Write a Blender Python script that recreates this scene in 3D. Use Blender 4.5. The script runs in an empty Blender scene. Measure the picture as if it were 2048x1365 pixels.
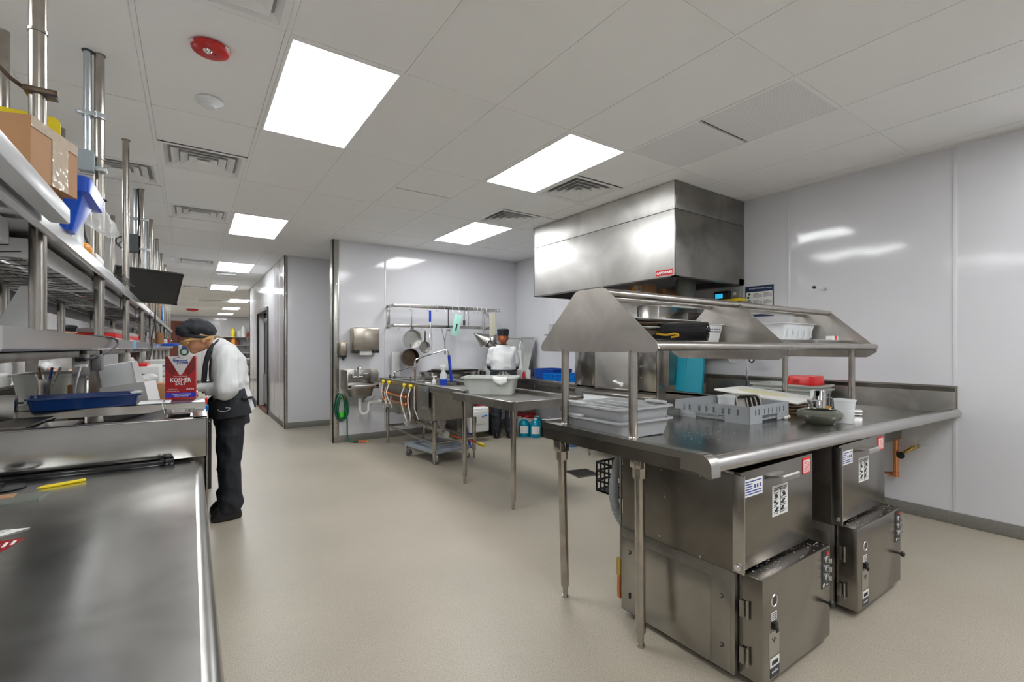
import bpy, bmesh, math, random
from mathutils import Vector, Matrix, noise
random.seed(7)
PI = math.pi
S = bpy.context.scene
C = S.collection

# ---------------------------------------------------------------- camera, world, exposure
F, TH, HY, CAMZ = 938.2, 0.600519, 696.0, 1.345
cd = bpy.data.cameras.new('camera'); cam = bpy.data.objects.new('camera', cd); C.objects.link(cam)
cam.location = (0, 0, CAMZ); cam.rotation_euler = (PI/2, 0, -TH)
cd.sensor_width = 36; cd.lens = 36*F/2048; cd.shift_y = (HY-682.5)/2048; cd.clip_start = 0.02; cd.clip_end = 80
S.camera = cam
W = bpy.data.worlds.new('world'); S.world = W; W.use_nodes = True
W.node_tree.nodes['Background'].inputs[0].default_value = (0.9, 0.93, 1, 1)
W.node_tree.nodes['Background'].inputs[1].default_value = 0.4
S.view_settings.view_transform = 'Standard'; S.view_settings.look = 'None'
S.view_settings.exposure = 0.0; S.view_settings.gamma = 1; S.view_settings.use_curve_mapping = False
LAMP = 16.8
CEIL = 2.88
GX, GY, MX, MY = 0.3914, 2.5113, 0.6096, 1.2192

# ---------------------------------------------------------------- helpers
def at(px, py, ax, val):
    """real point seen at a photo position, on the plane axis=val"""
    u = (px-1024)/F; v = (HY-py)/F
    r = (math.cos(TH)*u+math.sin(TH), -math.sin(TH)*u+math.cos(TH), v)
    o = (0, 0, CAMZ); t = (val-o[ax])/r[ax]
    return Vector((o[0]+t*r[0], o[1]+t*r[1], o[2]+t*r[2]))

BASE = {}
def thing(name, label, cat, loc=(0, 0, 0), rz=0, group=None):
    o = bpy.data.objects.new(name, None); C.objects.link(o); o.empty_display_size = .05
    o.location = loc; o.rotation_euler = (0, 0, rz); o['label'] = label; o['category'] = cat
    if group: o['group'] = group
    BASE[o.name] = Vector(loc) if rz == 0 else Vector((0, 0, 0))
    return o
def tag(o, label, cat, group=None):
    o['label'] = label; o['category'] = cat
    if group: o['group'] = group
    return o
def kids(o): return list(o.children)
def dup(o, loc=None, rz=None, label=None, parent=None):
    c = o.copy(); C.objects.link(c); BASE[c.name] = Vector((0, 0, 0))
    if parent is not None: c.parent = parent
    for k in kids(o): dup(k, parent=c)
    if loc is not None: c.location = loc
    if rz is not None: c.rotation_euler = (0, 0, rz)
    if label: c['label'] = label
    return c

class MB:
    def __init__(s, T=None): s.v = []; s.f = []; s.T = T; s.mi = []; s.cur = 0
    def add(s, vs, fs):
        n = len(s.v)
        for p in vs:
            p = Vector(p); s.v.append(s.T @ p if s.T else p)
        for f in fs: s.f.append([i+n for i in f]); s.mi.append(s.cur)
        return s
    def box(s, x0, x1, y0, y1, z0, z1, bv=0, seg=2):
        if x0 > x1: x0, x1 = x1, x0
        if y0 > y1: y0, y1 = y1, y0
        if z0 > z1: z0, z1 = z1, z0
        vs = [(x0,y0,z0),(x1,y0,z0),(x1,y1,z0),(x0,y1,z0),(x0,y0,z1),(x1,y0,z1),(x1,y1,z1),(x0,y1,z1)]
        fs = [(0,3,2,1),(4,5,6,7),(0,1,5,4),(1,2,6,5),(2,3,7,6),(3,0,4,7)]
        if not bv: return s.add(vs, fs)
        bm = bmesh.new(); b = [bm.verts.new(v) for v in vs]
        for f in fs: bm.faces.new([b[i] for i in f])
        bmesh.ops.bevel(bm, geom=bm.edges[:], offset=bv, segments=seg, profile=.5, affect='EDGES')
        bm.verts.index_update()
        s.add([v.co.copy() for v in bm.verts], [[v.index for v in f.verts] for f in bm.faces]); bm.free(); return s
    def hull(s, bot, top):
        n = len(bot)
        fs = [list(range(n))[::-1], list(range(n, 2*n))]+[(i, (i+1) % n, n+(i+1) % n, n+i) for i in range(n)]
        return s.add(list(bot)+list(top), fs)
    def prism(s, poly, ax, a, b):
        """poly: 2-D outline in the two other axes, extruded along ax from a to b"""
        def P(p, t):
            return (t, p[0], p[1]) if ax == 0 else ((p[0], t, p[1]) if ax == 1 else (p[0], p[1], t))
        return s.hull([P(p, a) for p in poly], [P(p, b) for p in poly])
    def loft(s, rings, cap=True, closed=False):
        n = len(rings[0]); vs = [p for r in rings for p in r]; fs = []
        m = len(rings)
        for k in range(m if closed else m-1):
            k2 = (k+1) % m
            for i in range(n): fs.append((k*n+i, k*n+(i+1) % n, k2*n+(i+1) % n, k2*n+i))
        if cap and not closed: fs.append(list(range(n))[::-1]); fs.append([(m-1)*n+i for i in range(n)])
        return s.add(vs, fs)
    def tube(s, pts, r, n=10, closed=False, r2=None):
        pts = [Vector(p) for p in pts]; m = len(pts); rings = []
        up = None
        for i, p in enumerate(pts):
            if closed: d = pts[(i+1) % m]-pts[i-1]
            else: d = pts[min(i+1, m-1)]-pts[max(i-1, 0)]
            if d.length < 1e-9: d = Vector((0, 0, 1))
            d.normalize()
            if up is None:
                up = d.orthogonal().normalized()
            else:
                up = up-d*up.dot(d)
                if up.length < 1e-6: up = d.orthogonal()
                up.normalize()
            w = d.cross(up); rr = r if r2 is None else r+(r2-r)*i/(m-1)
            # widen at bends so the tube keeps its width
            if 0 < i < m-1:
                a = (pts[i]-pts[i-1]).normalized(); b = (pts[i+1]-pts[i]).normalized()
                c = max(.5, math.sqrt(max(0, (1+a.dot(b))/2)))
            rings.append([p+(up*math.cos(t)+w*math.sin(t))*rr for t in [2*PI*k/n for k in range(n)]])
        return s.loft(rings, not closed, closed)
    def cyl(s, a, b, r, n=16, r2=None): return s.tube([a, b], r, n, r2=r2)
    def lathe(s, prof, c=(0, 0, 0), n=24, ax=2, sx=1, sy=1):
        def P(r, z, t):
            x = r*math.cos(t)*sx; y = r*math.sin(t)*sy
            if ax == 2: q = (x, y, z)
            elif ax == 1: q = (x, z, y)
            else: q = (z, x, y)
            return (c[0]+q[0], c[1]+q[1], c[2]+q[2])
        rings = [[P(max(r, 1e-5), z, 2*PI*k/n) for k in range(n)] for r, z in prof]
        return s.loft(rings, True)
    def ball(s, c, r, n=12, m=8):
        rx, ry, rz = (r, r, r) if not hasattr(r, '__len__') else r
        rings = [[(c[0]+rx*math.sin(PI*j/m)*math.cos(2*PI*i/n), c[1]+ry*math.sin(PI*j/m)*math.sin(2*PI*i/n), c[2]-rz*math.cos(PI*j/m)) for i in range(n)] for j in range(1, m)]
        return s.loft(rings, True)
    def torus(s, c, R, r, ax=2, n=24, m=8, a0=0, a1=2*PI):
        pts = []
        full = abs(a1-a0-2*PI) < 1e-6
        k = n if full else n+1
        for i in range(k):
            t = a0+(a1-a0)*i/n; x = R*math.cos(t); y = R*math.sin(t)
            pts.append((c[0]+x, c[1]+y, c[2]) if ax == 2 else ((c[0]+x, c[1], c[2]+y) if ax == 1 else (c[0], c[1]+x, c[2]+y)))
        return s.tube(pts, r, m, closed=full)
    def build(s, name, mat, parent=None, label=None, kind=None, smooth=35, loc=None, mods=None):
        me = bpy.data.meshes.new(name)
        base = BASE.get(parent.name, Vector((0, 0, 0))) if parent is not None else Vector((0, 0, 0))
        if parent is None and loc is not None: base = Vector(loc)
        me.from_pydata([v-base for v in s.v], [], s.f)
        mats = mat if isinstance(mat, (list, tuple)) else [mat]
        for m in mats: me.materials.append(m)
        if len(mats) > 1: me.polygons.foreach_set('material_index', s.mi)
        bm = bmesh.new(); bm.from_mesh(me); bmesh.ops.recalc_face_normals(bm, faces=bm.faces[:]); bm.to_mesh(me); bm.free()
        if smooth:
            me.shade_smooth(); me.set_sharp_from_angle(angle=math.radians(smooth))
        o = bpy.data.objects.new(name, me); C.objects.link(o)
        if parent is not None:
            o.parent = parent; BASE[o.name] = base
        else:
            o.location = base; BASE[o.name] = base
        if label: o['label'] = label
        if kind: o['kind'] = kind
        return o
def bx(name, mat, parent, x0, x1, y0, y1, z0, z1, bv=0, **k):
    return MB().box(x0, x1, y0, y1, z0, z1, bv).build(name, mat, parent, **k)
def TR(loc=(0, 0, 0), rz=0, rx=0, ry=0):
    return Matrix.Translation(loc) @ Matrix.Rotation(rz, 4, 'Z') @ Matrix.Rotation(ry, 4, 'Y') @ Matrix.Rotation(rx, 4, 'X')
def arc(c, r, a0, a1, n, f):  # f maps (x,y)->3D
    return [f(c[0]+r*math.cos(a0+(a1-a0)*i/n), c[1]+r*math.sin(a0+(a1-a0)*i/n)) for i in range(n+1)]
def smoothp(pts, k=6):
    """catmull-rom through points"""
    P = [Vector(p) for p in pts]; out = []
    for i in range(len(P)-1):
        a = P[max(i-1, 0)]; b = P[i]; c = P[i+1]; d = P[min(i+2, len(P)-1)]
        for j in range(k):
            t = j/k
            out.append(.5*((2*b)+(c-a)*t+(2*a-5*b+4*c-d)*t*t+(3*b-a-3*c+d)*t**3))
    out.append(P[-1]); return out
def rrect(x0, x1, y0, y1, r, n=4):
    o = []
    for cx, cy, a in ((x1-r, y1-r, 0), (x0+r, y1-r, PI/2), (x0+r, y0+r, PI), (x1-r, y0+r, 1.5*PI)):
        for i in range(n+1): o.append((cx+r*math.cos(a+PI/2*i/n), cy+r*math.sin(a+PI/2*i/n)))
    return o
def tray(s, x0, x1, y0, y1, z0, z1, t=.004, taper=.0, r=.02, lip=0, n=3, lipd=.004):
    """an open container: outer wall up, rim, inner wall down"""
    if x0 > x1: x0, x1 = x1, x0
    if y0 > y1: y0, y1 = y1, y0
    R = []
    def ring(d, z): return [(p[0], p[1], z) for p in rrect(x0+d, x1-d, y0+d, y1-d, max(r-d*.5, .002), n)]
    R.append(ring(taper, z0)); R.append(ring(0, z1-lipd))
    if lip: R.append(ring(-lip, z1-lipd))
    if lip: R.append(ring(-lip, z1))
    R.append(ring(t, z1)); R.append(ring(taper+t, z0+t))
    s.loft(R, True); return s
def text(body, size, M, mat, parent, name='lettering', ext=.0004, align='CENTER', label=None, sx=1, bold=0):
    cu = bpy.data.curves.new(name, 'FONT'); cu.body = body; cu.size = size; cu.extrude = ext; cu.align_x = align; cu.align_y = 'CENTER'
    cu.resolution_u = 2; cu.offset = bold
    cu.materials.append(mat)
    tmp = bpy.data.objects.new(name+'_curve', cu); C.objects.link(tmp); bpy.context.view_layer.update()
    me = bpy.data.meshes.new_from_object(tmp.evaluated_get(bpy.context.evaluated_depsgraph_get()))
    bpy.data.objects.remove(tmp); me.name = name
    o = bpy.data.objects.new(name, me); C.objects.link(o); o.parent = parent; o['kind'] = 'stuff'
    b = BASE.get(parent.name, Vector((0, 0, 0)))
    o.matrix_local = Matrix.Translation(-b) @ M @ Matrix.Diagonal((sx, 1, 1, 1)); BASE[o.name] = b
    if label: o['label'] = label
    return o
def face_mx(x, y, z, rz=PI*1.5):   # text plane facing -X
    return Matrix.Translation((x, y, z)) @ Matrix.Rotation(rz, 4, 'Z') @ Matrix.Rotation(PI/2, 4, 'X')
def face_my(x, y, z): return Matrix.Translation((x, y, z)) @ Matrix.Rotation(PI/2, 4, 'X')

# ---------------------------------------------------------------- materials
MATS = {}
def srgb(c):
    if isinstance(c, str):
        c = [int(c[i:i+2], 16)/255 for i in (0, 2, 4)]
        c = [x/12.92 if x <= .04045 else ((x+.055)/1.055)**2.4 for x in c]
    return (*c, 1)
def mat(name, col, rough=.5, metal=0, emit=None, strength=0, trans=0, alpha=1, coat=0, bump=0, bscale=20, var=0, vscale=4, rvar=0, ior=None, stretch=None, spec=None, sheen=0):
    if metal:      # keep the gloss wholly on one side of the denoiser's roughness threshold (.274)
        if rough > .27: rvar = min(rvar, .035); rough = max(rough, .282+rvar)
        else: rvar = min(rvar, .265-rough) if rough < .265 else 0
    m = bpy.data.materials.new(name); m.use_nodes = True; nt = m.node_tree; N = nt.nodes; b = N['Principled BSDF']
    c = srgb(col); b.inputs['Base Color'].default_value = c
    b.inputs['Roughness'].default_value = rough; b.inputs['Metallic'].default_value = metal
    if trans: b.inputs['Transmission Weight'].default_value = trans
    if alpha < 1: b.inputs['Alpha'].default_value = alpha
    if coat: b.inputs['Coat Weight'].default_value = coat; b.inputs['Coat Roughness'].default_value = .05
    if ior: b.inputs['IOR'].default_value = ior
    if spec is not None: b.inputs['Specular IOR Level'].default_value = spec
    if emit: b.inputs['Emission Color'].default_value = srgb(emit); b.inputs['Emission Strength'].default_value = strength
    if var or rvar or bump:
        tc = N.new('ShaderNodeTexCoord'); mp = N.new('ShaderNodeMapping'); nt.links.new(tc.outputs['Object'], mp.inputs[0])
        if stretch: mp.inputs['Scale'].default_value = stretch
    if var or rvar:
        n = N.new('ShaderNodeTexNoise'); n.inputs['Scale'].default_value = vscale; n.inputs['Detail'].default_value = 3.5; n.inputs['Roughness'].default_value = .5; n.inputs['Distortion'].default_value = .9 if metal else 0
        nt.links.new(mp.outputs[0], n.inputs[0])
        if var:
            r = N.new('ShaderNodeMapRange'); r.inputs[1].default_value = .2; r.inputs[2].default_value = .8
            r.inputs[3].default_value = 1-var; r.inputs[4].default_value = 1+var
            mx = N.new('ShaderNodeVectorMath'); mx.operation = 'SCALE'; mx.inputs[0].default_value = c[:3]
            nt.links.new(n.outputs[0], r.inputs[0]); nt.links.new(r.outputs[0], mx.inputs['Scale']); nt.links.new(mx.outputs[0], b.inputs['Base Color'])
        if rvar:
            r = N.new('ShaderNodeMapRange'); r.inputs[1].default_value = .2; r.inputs[2].default_value = .8
            r.inputs[3].default_value = max(.02, rough-rvar); r.inputs[4].default_value = rough+rvar
            nt.links.new(n.outputs[0], r.inputs[0]); nt.links.new(r.outputs[0], b.inputs['Roughness'])
    if bump:
        n2 = N.new('ShaderNodeTexNoise'); n2.inputs['Scale'].default_value = bscale; n2.inputs['Detail'].default_value = 1
        nt.links.new(mp.outputs[0], n2.inputs[0])
        bp = N.new('ShaderNodeBump'); bp.inputs['Strength'].default_value = bump; bp.inputs['Distance'].default_value = .01
        nt.links.new(n2.outputs[0], bp.inputs['Height']); nt.links.new(bp.outputs[0], b.inputs['Normal'])
    MATS[name] = m; return m
steel = mat('brushed_steel', (.50, .485, .46), .25, 1, var=.13, rvar=.09, vscale=3.5, bump=.03, bscale=2.5)
steel_w = mat('worn_steel', (.36, .345, .32), .33, 1, var=.25, rvar=.10, vscale=5, bump=.03, bscale=3)
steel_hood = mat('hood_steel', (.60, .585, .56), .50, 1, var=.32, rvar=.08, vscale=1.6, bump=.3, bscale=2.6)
gable_m = mat('gable_steel', (.56, .53, .49), .33, 1, var=.22, rvar=.05, vscale=5)
steel_d = mat('dark_steel', (.20, .185, .165), .34, 1, var=.25, rvar=.1, vscale=4)
tube_m = mat('tube_steel', (.45, .42, .38), .22, 1, var=.2, vscale=9)
chrome = mat('chrome', (.75, .75, .76), .08, 1)
galv = mat('galvanised', (.60, .66, .70), .35, 1, var=.1, vscale=20)
alum = mat('aluminium', (.68, .68, .67), .32, 1, var=.1)
copper = mat('copper', (.80, .33, .15), .22, 1)
brass = mat('brass', (.72, .52, .16), .25, 1)
pot_dark = mat('dark_pan', (.16, .12, .09), .4, 1, var=.3, vscale=20)
wall_m = mat('wall_panel', (.71, .71, .74), .09, 0, bump=.35, bscale=2.2, rvar=.03, vscale=3)
joint_m = mat('panel_joint', (.73, .73, .76), .25)
tile_m = mat('ceiling_tile', (.95, .95, .94), .8, 0, var=.02)
perf_m = mat('perforated_tile', (.92, .92, .91), .8)
tbar_m = mat('grid_bar', (.94, .94, .93), .5)
gap_m = mat('ceiling_void', (.08, .08, .08), .9)
grille_m = mat('diffuser_white', (.92, .92, .91), .5)
duct_m = mat('duct_shadow_grey', (.42, .42, .42), .8)  # grey that stands for the shade inside the vents
cove_m = mat('cove_base', (.20, .19, .17), .5, var=.15, vscale=60)
white = mat('white_plastic', (.72, .72, .70), .4)
white_g = mat('white_gloss', (.75, .77, .78), .2)
paper = mat('paper', (.78, .78, .76), .8)
black = mat('black_plastic', (.012, .012, .012), .35)
blackg = mat('black_gloss', (.01, .01, .012), .12)
rubber = mat('rubber', (.02, .02, .02), .6)
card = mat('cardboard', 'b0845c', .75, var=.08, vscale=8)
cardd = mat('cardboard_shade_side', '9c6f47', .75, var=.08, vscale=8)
tape_m = mat('packing_tape', 'c8b8a4', .12, bump=.5, bscale=30)
blue = mat('blue_plastic', (.006, .09, .62), .28)
navy = mat('navy_tray', (.004, .035, .16), .25)
bluew = mat('rack_blue', (.0, .18, .62), .35)
yellow = mat('yellow_plastic', (.80, .62, .0), .4)
yel2 = mat('yellow_label', (.85, .65, .02), .5)
red = mat('red_plastic', (.75, .01, .008), .3)
reddk = mat('dark_red', (.30, .01, .012), .4)
teal = mat('teal_plastic', (.0, .23, .32), .4)
tealliq = mat('teal_liquid_bottle', (.0, .22, .33), .15)
redliq = mat('dark_red_bottle', (.12, .005, .02), .2)
bluepipe = mat('blue_vinyl', (.005, .045, .45), .35)
pvc = mat('white_pvc', (.75, .74, .72), .35)
pvcg = mat('grey_pvc', (.45, .42, .37), .45, var=.1)
braid = mat('braided_hose', (.62, .60, .56), .35, .6)
greenh = mat('green_hose', (.01, .14, .07), .35)
greenb = mat('bright_green', (.06, .55, .02), .4)
orange = mat('orange_plastic', (.85, .12, .01), .4)
tubgrey = mat('bus_tub_grey', (.46, .48, .45), .35)
rackgrey = mat('rack_grey', (.33, .35, .37), .45)
traygrey = mat('tray_grey', (.40, .41, .42), .4)
lidgrey = mat('light_grey_plastic', (.50, .51, .52), .35)
board = mat('cutting_board', (.72, .72, .68), .5, var=.05, vscale=2)
stain = mat('stained_board', (.70, .66, .40), .5)
mint = mat('mint_plastic', (.40, .72, .60), .4)
ceram = mat('olive_ceramic', (.10, .105, .08), .22, coat=.4)
cloth = mat('white_cloth', (.68, .68, .67), .85)
jack = mat('white_jacket', (.62, .63, .63), .85, bump=.4, bscale=9)
blk_cloth = mat('black_cloth', (.016, .018, .023), .75, bump=.4, bscale=10)
denim = mat('black_trousers', (.014, .017, .024), .62, bump=.6, bscale=9)
skin = mat('skin', 'd69a76', .5)
skin2 = mat('skin_dark', '9c6646', .5)
blonde = mat('blonde_hair', 'caa268', .5, bump=.9, bscale=30, stretch=(1, 8, 8), var=.25, vscale=12)
auburn = mat('auburn_hair', '8a4a22', .5, bump=.9, bscale=40, var=.5, vscale=40)
glove = mat('clear_glove', (.70, .70, .68), .3)
boxwhite = mat('carton_white', (.62, .62, .61), .6)
boxgrey = mat('carton_grey', (.42, .43, .43), .7)
ink = mat('black_ink', (.02, .02, .02), .7)
inkg = mat('grey_ink', (.12, .13, .16), .7)
blueink = mat('blue_ink', (.02, .05, .30), .7)
whiteink = mat('white_ink', (.85, .85, .85), .6)
saltred = mat('salt_red', (.42, .006, .01), .3)
saltdk = mat('salt_dark_red', (.20, .005, .008), .3)
saltblue = mat('salt_blue', (.02, .02, .50), .3)
navyp = mat('poster_navy', (.008, .03, .10), .4)
cyan_e = mat('cyan_screen', (.02, .3, .5), .3, emit=(.03, .45, .75), strength=.9)
lamp_m = mat('light_diffuser', (.9, .9, .9), .5, emit=(.965, .985, 1), strength=LAMP)
screen = mat('dark_screen', (.022, .023, .024), .22)
clear = mat('clear_plastic', (.9, .92, .92), .08, trans=1, ior=1.15)
frost = mat('frosted_plastic', (.82, .84, .84), .25, alpha=.55)
vinyl = mat('plastic_bag', (.85, .87, .88), .2, alpha=.45, bump=.8, bscale=30)
wirem = mat('dark_wire', (.05, .05, .05), .4, .7)
bronze = mat('bronze_hood', (.30, .22, .11), .35, 1, var=.15)
bagm = mat('black_bag_film', (.014, .014, .017), .15, bump=.12, bscale=16)
amber = mat('amber', (.75, .30, .03), .4)
brick = mat('brown_wood', '6a3826', .6, var=.3, vscale=6)
glassc = mat('green_glass_board', (.16, .18, .15), .08, coat=.5)
floor_m = mat('epoxy_floor', (.375, .335, .268), .30, 0)
def floor_nodes():
    nt = floor_m.node_tree; N = nt.nodes; L = nt.links; b = N['Principled BSDF']
    tc = N.new('ShaderNodeTexCoord')
    a = N.new('ShaderNodeTexNoise'); a.inputs['Scale'].default_value = 260; a.inputs['Detail'].default_value = 2; L.new(tc.outputs['Object'], a.inputs[0])
    c = N.new('ShaderNodeTexNoise'); c.inputs['Scale'].default_value = 1.1; c.inputs['Detail'].default_value = 5; L.new(tc.outputs['Object'], c.inputs[0])
    r = N.new('ShaderNodeMapRange'); r.inputs[1].default_value = .35; r.inputs[2].default_value = .65; r.inputs[3].default_value = .72; r.inputs[4].default_value = 1.28; L.new(a.outputs[0], r.inputs[0])
    r2 = N.new('ShaderNodeMapRange'); r2.inputs[1].default_value = .3; r2.inputs[2].default_value = .7; r2.inputs[3].default_value = .90; r2.inputs[4].default_value = 1.1; L.new(c.outputs[0], r2.inputs[0])
    m = N.new('ShaderNodeMath'); m.operation = 'MULTIPLY'; L.new(r.outputs[0], m.inputs[0]); L.new(r2.outputs[0], m.inputs[1])
    v = N.new('ShaderNodeVectorMath'); v.operation = 'SCALE'; v.inputs[0].default_value = b.inputs['Base Color'].default_value[:3]
    L.new(m.outputs[0], v.inputs['Scale']); L.new(v.outputs[0], b.inputs['Base Color'])
    r3 = N.new('ShaderNodeMapRange'); r3.inputs[3].default_value = .3; r3.inputs[4].default_value = .5; L.new(c.outputs[0], r3.inputs[0]); L.new(r3.outputs[0], b.inputs['Roughness'])
    bp = N.new('ShaderNodeBump'); bp.inputs['Strength'].default_value = .06; bp.inputs['Distance'].default_value = .001; L.new(a.outputs[0], bp.inputs['Height']); L.new(bp.outputs[0], b.inputs['Normal'])
floor_nodes()
def perf_nodes():
    nt = perf_m.node_tree; N = nt.nodes; L = nt.links; b = N['Principled BSDF']
    tc = N.new('ShaderNodeTexCoord'); v = N.new('ShaderNodeTexVoronoi'); v.inputs['Scale'].default_value = 90; v.inputs['Randomness'].default_value = 0
    L.new(tc.outputs['Object'], v.inputs[0]); r = N.new('ShaderNodeMapRange'); r.inputs[1].default_value = .28; r.inputs[2].default_value = .34; r.inputs[3].default_value = .62; r.inputs[4].default_value = .93
    L.new(v.outputs['Distance'], r.inputs[0]); cb = N.new('ShaderNodeCombineColor')
    for i in range(3): L.new(r.outputs[0], cb.inputs[i])
    L.new(cb.outputs[0], b.inputs['Base Color'])
perf_nodes()

# ---------------------------------------------------------------- the room shell
def struct(o): o['kind'] = 'structure'; return o
XL, XR, YB, YS, YA, YF = -3.6, 4.8, -3.6, 6.88, 8.55, 27.2
XE = 6.2
floor = struct(MB().box(XL-.2, XE+.2, YB-.2, YF+.2, -.1, 0).build('floor', floor_m, smooth=0))
def root_struct(name):
    o = bpy.data.objects.new(name, None); C.objects.link(o); o['kind'] = 'structure'; BASE[o.name] = Vector((0, 0, 0)); return o
def paneled_wall(name, ax, val, out, a0, a1, seams, z1=CEIL, th=.12, z0=0, zb=.095):
    """wall: backing slab with one glossy sheet per panel and a joint strip between; out = side the sheets face"""
    w = root_struct(name)
    def B(u0, u1, d0, d1, z0, z1, bv=0):
        m = MB()
        if ax == 0: m.box(val+out*d0, val+out*d1, u0, u1, z0, z1, bv)
        else: m.box(u0, u1, val+out*d0, val+out*d1, z0, z1, bv)
        return m
    B(a0, a1, -th, -.004, z0, z1+.03).build('backing', wall_m, w, smooth=0)
    e = [a0]+[q for q in seams if a0 < q < a1]+[a1]
    for i in range(len(e)-1):
        B(e[i]+.004, e[i+1]-.004, -.004, 0, z0+zb, z1).build('wall_sheet', wall_m, w, smooth=0)
    for q in e[1:-1]: B(q-.013, q+.013, -.003, .004, z0+zb, z1, .0015).build('joint_strip', joint_m, w)
    b = MB(); B(a0, a1, 0, .012, 0, zb, .003)
    o = B(a0, a1, 0, .012, 0, zb, .004).build('baseboard_'+name.split('_', 1)[1], cove_m); struct(o)
    return w
def rng(a, b, s):
    o = []
    while a < b: o.append(a); a += s
    return o
paneled_wall('wall_right', 0, XR, -1, YB, YA, rng(1.041-3.6, 9, 1.2))
paneled_wall('wall_sink', 1, YS, -1, 1.66, XR, [2.404, 3.63])
paneled_wall('wall_alcove', 1, YA, -1, 1.29, XR, [2.5, 3.7])
paneled_wall('wall_far', 1, YF, -1, XL, XE, rng(-2.4, 6, 1.2))
paneled_wall('wall_left', 0, XL, 1, YB, YF, rng(-2.4, 27, 1.2))
paneled_wall('wall_near', 1, YB, 1, XL, XR, rng(-2.4, 5, 1.2))
paneled_wall('wall_east', 0, XE, -1, 14.2, YF, rng(15, 27, 1.2))
# corridor wall with the cooler doorway
DY0, DY1, DZ = 10.55, 12.3, 2.13
w = paneled_wall('wall_corridor', 0, 1.29, -1, YA+.006, DY0, [9.15, 9.75])
paneled_wall('wall_corridor_far', 0, 1.29, -1, DY1, 14.2, [13.3])
struct(MB().box(1.29, 1.41, DY0, DY1, DZ, CEIL+.03).build('wall_over_door', wall_m, smooth=0))
struct(MB().box(1.29, XE, 14.08, 14.2, 0, CEIL+.03).build('wall_cooler_back', wall_m, smooth=0))
struct(MB().box(2.6, 2.7, YA, 14.1, 0, CEIL+.03).build('wall_cooler_inner', wall_m, smooth=0))
# sink wall: end face of the thin wall
def guard(name, x0, x1, y0, y1, f):
    g = root_struct(name); MB().box(x0, x1, y0, y1, .0, CEIL-.002, .001).build('guard_strip', steel, g)
    for z in (.25, .75, 1.25, 1.75, 2.25): MB().cyl(f(z), tuple(Vector(f(z))+Vector((0, -.004, 0))), .007, 10).build('screw', chrome, g)
    return g
g = guard('trim_1', 1.645, 1.735, YS-.006, YS-.002, lambda z: (1.70, YS-.006, z))
MB().box(1.643, 1.66, YS-.006, YS+.13, 0, CEIL-.002).build('guard_side', steel, g)
g = guard('trim_2', 1.275, 1.33, YA-.006, YA-.002, lambda z: (1.305, YA-.006, z))
MB().box(1.273, 1.287, YA-.006, YA+.09, 0, CEIL-.002).build('guard_side', steel, g)
# cooler door
d = root_struct('door_1')
MB().box(1.262, 1.30, DY0-.03, DY0+.03, 0, DZ+.03).build('door_frame', black, d, smooth=0)
MB().box(1.262, 1.30, DY1-.03, DY1+.03, 0, DZ+.03).build('door_frame', black, d, smooth=0)
MB().box(1.262, 1.30, DY0, DY1, DZ-.01, DZ+.05).build('door_head', steel_d, d, smooth=0)
MB().box(1.42, 1.47, DY0+.05, DY1, 0.02, DZ-.02, .004).build('door_leaf', mat('cooler_steel', (.15, .115, .095), .30, 1, var=.1), d)
MB().box(1.38, 1.42, 11.1, 12.2, 0.1, .75, .003).build('kick_plate', steel, d)
MB().box(1.36, 1.41, 11.2, 11.9, 1.9, 2.0, .003).build('door_closer', steel, d)
MB().box(1.31, 1.35, DY0+.02, DY0+.42, .02, DZ-.03, .003).build('side_panel', steel, d)
MB().box(1.27, 1.31, DY0+.08, DY0+.14, 1.18, 1.62, .008).build('door_handle', black, d)
MB().box(1.26, 1.60, DY0+.03, DY1-.03, 0.0, .012).build('threshold', brick, d, smooth=0)

# ---------------------------------------------------------------- ceiling: grid bars, tiles, light panels, diffusers
ceil = root_struct('ceiling')
MB().box(XL-.1, XE+.1, YB-.1, YF+.1, CEIL+.05, CEIL+.1).build('deck', gap_m, ceil, smooth=0)
def cellx(i): return GX+i*MX
def celly(j): return GY+j*MY
I0, I1 = -7, 10
J0, J1 = -5, 21
bars = MB()
for i in range(I0, I1+1):
    x = cellx(i)
    if XL < x < XE: bars.box(x-.011, x+.011, YB, YF, CEIL, CEIL+.03)
bars.build('long_grid_bars', tbar_m, ceil, smooth=0, kind='stuff')
bars = MB()
for j in range(J0, J1+1):
    y = celly(j)
    for i in range(I0, I1):
        a, b = max(cellx(i)+.0135, XL), min(cellx(i+1)-.0135, XE)
        if b-a > .02: bars.box(a, b, y-.011, y+.011, CEIL, CEIL+.03)
bars.build('cross_grid_bars', tbar_m, ceil, smooth=0, kind='stuff')
lights = {(0, 0), (3, 0), (4, 2), (0, 3), (0, 6), (0, 9), (1, 12), (1, 15), (1, 18), (3, -3), (0, -3), (6, -3), (-5, 5), (-4, 2), (-4, -1), (-5, 8), (-4, 11), (-4, 14), (-4, 17), (-3, -4), (4, 5), (6, 5), (4, 14), (4, 17)}
half = {(-1, 1): 1, (-2, 2): 0, (-1, 3): 0, (-1, -1): 1, (4, 0): 1, (4, 1): 1, (-1, 6): 0, (-1, 9): 1}
perfs = {(4, -1)}
splits = {(2, 1), (5, 1), (6, 0)}
shared = {}
in_view = {(0, 0), (3, 0), (4, 2), (0, 3), (0, 6), (0, 9), (1, 12), (1, 15), (1, 18), (-5, 5), (-4, 2)}
used_unseen = []
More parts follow.
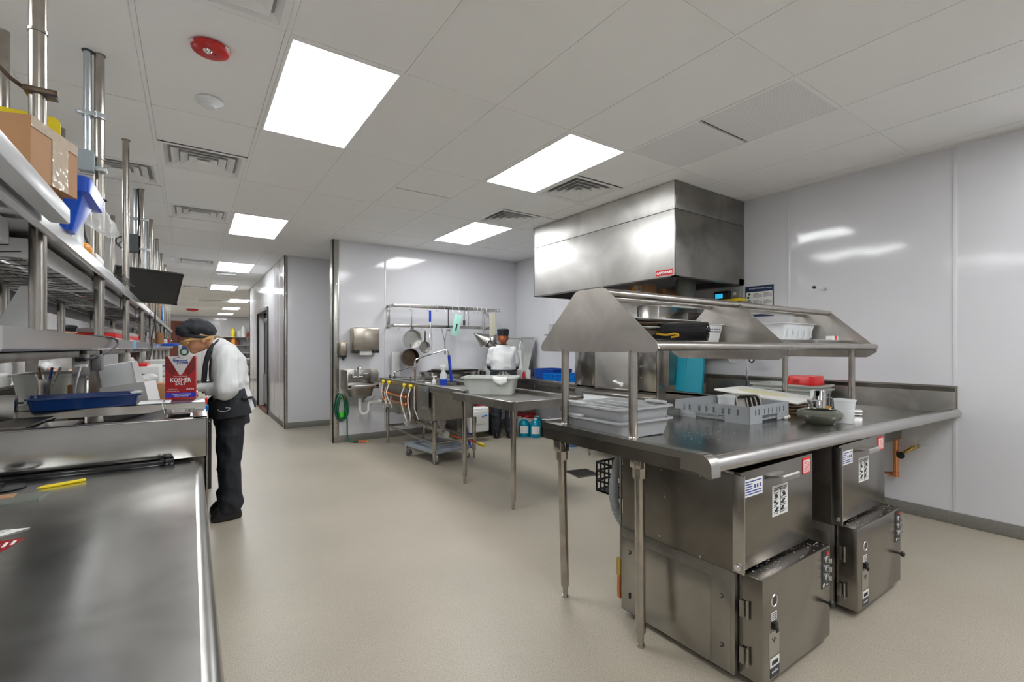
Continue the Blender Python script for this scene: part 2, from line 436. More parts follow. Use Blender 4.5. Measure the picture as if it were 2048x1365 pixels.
unseen = ['over the near wall, leftmost', 'over the cooking line, nearest', 'over the near end of the worktop', 'behind the photographer in the middle', 'over the near right corner', 'over the left wall beyond the range', 'over the alcove behind the sink wall', 'over the right end of the alcove', 'over the cooking line by the oven', 'over the cooking line by the fryer', 'over the far left cabinets', 'over the room beyond the cooler', 'over the far right shelves', 'over the far right corner']
def ctile(x0, x1, y0, y1, m=tile_m, name='ceiling_tile'):
    x0 = max(x0, XL); x1 = min(x1, XE); y0 = max(y0, YB); y1 = min(y1, YF)
    if x1-x0 < .03 or y1-y0 < .03: return
    key = (round(x1-x0, 3), round(y1-y0, 3), m.name)
    g = .0125
    if key not in shared:
        o = MB().box(g, x1-x0-g, g, y1-y0-g, 0, .015).build(name, m, ceil, smooth=0); shared[key] = o.data
    else:
        o = bpy.data.objects.new(name, shared[key]); C.objects.link(o); o.parent = ceil
    o.location = (x0, y0, CEIL+.002)
rest = MB(); ntile = 0
def diffuser(i, y0, lab):
    x0 = cellx(i)+.012; x1 = cellx(i+1)-.012; y0 += .012; y1 = y0+.586
    t = thing('ceiling_vent', lab, 'ceiling vent', ((x0+x1)/2, (y0+y1)/2, CEIL), 0, 'square ceiling vents')
    xm, ym = (x0+x1)/2, (y0+y1)/2
    def sq(m, r0, z0, r1, z1, th=.003):
        a = [(xm-r0, ym-r0, z0), (xm+r0, ym-r0, z0), (xm+r0, ym+r0, z0), (xm-r0, ym+r0, z0)]
        b = [(xm-r1, ym-r1, z1), (xm+r1, ym-r1, z1), (xm+r1, ym+r1, z1), (xm-r1, ym+r1, z1)]
        c = [(p[0], p[1], p[2]+th) for p in b]; d_ = [(p[0], p[1], p[2]+th) for p in a]
        m.loft([a, b, c, d_], False, True)
    m = MB(); sq(m, .293, CEIL+.001, .262, CEIL+.001); sq(m, .262, CEIL+.001, .235, CEIL+.03); m.build('outer_frame', grille_m, t, smooth=0)
    for r in (.215, .155, .095):
        m = MB(); sq(m, r, CEIL-.004, r-.05, CEIL+.028); m.build('cone', grille_m, t, smooth=0)
    MB().box(xm-.036, xm+.036, ym-.036, ym+.036, CEIL-.002, CEIL+.001).build('centre_plate', grille_m, t, smooth=0)
    MB().box(xm-.26, xm+.26, ym-.26, ym+.26, CEIL+.035, CEIL+.04).build('duct_shadow_plate', duct_m, t, smooth=0)  # grey sheet standing in for the shade behind the cones
    return t
vent_lab = {(-1, 1): 'white stepped square vent in line with the first light panel of the corridor row',
 (-2, 2): 'white stepped square vent partly behind the pole with the grey junction box',
 (-1, 3): 'white stepped square vent beside the second light panel of the corridor row',
 (-1, -1): 'white stepped square vent cut by the top edge, above the red fire strobe',
 (4, 0): 'white stepped square vent touching the light panel nearest the steel hood',
 (4, 1): 'white stepped square vent between the hood and the light panel over the sink wall',
 (-1, 6): 'white stepped square vent beside the third light panel of the corridor row',
 (-1, 9): 'smallest, farthest white square vent above the wall monitor'}
nlight = 0
for j in range(J0, J1+1):
    for i in range(I0, I1+1):
        x0, x1, y0, y1 = cellx(i), cellx(i+1), celly(j), celly(j+1)
        if x0 > XE-.03 or x1 < XL+.03 or y1 < YB or y0 > YF: continue
        if 14.0 < y0 and x0 > XE: continue
        if (i, j) in lights:
            n = {(0, 0): 'large bright flat ceiling light panel nearest the red fire strobe', (3, 0): 'bright ceiling light panel just ahead of the steel exhaust hood',
                 (4, 2): 'bright ceiling light panel over the corner with the dish counters', (0, 3): 'second ceiling light panel of the row along the corridor',
                 (0, 6): 'third ceiling light panel of the row along the corridor', (0, 9): 'fourth ceiling light panel of the row along the corridor',
                 (1, 12): 'fifth ceiling light panel, shifted towards the corridor wall', (1, 15): 'sixth ceiling light panel far down the corridor',
                 (1, 18): 'last ceiling light panel before the far wall', (-5, 5): 'ceiling light panel over the cooking line beyond the shelves',
                 (-4, 2): 'ceiling light panel seen behind the blue bucket'}.get((i, j)) or 'flat ceiling light panel %s, outside the picture' % unseen[len(used_unseen) % len(unseen)]
            if (i, j) not in in_view: used_unseen.append(1)
            t = thing('ceiling_light', n, 'ceiling light', ((x0+x1)/2, (y0+y1)/2, CEIL), 0, 'flat ceiling light panels')
            m = MB(); a, b, c, e = x0+.012, x1-.012, y0+.012, y1-.012; q = .018
            m.box(a, b, c, c+q, CEIL-.001, CEIL+.015); m.box(a, b, e-q, e, CEIL-.001, CEIL+.015)
            m.box(a, a+q, c+q, e-q, CEIL-.001, CEIL+.015); m.box(b-q, b, c+q, e-q, CEIL-.001, CEIL+.015)
            m.build('light_frame', tbar_m, t, smooth=0)
            MB().box(a+q, b-q, c+q, e-q, CEIL+.004, CEIL+.012).build('light_diffuser', lamp_m, t, smooth=0)
            continue
        # hood goes through the ceiling; leave tiles over it
        parts = [(y0, y1)]
        if (i, j) in half:
            h = half[(i, j)]; ym = (y0+y1)/2
            diffuser(i, ym if h else y0, vent_lab[(i, j)])
            parts = [(y0, ym)] if h else [(ym, y1)]
        elif (i, j) in perfs or (i, j) in splits: parts = [(y0, (y0+y1)/2), ((y0+y1)/2, y1)]
        for (a, b) in parts:
            if y0 > 14.5 or x0 > 4.9 or y1 < -2.3:
                g = .0125
                xa, xb, ya, yb = max(x0, XL)+g, min(x1, XE)-g, max(a, YB)+g, min(b, YF)-g
                if xb > xa and yb > ya: rest.box(xa, xb, ya, yb, CEIL+.002, CEIL+.017)
            else:
                ctile(x0, x1, a, b, perf_m if (i, j) in perfs else tile_m); ntile += 1
rest.build('far_ceiling_tiles', tile_m, ceil, smooth=0, kind='stuff')
# wall angle along the tops of the walls
m = MB(); m.box(XR-.022, XR, YB, YA, CEIL-.003, CEIL); m.box(1.66, XR, YS-.022, YS, CEIL-.003, CEIL); m.box(1.268, 1.29, YA, 14.2, CEIL-.003, CEIL); m.box(1.29, XR, YA-.022, YA, CEIL-.003, CEIL)
m.build('wall_angle', tbar_m, ceil, smooth=0)
# ================================================================ RIGHT SIDE
# ---- dish table with the pass-over rack: the top slopes a little to the wall
def zt(x): return .905-.0165*(x-1.62)     # height of the sunken top
t = thing('dish_table', 'L-shaped stainless steel dish table in front, with rolled front edge and wall backsplash', 'dish table', (1.62, 1.02, 0))
X0, X1, YF0, YB0 = 1.60, 4.79, 1.03, 1.98
def slab(m, x0, x1, y0, y1, up0, up1, y2=None):
    m.hull([(x0, y0, zt(x0)+up0), (x1, y0, zt(x1)+up0), (x1, y1, zt(x1)+up0), (x0, y1, zt(x0)+up0)],
           [(x0, y0, zt(x0)+up1), (x1, y0, zt(x1)+up1), (x1, y1, zt(x1)+up1), (x0, y1, zt(x0)+up1)])
m = MB(); slab(m, X0, X1, YF0, YB0, -.006, 0); slab(m, 4.08, X1, YB0, 3.10, -.006, 0)
m.build('table_top', mat('table_top_steel', (.42, .405, .385), .20, 1, var=.3, rvar=.06, vscale=3.2, bump=.03, bscale=6), t)
m = MB(); random.seed(31)
for k in range(90):
    x = random.gauss(2.15, .16); y = random.gauss(1.42, .07); q = random.uniform(.003, .012)
    if 1.7 < x < 2.6: m.add([(x, y, zt(x)+.0006), (x+q, y+q*.3, zt(x+q)+.0006), (x+q*.8, y+q*.7, zt(x+q)+.0006), (x-q*.2, y+q*.5, zt(x)+.0006)], [(0, 1, 2, 3)])
m.build('dried_droplets', mat('droplets', (.30, .30, .29), .6), t, kind='stuff')
# front roll: a half-round lip running the whole front
m = MB(); ry, r = 1.045, .024
pr = [(YF0+.075, 0), (YF0+.055, .004)]+[(ry-r*math.sin(a)*1.0, .004+r*.9+r*.9*-math.cos(a)) for a in [PI*.0+PI*k/8 for k in range(0, 9)]]
pr = [(YF0+.085, .001), (YF0+.05, .010), (YF0+.028, .026), (YF0+.008, .033), (YF0-.012, .028), (YF0-.025, .014), (YF0-.031, -.004), (YF0-.029, -.018), (YF0-.024, -.024), (YF0-.018, -.018), (YF0-.016, -.004), (YF0-.01, .010), (YF0+.008, .018), (YF0+.05, .006), (YF0+.085, -.004)]
rings = [[(x, y, zt(x)+z) for y, z in pr] for x in (X0+.02, X1)]
m.loft(rings, True); m.build('rolled_edge', steel, t)
# left rim and rear rim (flat topped, turned down)
m = MB(); slab(m, X0-.035, X0+.018, YF0-.0, YB0+.02, .010, .040); slab(m, X0-.02, X0+.03, YF0+.02, YB0, -.006, .012)
m.build('side_rim', steel, t)
m = MB(); slab(m, X0-.030, X0-.018, YF0+.02, YB0+.02, -.045, .010); m.build('side_apron', steel_d, t)  # dark steel paints in the shadow on the apron's face
m = MB(); pe = [(YF0+.10, -.03), (YF0+.10, .040), (YF0+.03, .042), (YF0-.002, .037), (YF0-.020, .024), (YF0-.030, .002), (YF0-.032, -.040), (YF0-.02, -.045), (YF0+.03, -.03)]
m.loft([[(x, y, zt(x)+z) for y, z in pe] for x in (X0-.034, X0+.022)], True); m.build('rim_corner', steel, t)
m = MB(); slab(m, X0-.03, 4.08, YB0-.01, YB0+.035, .012, .05); slab(m, X0-.03, 4.08, YB0+.028, YB0+.036, -.045, .04); slab(m, X0, 4.08, YB0-.015, YB0-.005, -.004, .045)
m.build('rear_rim', steel, t)
m = MB(); slab(m, 4.055, 4.09, YB0+.03, 3.10, .008, .035); slab(m, 4.055, 4.063, YB0+.03, 3.1, -.05, .03)
m.build('inner_rim', steel_w, t)
# wall backsplash in two bends
m = MB(); m.box(XR-.012, XR-.002, YF0-.005, 3.12, .84, 1.055)
m.hull([(4.74, YF0, .845), (4.79, YF0, .845), (4.79, 3.1, .845), (4.74, 3.1, .845)], [(4.765, YF0, 1.01), (4.79, YF0, 1.01), (4.79, 3.1, 1.01), (4.765, 3.1, 1.01)])
m.hull([(4.765, YF0, 1.01), (4.79, YF0, 1.01), (4.79, 3.1, 1.01), (4.765, 3.1, 1.01)], [(4.745, YF0, 1.045), (4.79, YF0, 1.045), (4.79, 3.1, 1.045), (4.745, 3.1, 1.045)])
m.build('backsplash', steel_w, t)
m = MB(); slab(m, 1.66, 4.7, 1.40, 1.46, -.05, -.006); slab(m, 1.66, 4.7, 1.88, 1.94, -.05, -.006); m.build('under_channel', steel_d, t)
m = MB(); slab(m, 4.0, 4.78, 1.36, 1.9, -.25, -.03); m.build('splash_panel', steel_w, t)
for n, (fx, fy, tx, ty) in enumerate(((1.672, 1.415, 1.668, 1.42), (1.672, 1.93, 1.60, 1.88))):
    zt0 = zt(1.65)-.045
    m = MB(); a = Vector((fx, fy, .0)); b = Vector((tx, ty, zt0)); d_ = b-a
    P = lambda k: a+d_*k
    m.cyl(P(.075), b, .0225, 16); l = m.build('leg', tube_m, t)
    MB().cyl(P(0), P(.085), .0145, 12).cyl(P(0), P(.012), .019, 12).build('adjustable_foot', tube_m, l)
    MB().cyl(P(.885), P(1.0), .032, 8).box(tx-.03, tx+.03, ty-.03, ty+.03, zt0-.055, zt0+.01, .004).build('leg_socket', tube_m, l)
for fx, fy in ((4.2, 2.9), (4.12, 1.7)):
    l = MB().cyl((fx, fy, .08), (fx, fy, zt(fx)-.04), .0205, 14).build('leg', tube_m, t)
    MB().cyl((fx, fy, 0), (fx, fy, .08), .014, 10).build('adjustable_foot', tube_m, l)
    MB().cyl((fx, fy, zt(fx)-.1), (fx, fy, zt(fx)-.03), .03, 10).build('leg_socket', tube_m, l)

# ---- pass-over rack shelf
t = thing('overshelf', 'slanted tubular overshelf with steel gable plates on posts above the dish table', 'shelf', (1.62, 1.43, .93))
def gable(x, z0, ybot0, ybot1, low):
    th = .004
    if not low:
        poly = [(ybot0+.02, z0), (ybot0, z0+.018), (ybot0+.012, z0+.045), (1.57, 1.622), (1.595, 1.632), (1.765, 1.632), (1.79, 1.622), (ybot1-.012, z0+.045), (ybot1, z0+.018), (ybot1-.02, z0)]
    else:
        poly = [(ybot0+.06, 1.275), (ybot0, 1.315), (ybot0, 1.345), (1.57, 1.61), (1.60, 1.628), (1.765, 1.628), (1.79, 1.61), (ybot1, 1.345), (ybot1, 1.315), (ybot1-.06, 1.275)]
    return MB().prism(poly, 0, x-th/2, x+th/2)
gable(1.615, 1.325, 1.27, 2.07, 0).build('gable_plate', gable_m, t)
gable(2.76, 1.33, 1.285, 2.06, 1).build('gable_plate', gable_m, t)
gable(4.02, 1.33, 1.285, 2.06, 1).build('gable_plate', gable_m, t)
for y, z, xe in ((1.298, 1.352, 4.03), (2.04, 1.352, 4.03), (1.592, 1.608, 4.03), (1.768, 1.608, 4.03)):
    MB().cyl((1.617, y, z), (xe, y, z), .0205, 16).build('rack_tube', tube_m, t)
for x, y, zb in ((1.632, 1.425, .935), (1.632, 1.885, .935), (4.0, 1.43, .87), (4.0, 1.9, .87)):
    p = MB().cyl((x, y, zb), (x, y, 1.335), .0205, 16).build('post', tube_m, t)
    MB().lathe([(.034, 0), (.034, .003), (.024, .008), (.0215, .014)], (x, y, zb+.001), 14).build('weld_collar', tube_m, p)

# ---- things on the overshelf
t = thing('trash_bag_roll', 'roll of shiny black trash bags lying on the overshelf rails', 'trash bags', (2.1, 1.5, 1.37))
ax = Vector((1.93, 2.0, 1.43)); bx_ = Vector((2.19, 1.42, 1.43)); rr = .050
m = MB(); dirv = (bx_-ax)
rings = []
for k in range(15):
    p = ax+dirv*(k/14); up = Vector((0, 0, 1)); w_ = dirv.normalized().cross(up)
    rings.append([p+(up*math.sin(a)+w_*math.cos(a))*(rr*(1+.010*math.sin(3*a+k*.5)+.006*math.sin(7*a-k*.4))) for a in [2*PI*i/28 for i in range(28)]])
m.loft(rings); m.build('roll', bagm, t)
m = MB(); n_ = dirv.normalized(); up = Vector((0, 0, 1)); w_ = n_.cross(up)
sp = [bx_+n_*(.002+.001*(i % 3))+(up*math.sin(i*.45)+w_*math.cos(i*.45))*(.006+.0011*i) for i in range(36)]
m.tube(sp, .0024, 6); m.build('rolled_film_end', blackg, t)
m = MB(); m.tube(smoothp([ax+dirv*.60+Vector((-.042, -.026, -.01)), ax+dirv*.68+Vector((-.044, -.027, -.018)), ax+dirv*.75+Vector((-.044, -.027, -.012)), ax+dirv*.78+Vector((-.043, -.026, -.022)), ax+dirv*.72+Vector((-.042, -.026, -.030))]), .0055, 8)
m.build('yellow_sticker', mat('yellow_sticker', (.65, .38, .02), .4), t)
# sheet pans lying on the shelf behind the roll
for k in range(4):
    t2 = thing('sheet_pan', ['lowest', 'second', 'third', 'topmost'][k]+' sheet pan of the stack on the overshelf behind the black bags', 'sheet pan', (2.2, 1.85, 1.40+.02*k), 0, 'sheet pans on the overshelf')
    m = MB(); tray(m, 1.85+.01*k, 2.40+.012*k, 1.62, 2.0, 1.415+.022*k, 1.435+.022*k, .003, .012, .03, .008)
    m.build('pan', alum if k % 2 else pot_dark, t2)
t2 = thing('white_crate', 'white plastic container lying on the overshelf behind the far gable plate', 'container', (3.8, 1.85, 1.38))
m = MB(); tray(m, 3.50, 3.98, 1.66, 1.98, 1.405, 1.525, .005, .03, .03, .012)
m.build('body', white_g, t2)
m = MB()
for i in range(5): m.box(3.55+.09*i, 3.56+.09*i, 1.667, 1.672, 1.42, 1.50)
m.build('ribs', white_g, t2)
t2 = thing('sheet_pan', 'single sheet pan under the white container on the overshelf', 'sheet pan', (3.7, 1.8, 1.375))
m = MB(); tray(m, 3.42, 3.99, 1.42, 1.98, 1.378, 1.40, .003, .01, .03, .008); m.build('pan', alum, t2)
t2 = thing('label_roll_box', 'small red and white box on the sheet pan by the far gable plate', 'box', (3.9, 1.5, 1.40))
MB().box(3.80, 3.90, 1.48, 1.52, 1.40, 1.43).build('carton', paper, t2); MB().box(3.84, 3.88, 1.478, 1.522, 1.4005, 1.4305).build('red_print', red, t2)
t2 = thing('perforated_bin', 'white perforated plastic bin on the overshelf between the two gable plates', 'bin', (2.55, 1.85, 1.38))
m = MB(); tray(m, 2.50, 2.74, 1.66, 1.96, 1.38, 1.49, .004, .02, .03, .006); m.build('body', white_g, t2)
m = MB()
for i in range(7):
    for j in range(3): m.box(2.53+.026*i, 2.545+.026*i, 1.664, 1.668, 1.44+.014*j, 1.447+.014*j)
m.build('holes', inkg, t2)

# ---- undercounter glass/dish washers
def washer(x0, label, other):
    t = thing('dishwasher', label, 'dishwasher', (x0, 1.04, 0), 0, 'undercounter dish machines under the dish table')
    x1 = x0+.60; yb = 1.64
    m = MB(); m.box(x0, x1, 1.05, yb, .44, .838, .002); m.build('upper_body', steel_d, t)
    m = MB(); m.box(x0-.004, x1+.004, 1.045, yb+.005, .03, .44, .002); m.build('lower_body', steel_w, t)
    m = MB(); m.box(x0-.006, x0-.004, 1.15, yb-.0, .035, .392, .001); sp = m.build('side_panel', mat('side_panel_steel', (.40, .385, .36), .24, 1, var=.2, rvar=.08, vscale=3) if 'side_panel_steel' not in MATS else MATS['side_panel_steel'], t)
    m = MB(); m.box(x0-.007, x0-.004, 1.06, 1.145, .035, .40, .001); m.build('corner_post', steel_w, sp)
    m = MB()
    for z in (.13, .33):
        m.torus((x0-.008, 1.10, z), .008, .002, 0, 12, 6, PI*.3, PI*1.7)
    for z in (.33,): m.torus((x0-.008, yb-.05, z), .008, .002, 0, 12, 6, PI*.3, PI*1.7)
    m.box(x0-.009, x0-.004, yb-.055, yb-.048, .10, .13)
    m.build('latch_slots', black, sp)
    for y, z in ((1.40, .78), (1.38, .66), (1.2, .45), (1.41, .47)): MB().cyl((x0-.003, y, z), (x0+.001, y, z), .006, 10).build('screw', tube_m, t)
    # upper sliding door
    dy = 1.018
    m = MB(); m.box(x0-.005, x1+.005, dy, 1.045, .455, .850, .003); dr = m.build('door', mat('door_steel', (.25, .232, .208), .24, 1, var=.22, rvar=.02, vscale=3.5, bump=.08, bscale=4) if 'door_steel' not in MATS else MATS['door_steel'], t)
    m = MB(); m.box(x0-.004, x1+.004, 1.047, 1.09, .838, .848, .002); m.build('top_trim', steel, t)
    hx = x0+.30
    m = MB(); m.prism([(dy, .80), (dy-.045, .812), (dy-.05, .806), (dy-.05, .788), (dy-.046, .788), (dy-.045, .803), (dy, .792)], 0, hx-.07, hx+.07); m.build('door_handle', steel, dr)
    # stickers
    def st(nm, a, b, z0, z1, mt): return MB().box(a, b, dy-.0012, dy, z0, z1).build(nm, mt, dr)
    s1 = st('blue_white_label', x0+.02, x0+.155, .745, .815, paper)
    bl = blueink
    m = MB()
    for i in range(6): m.box(x0+.025, x0+.025+(.12 if i in (0, 4, 5) else .05), dy-.002, dy-.001, .803-.010*i, .807-.010*i)
    for i in range(3): m.box(x0+.09+.02*i, x0+.10+.02*i, dy-.002, dy-.001, .775, .79)
    m.build('print', bl, s1)
    s2 = st('red_label', x1-.095, x1-.02, .765, .84, red)
    MB().box(x1-.088, x1-.027, dy-.0022, dy-.001, .772, .828).build('panel', paper, s2)
    m = MB()
    for i in range(7): m.box(x1-.083, x1-.032, dy-.0028, dy-.002, .776+.007*i, .779+.007*i)
    m.build('print', red, s2)
    s3 = st('instruction_label', x0+.235, x0+.365, .625, .755, paper)
    m = MB()
    for (a, b, c, e) in ((.0, .06, .0, .03), (.0, .055, .035, .06), (.0, .055, .065, .09), (.067, .125, .0, .05), (.067, .125, .055, .09)):
        pass
    for i in range(2): m.box(x0+.245, x0+.355, dy-.002, dy-.001, .742-.007*i, .745-.007*i)
    random.seed(3)
    for cx_, w_ in ((.245, .05), (.305, .055)):
        for k in range(14):
            z = .73-.0073*k
            if k % 4 in (2, 3): 
                q = cx_+random.random()*w_*.4; m.box(x0+q, x0+q+.022, dy-.002, dy-.001, z-.004, z+.004)
            else: m.box(x0+cx_, x0+cx_+w_*(.5+.5*random.random()), dy-.002, dy-.001, z, z+.0022)
    m.build('print', ink, s3)
    m = MB(); m.box(x0+.302, x0+.3035, dy-.002, dy-.001, .63, .735); m.build('divider_line', ink, s3)
    # hinge bolt and arm at the left of the door
    m = MB(); m.box(x0-.012, x0-.006, 1.0, 1.05, .45, .84, .002); m.build('door_guide', steel, t)
    m = MB(); m.cyl((x0-.02, 1.025, .475), (x0-.006, 1.025, .475), .013, 14).cyl((x0-.026, 1.025, .475), (x0-.018, 1.025, .475), .007, 8); m.build('pivot_bolt', chrome, t)
    # lower control box
    bx0, bx1, by = x0+.018, x0+.605, .945
    m = MB(); m.box(bx0, bx1, by, 1.04, .035, .445, .004); cb = m.build('control_box', MATS.get('box_steel') or mat('box_steel', (.32, .30, .275), .25, 1, var=.18, rvar=.015, vscale=4, bump=.05, bscale=5), t)
    m = MB(); m.box(bx1-.085, bx1-.012, by-.0015, by, .265, .435, .001); pn = m.build('control_panel', black, cb)
    px = bx1-.035
    MB().cyl((px, by-.006, .418), (px, by-.001, .418), .007, 12).build('red_lamp', red, pn)
    for z in (.388, .349, .310):
        MB().cyl((px, by-.014, z), (px, by-.001, z), .0115, 14).box(px-.003, px+.003, by-.02, by-.013, z-.011, z+.011, .001).build('knob', chrome, pn)
        MB().torus((px, by-.002, z), .014, .0012, 1, 18, 5).build('dial_ring', whiteink, pn)
    text('ET', .020, face_my(bx1-.066, by-.002, .278), whiteink, pn, bold=.0006)
    text('SERIES', .007, face_my(bx1-.036, by-.002, .276), whiteink, pn)
    m = MB(); m.torus((bx0+.085, by-.001, .345), .022, .003, 1, 22, 6); m.build('gauge_bezel', chrome, cb)
    MB().cyl((bx0+.085, by-.0008, .345), (bx0+.085, by, .345), .020, 20).build('gauge_window', blackg, cb)
    m = MB(); m.box(bx0+.065, bx0+.105, by-.0012, by, .268, .300); l1 = m.build('small_label', paper, cb)
    m = MB()
    for i in range(4): m.box(bx0+.069, bx0+.101, by-.002, by-.001, .273+.007*i, .2755+.007*i)
    m.build('print', ink, l1)
    m = MB(); m.box(bx0+.072, bx0+.098, by-.012, by, .235, .262, .002).box(bx0+.077, bx0+.083, by-.016, by-.01, .226, .24).box(bx0+.087, bx0+.093, by-.016, by-.01, .226, .24); m.build('switch', black, cb)
    m = MB(); m.box(bx0+.045, bx0+.125, by-.0012, by, .13, .225); m.build('data_plate', steel, cb)
    m = MB(); m.tube([(bx0+.07, by-.002, .20), (bx0+.085, by-.002, .18), (bx0+.09, by-.002, .20), (bx0+.10, by-.002, .19)], .0015, 6); m.build('engraving', inkg, cb)
    m = MB(); m.box(bx0+.055, bx0+.125, by-.0012, by, .045, .085); a_ = m.build('dark_label', mat('label_navy', (.02, .025, .04), .4) if 'label_navy' not in MATS else MATS['label_navy'], cb)
    text('innoServ', .014, face_my(bx0+.09, by-.002, .067), whiteink, a_)
    m = MB(); m.box(bx0+.055, bx0+.125, by-.0012, by, .085, .12); b_ = m.build('barcode_label', paper, cb)
    m = MB()
    for i in range(12): m.box(bx0+.067+.004*i, bx0+.069+.004*i, by-.002, by-.001, .093, .110)
    m.build('barcode', ink, b_)
    m = MB(); m.cyl((bx1-.035, by-.015, .195), (bx1-.035, by, .195), .006, 10); m.lathe([(.006, -.008), (.013, -.012), (.015, -.022), (.011, -.028), (.002, -.03)], (bx1-.035, by, .195), 16, 1); m.build('latch_knob', black, cb)
    for z0 in (.085, .27):
        MB().cyl((bx0-.012, 1.0, z0), (bx0-.012, 1.0, z0+.075), .0055, 10).box(bx0-.014, bx0-.004, 1.012, 1.032, z0+.005, z0+.07, .001).build('hinge', steel_w, t)
    for fx, fy in ((x0+.05, 1.1), (x1-.05, 1.1), (x0+.05, yb-.06), (x1-.05, yb-.06)): MB().cyl((fx, fy, 0), (fx, fy, .035), .02, 12).build('foot', tube_m, t)
    m = MB()
    for k in range(60):
        a = random.uniform(bx0+.01, bx1-.02); b = random.uniform(by+.01, by+.085); q = random.uniform(.002, .008)
        m.box(a, a+q, b, b+q*.7, .4452, .4456)
    m.build('dried_residue', mat('residue', (.35, .35, .34), .7) if 'residue' not in MATS else MATS['residue'], cb, kind='stuff')
    return t
washer(1.80, 'dark stainless undercounter dishwasher at the outer end of the dish table', 0)
washer(2.70, 'dark stainless undercounter dishwasher farther right, nearer the wall with the copper pipe', 1)

# ---- hose, pipes, crate by the washer
t = thing('drain_hose', 'grey corrugated drain hose curving down behind the first dishwasher', 'hose', (1.9, 1.8, .4))
pts = smoothp([(1.93, 1.76, .86), (1.90, 1.75, .78), (1.855, 1.75, .64), (1.85, 1.745, .54), (1.88, 1.73, .44), (1.95, 1.70, .37), (2.03, 1.67, .33)], 8)
m = MB(); m.tube(pts, .021, 14); m.build('hose', pvcg if 0 else mat('hose_grey', (.40, .42, .44), .4), t)
m = MB()
dense = smoothp(pts[::4], 12)
for i in range(1, len(dense)-1, 2):
    d_ = (dense[i+1]-dense[i-1]).normalized()
    m.tube([dense[i]-d_*.0025, dense[i]+d_*.0025], .0245, 12)
m.build('corrugation', MATS['hose_grey'], t)
t = thing('supply_line', 'thin copper and brass supply line rising behind the first dishwasher', 'pipe', (1.80, 1.67, 0))
m = MB(); m.tube([(1.81, 1.66, .83), (1.81, 1.66, .27), (1.805, 1.665, .25)], .006, 8); m.build('flex_line', steel_w, t)
m = MB(); m.tube(smoothp([(1.805, 1.665, .20), (1.803, 1.665, .10), (1.81, 1.66, .075), (1.86, 1.645, .07)], 5), .011, 10); m.build('copper_elbow', copper, t)
m = MB(); m.cyl((1.805, 1.665, .19), (1.805, 1.665, .27), .015, 10).cyl((1.805, 1.665, .245), (1.83, 1.65, .255), .012, 10).cyl((1.89, 1.76, .78), (1.89, 1.76, .86), .016, 10); m.build('brass_fittings', brass, t)
t = thing('milk_crate', 'black plastic crate on the floor behind the first dishwasher', 'crate', (3.35, 3.0, 0))
for k in range(2):
    for (a, b, c, e) in ((3.15, 3.48, 2.88, 2.89), (3.15, 3.16, 2.88, 3.2), (3.47, 3.48, 2.88, 3.2), (3.15, 3.48, 3.19, 3.2)):
        m = MB()
        n_ = 7
        if b-a > .1:
            for i in range(n_): m.box(a+(b-a-.012)*i/(n_-1), a+(b-a-.012)*i/(n_-1)+.012, c, e, 0, .28)
        else:
            for i in range(n_): m.box(a, b, c+(e-c-.012)*i/(n_-1), c+(e-c-.012)*i/(n_-1)+.012, 0, .28)
        for z in (0, .09, .18, .26): m.box(a, b, c, e, z, z+.02)
        if k == 0: m.build('lattice_side', black, t)
MB().box(3.15, 3.48, 2.88, 3.2, 0, .012).build('bottom', black, t)

# copper feed on the right wall
t = thing('copper_pipe', 'copper water pipe with brass valves on the wall beneath the dish table', 'pipe', (4.75, 1.4, .3))
m = MB(); m.tube([(4.74, 1.40, .845), (4.74, 1.40, .66)], .009, 10).tube([(4.74, 1.385, .60), (4.74, 1.385, .325)], .0165, 12).tube([(4.74, 1.385, .31), (4.74, 1.52, .31), (4.79, 1.6, .31)], .0115, 12)
m.tube([(4.73, 1.395, .66), (4.735, 1.385, .60)], .012, 10).tube([(4.73, 1.36, .625), (4.73, 1.44, .60)], .008, 8)
m.build('pipe_run', copper, t)
m = MB(); m.cyl((4.74, 1.385, .295), (4.74, 1.385, .335), .022, 14).cyl((4.74, 1.37, .31), (4.74, 1.43, .31), .017, 14).cyl((4.74, 1.385, .57), (4.74, 1.385, .62), .020, 12).cyl((4.74, 1.47, .31), (4.74, 1.49, .31), .015, 12)
m.cyl((4.73, 1.355, .62), (4.73, 1.37, .62), .012, 10); m.build('couplings', copper, t)
m = MB(); m.cyl((4.74, 1.40, .80), (4.74, 1.40, .72), .013, 10).cyl((4.74, 1.40, .70), (4.74, 1.40, .66), .013, 10).cyl((4.70, 1.38, .75), (4.74, 1.40, .75), .008, 8)
m.tube([(4.735, 1.37, .49), (4.72, 1.33, .50), (4.73, 1.28, .545)], .013, 10).cyl((4.73, 1.28, .545), (4.79, 1.26, .56), .016, 10); m.build('brass_valve', brass, t)
m = MB(); m.lathe([(.004, 0), (.026, .002), (.028, .012), (.02, .02), (.004, .022)], (4.695, 1.345, .48), 16, 0); m.build('black_handwheel', rubber, t)
m = MB(); m.box(4.70, 4.705, 1.245, 1.255, .555, .66, .002).box(4.69, 4.695, 1.36, 1.368, .72, .80, .002); m.build('lever_handles', white, t)
m = MB(); m.box(4.735, 4.737, 1.45, 1.56, .275, .298); ta = m.build('pipe_tag', paper, t)
text('WATER', .014, face_mx(4.7345, 1.505, .286), ink, ta)
t = thing('bar_hook', 'white peg with round black tip sticking out of the right wall', 'wall hook', (4.8, 1.93, 1.89))
m = MB(); m.cyl((4.80, 1.93, 1.885), (4.60, 1.93, 1.885), .006, 10); m.build('rod', white, t); MB().cyl((4.797, 1.93, 1.885), (4.788, 1.93, 1.885), .014, 14).build('wall_plate', tube_m, t)
MB().cyl((4.60, 1.93, 1.885), (4.585, 1.93, 1.885), .014, 14).build('tip', rubber, t)
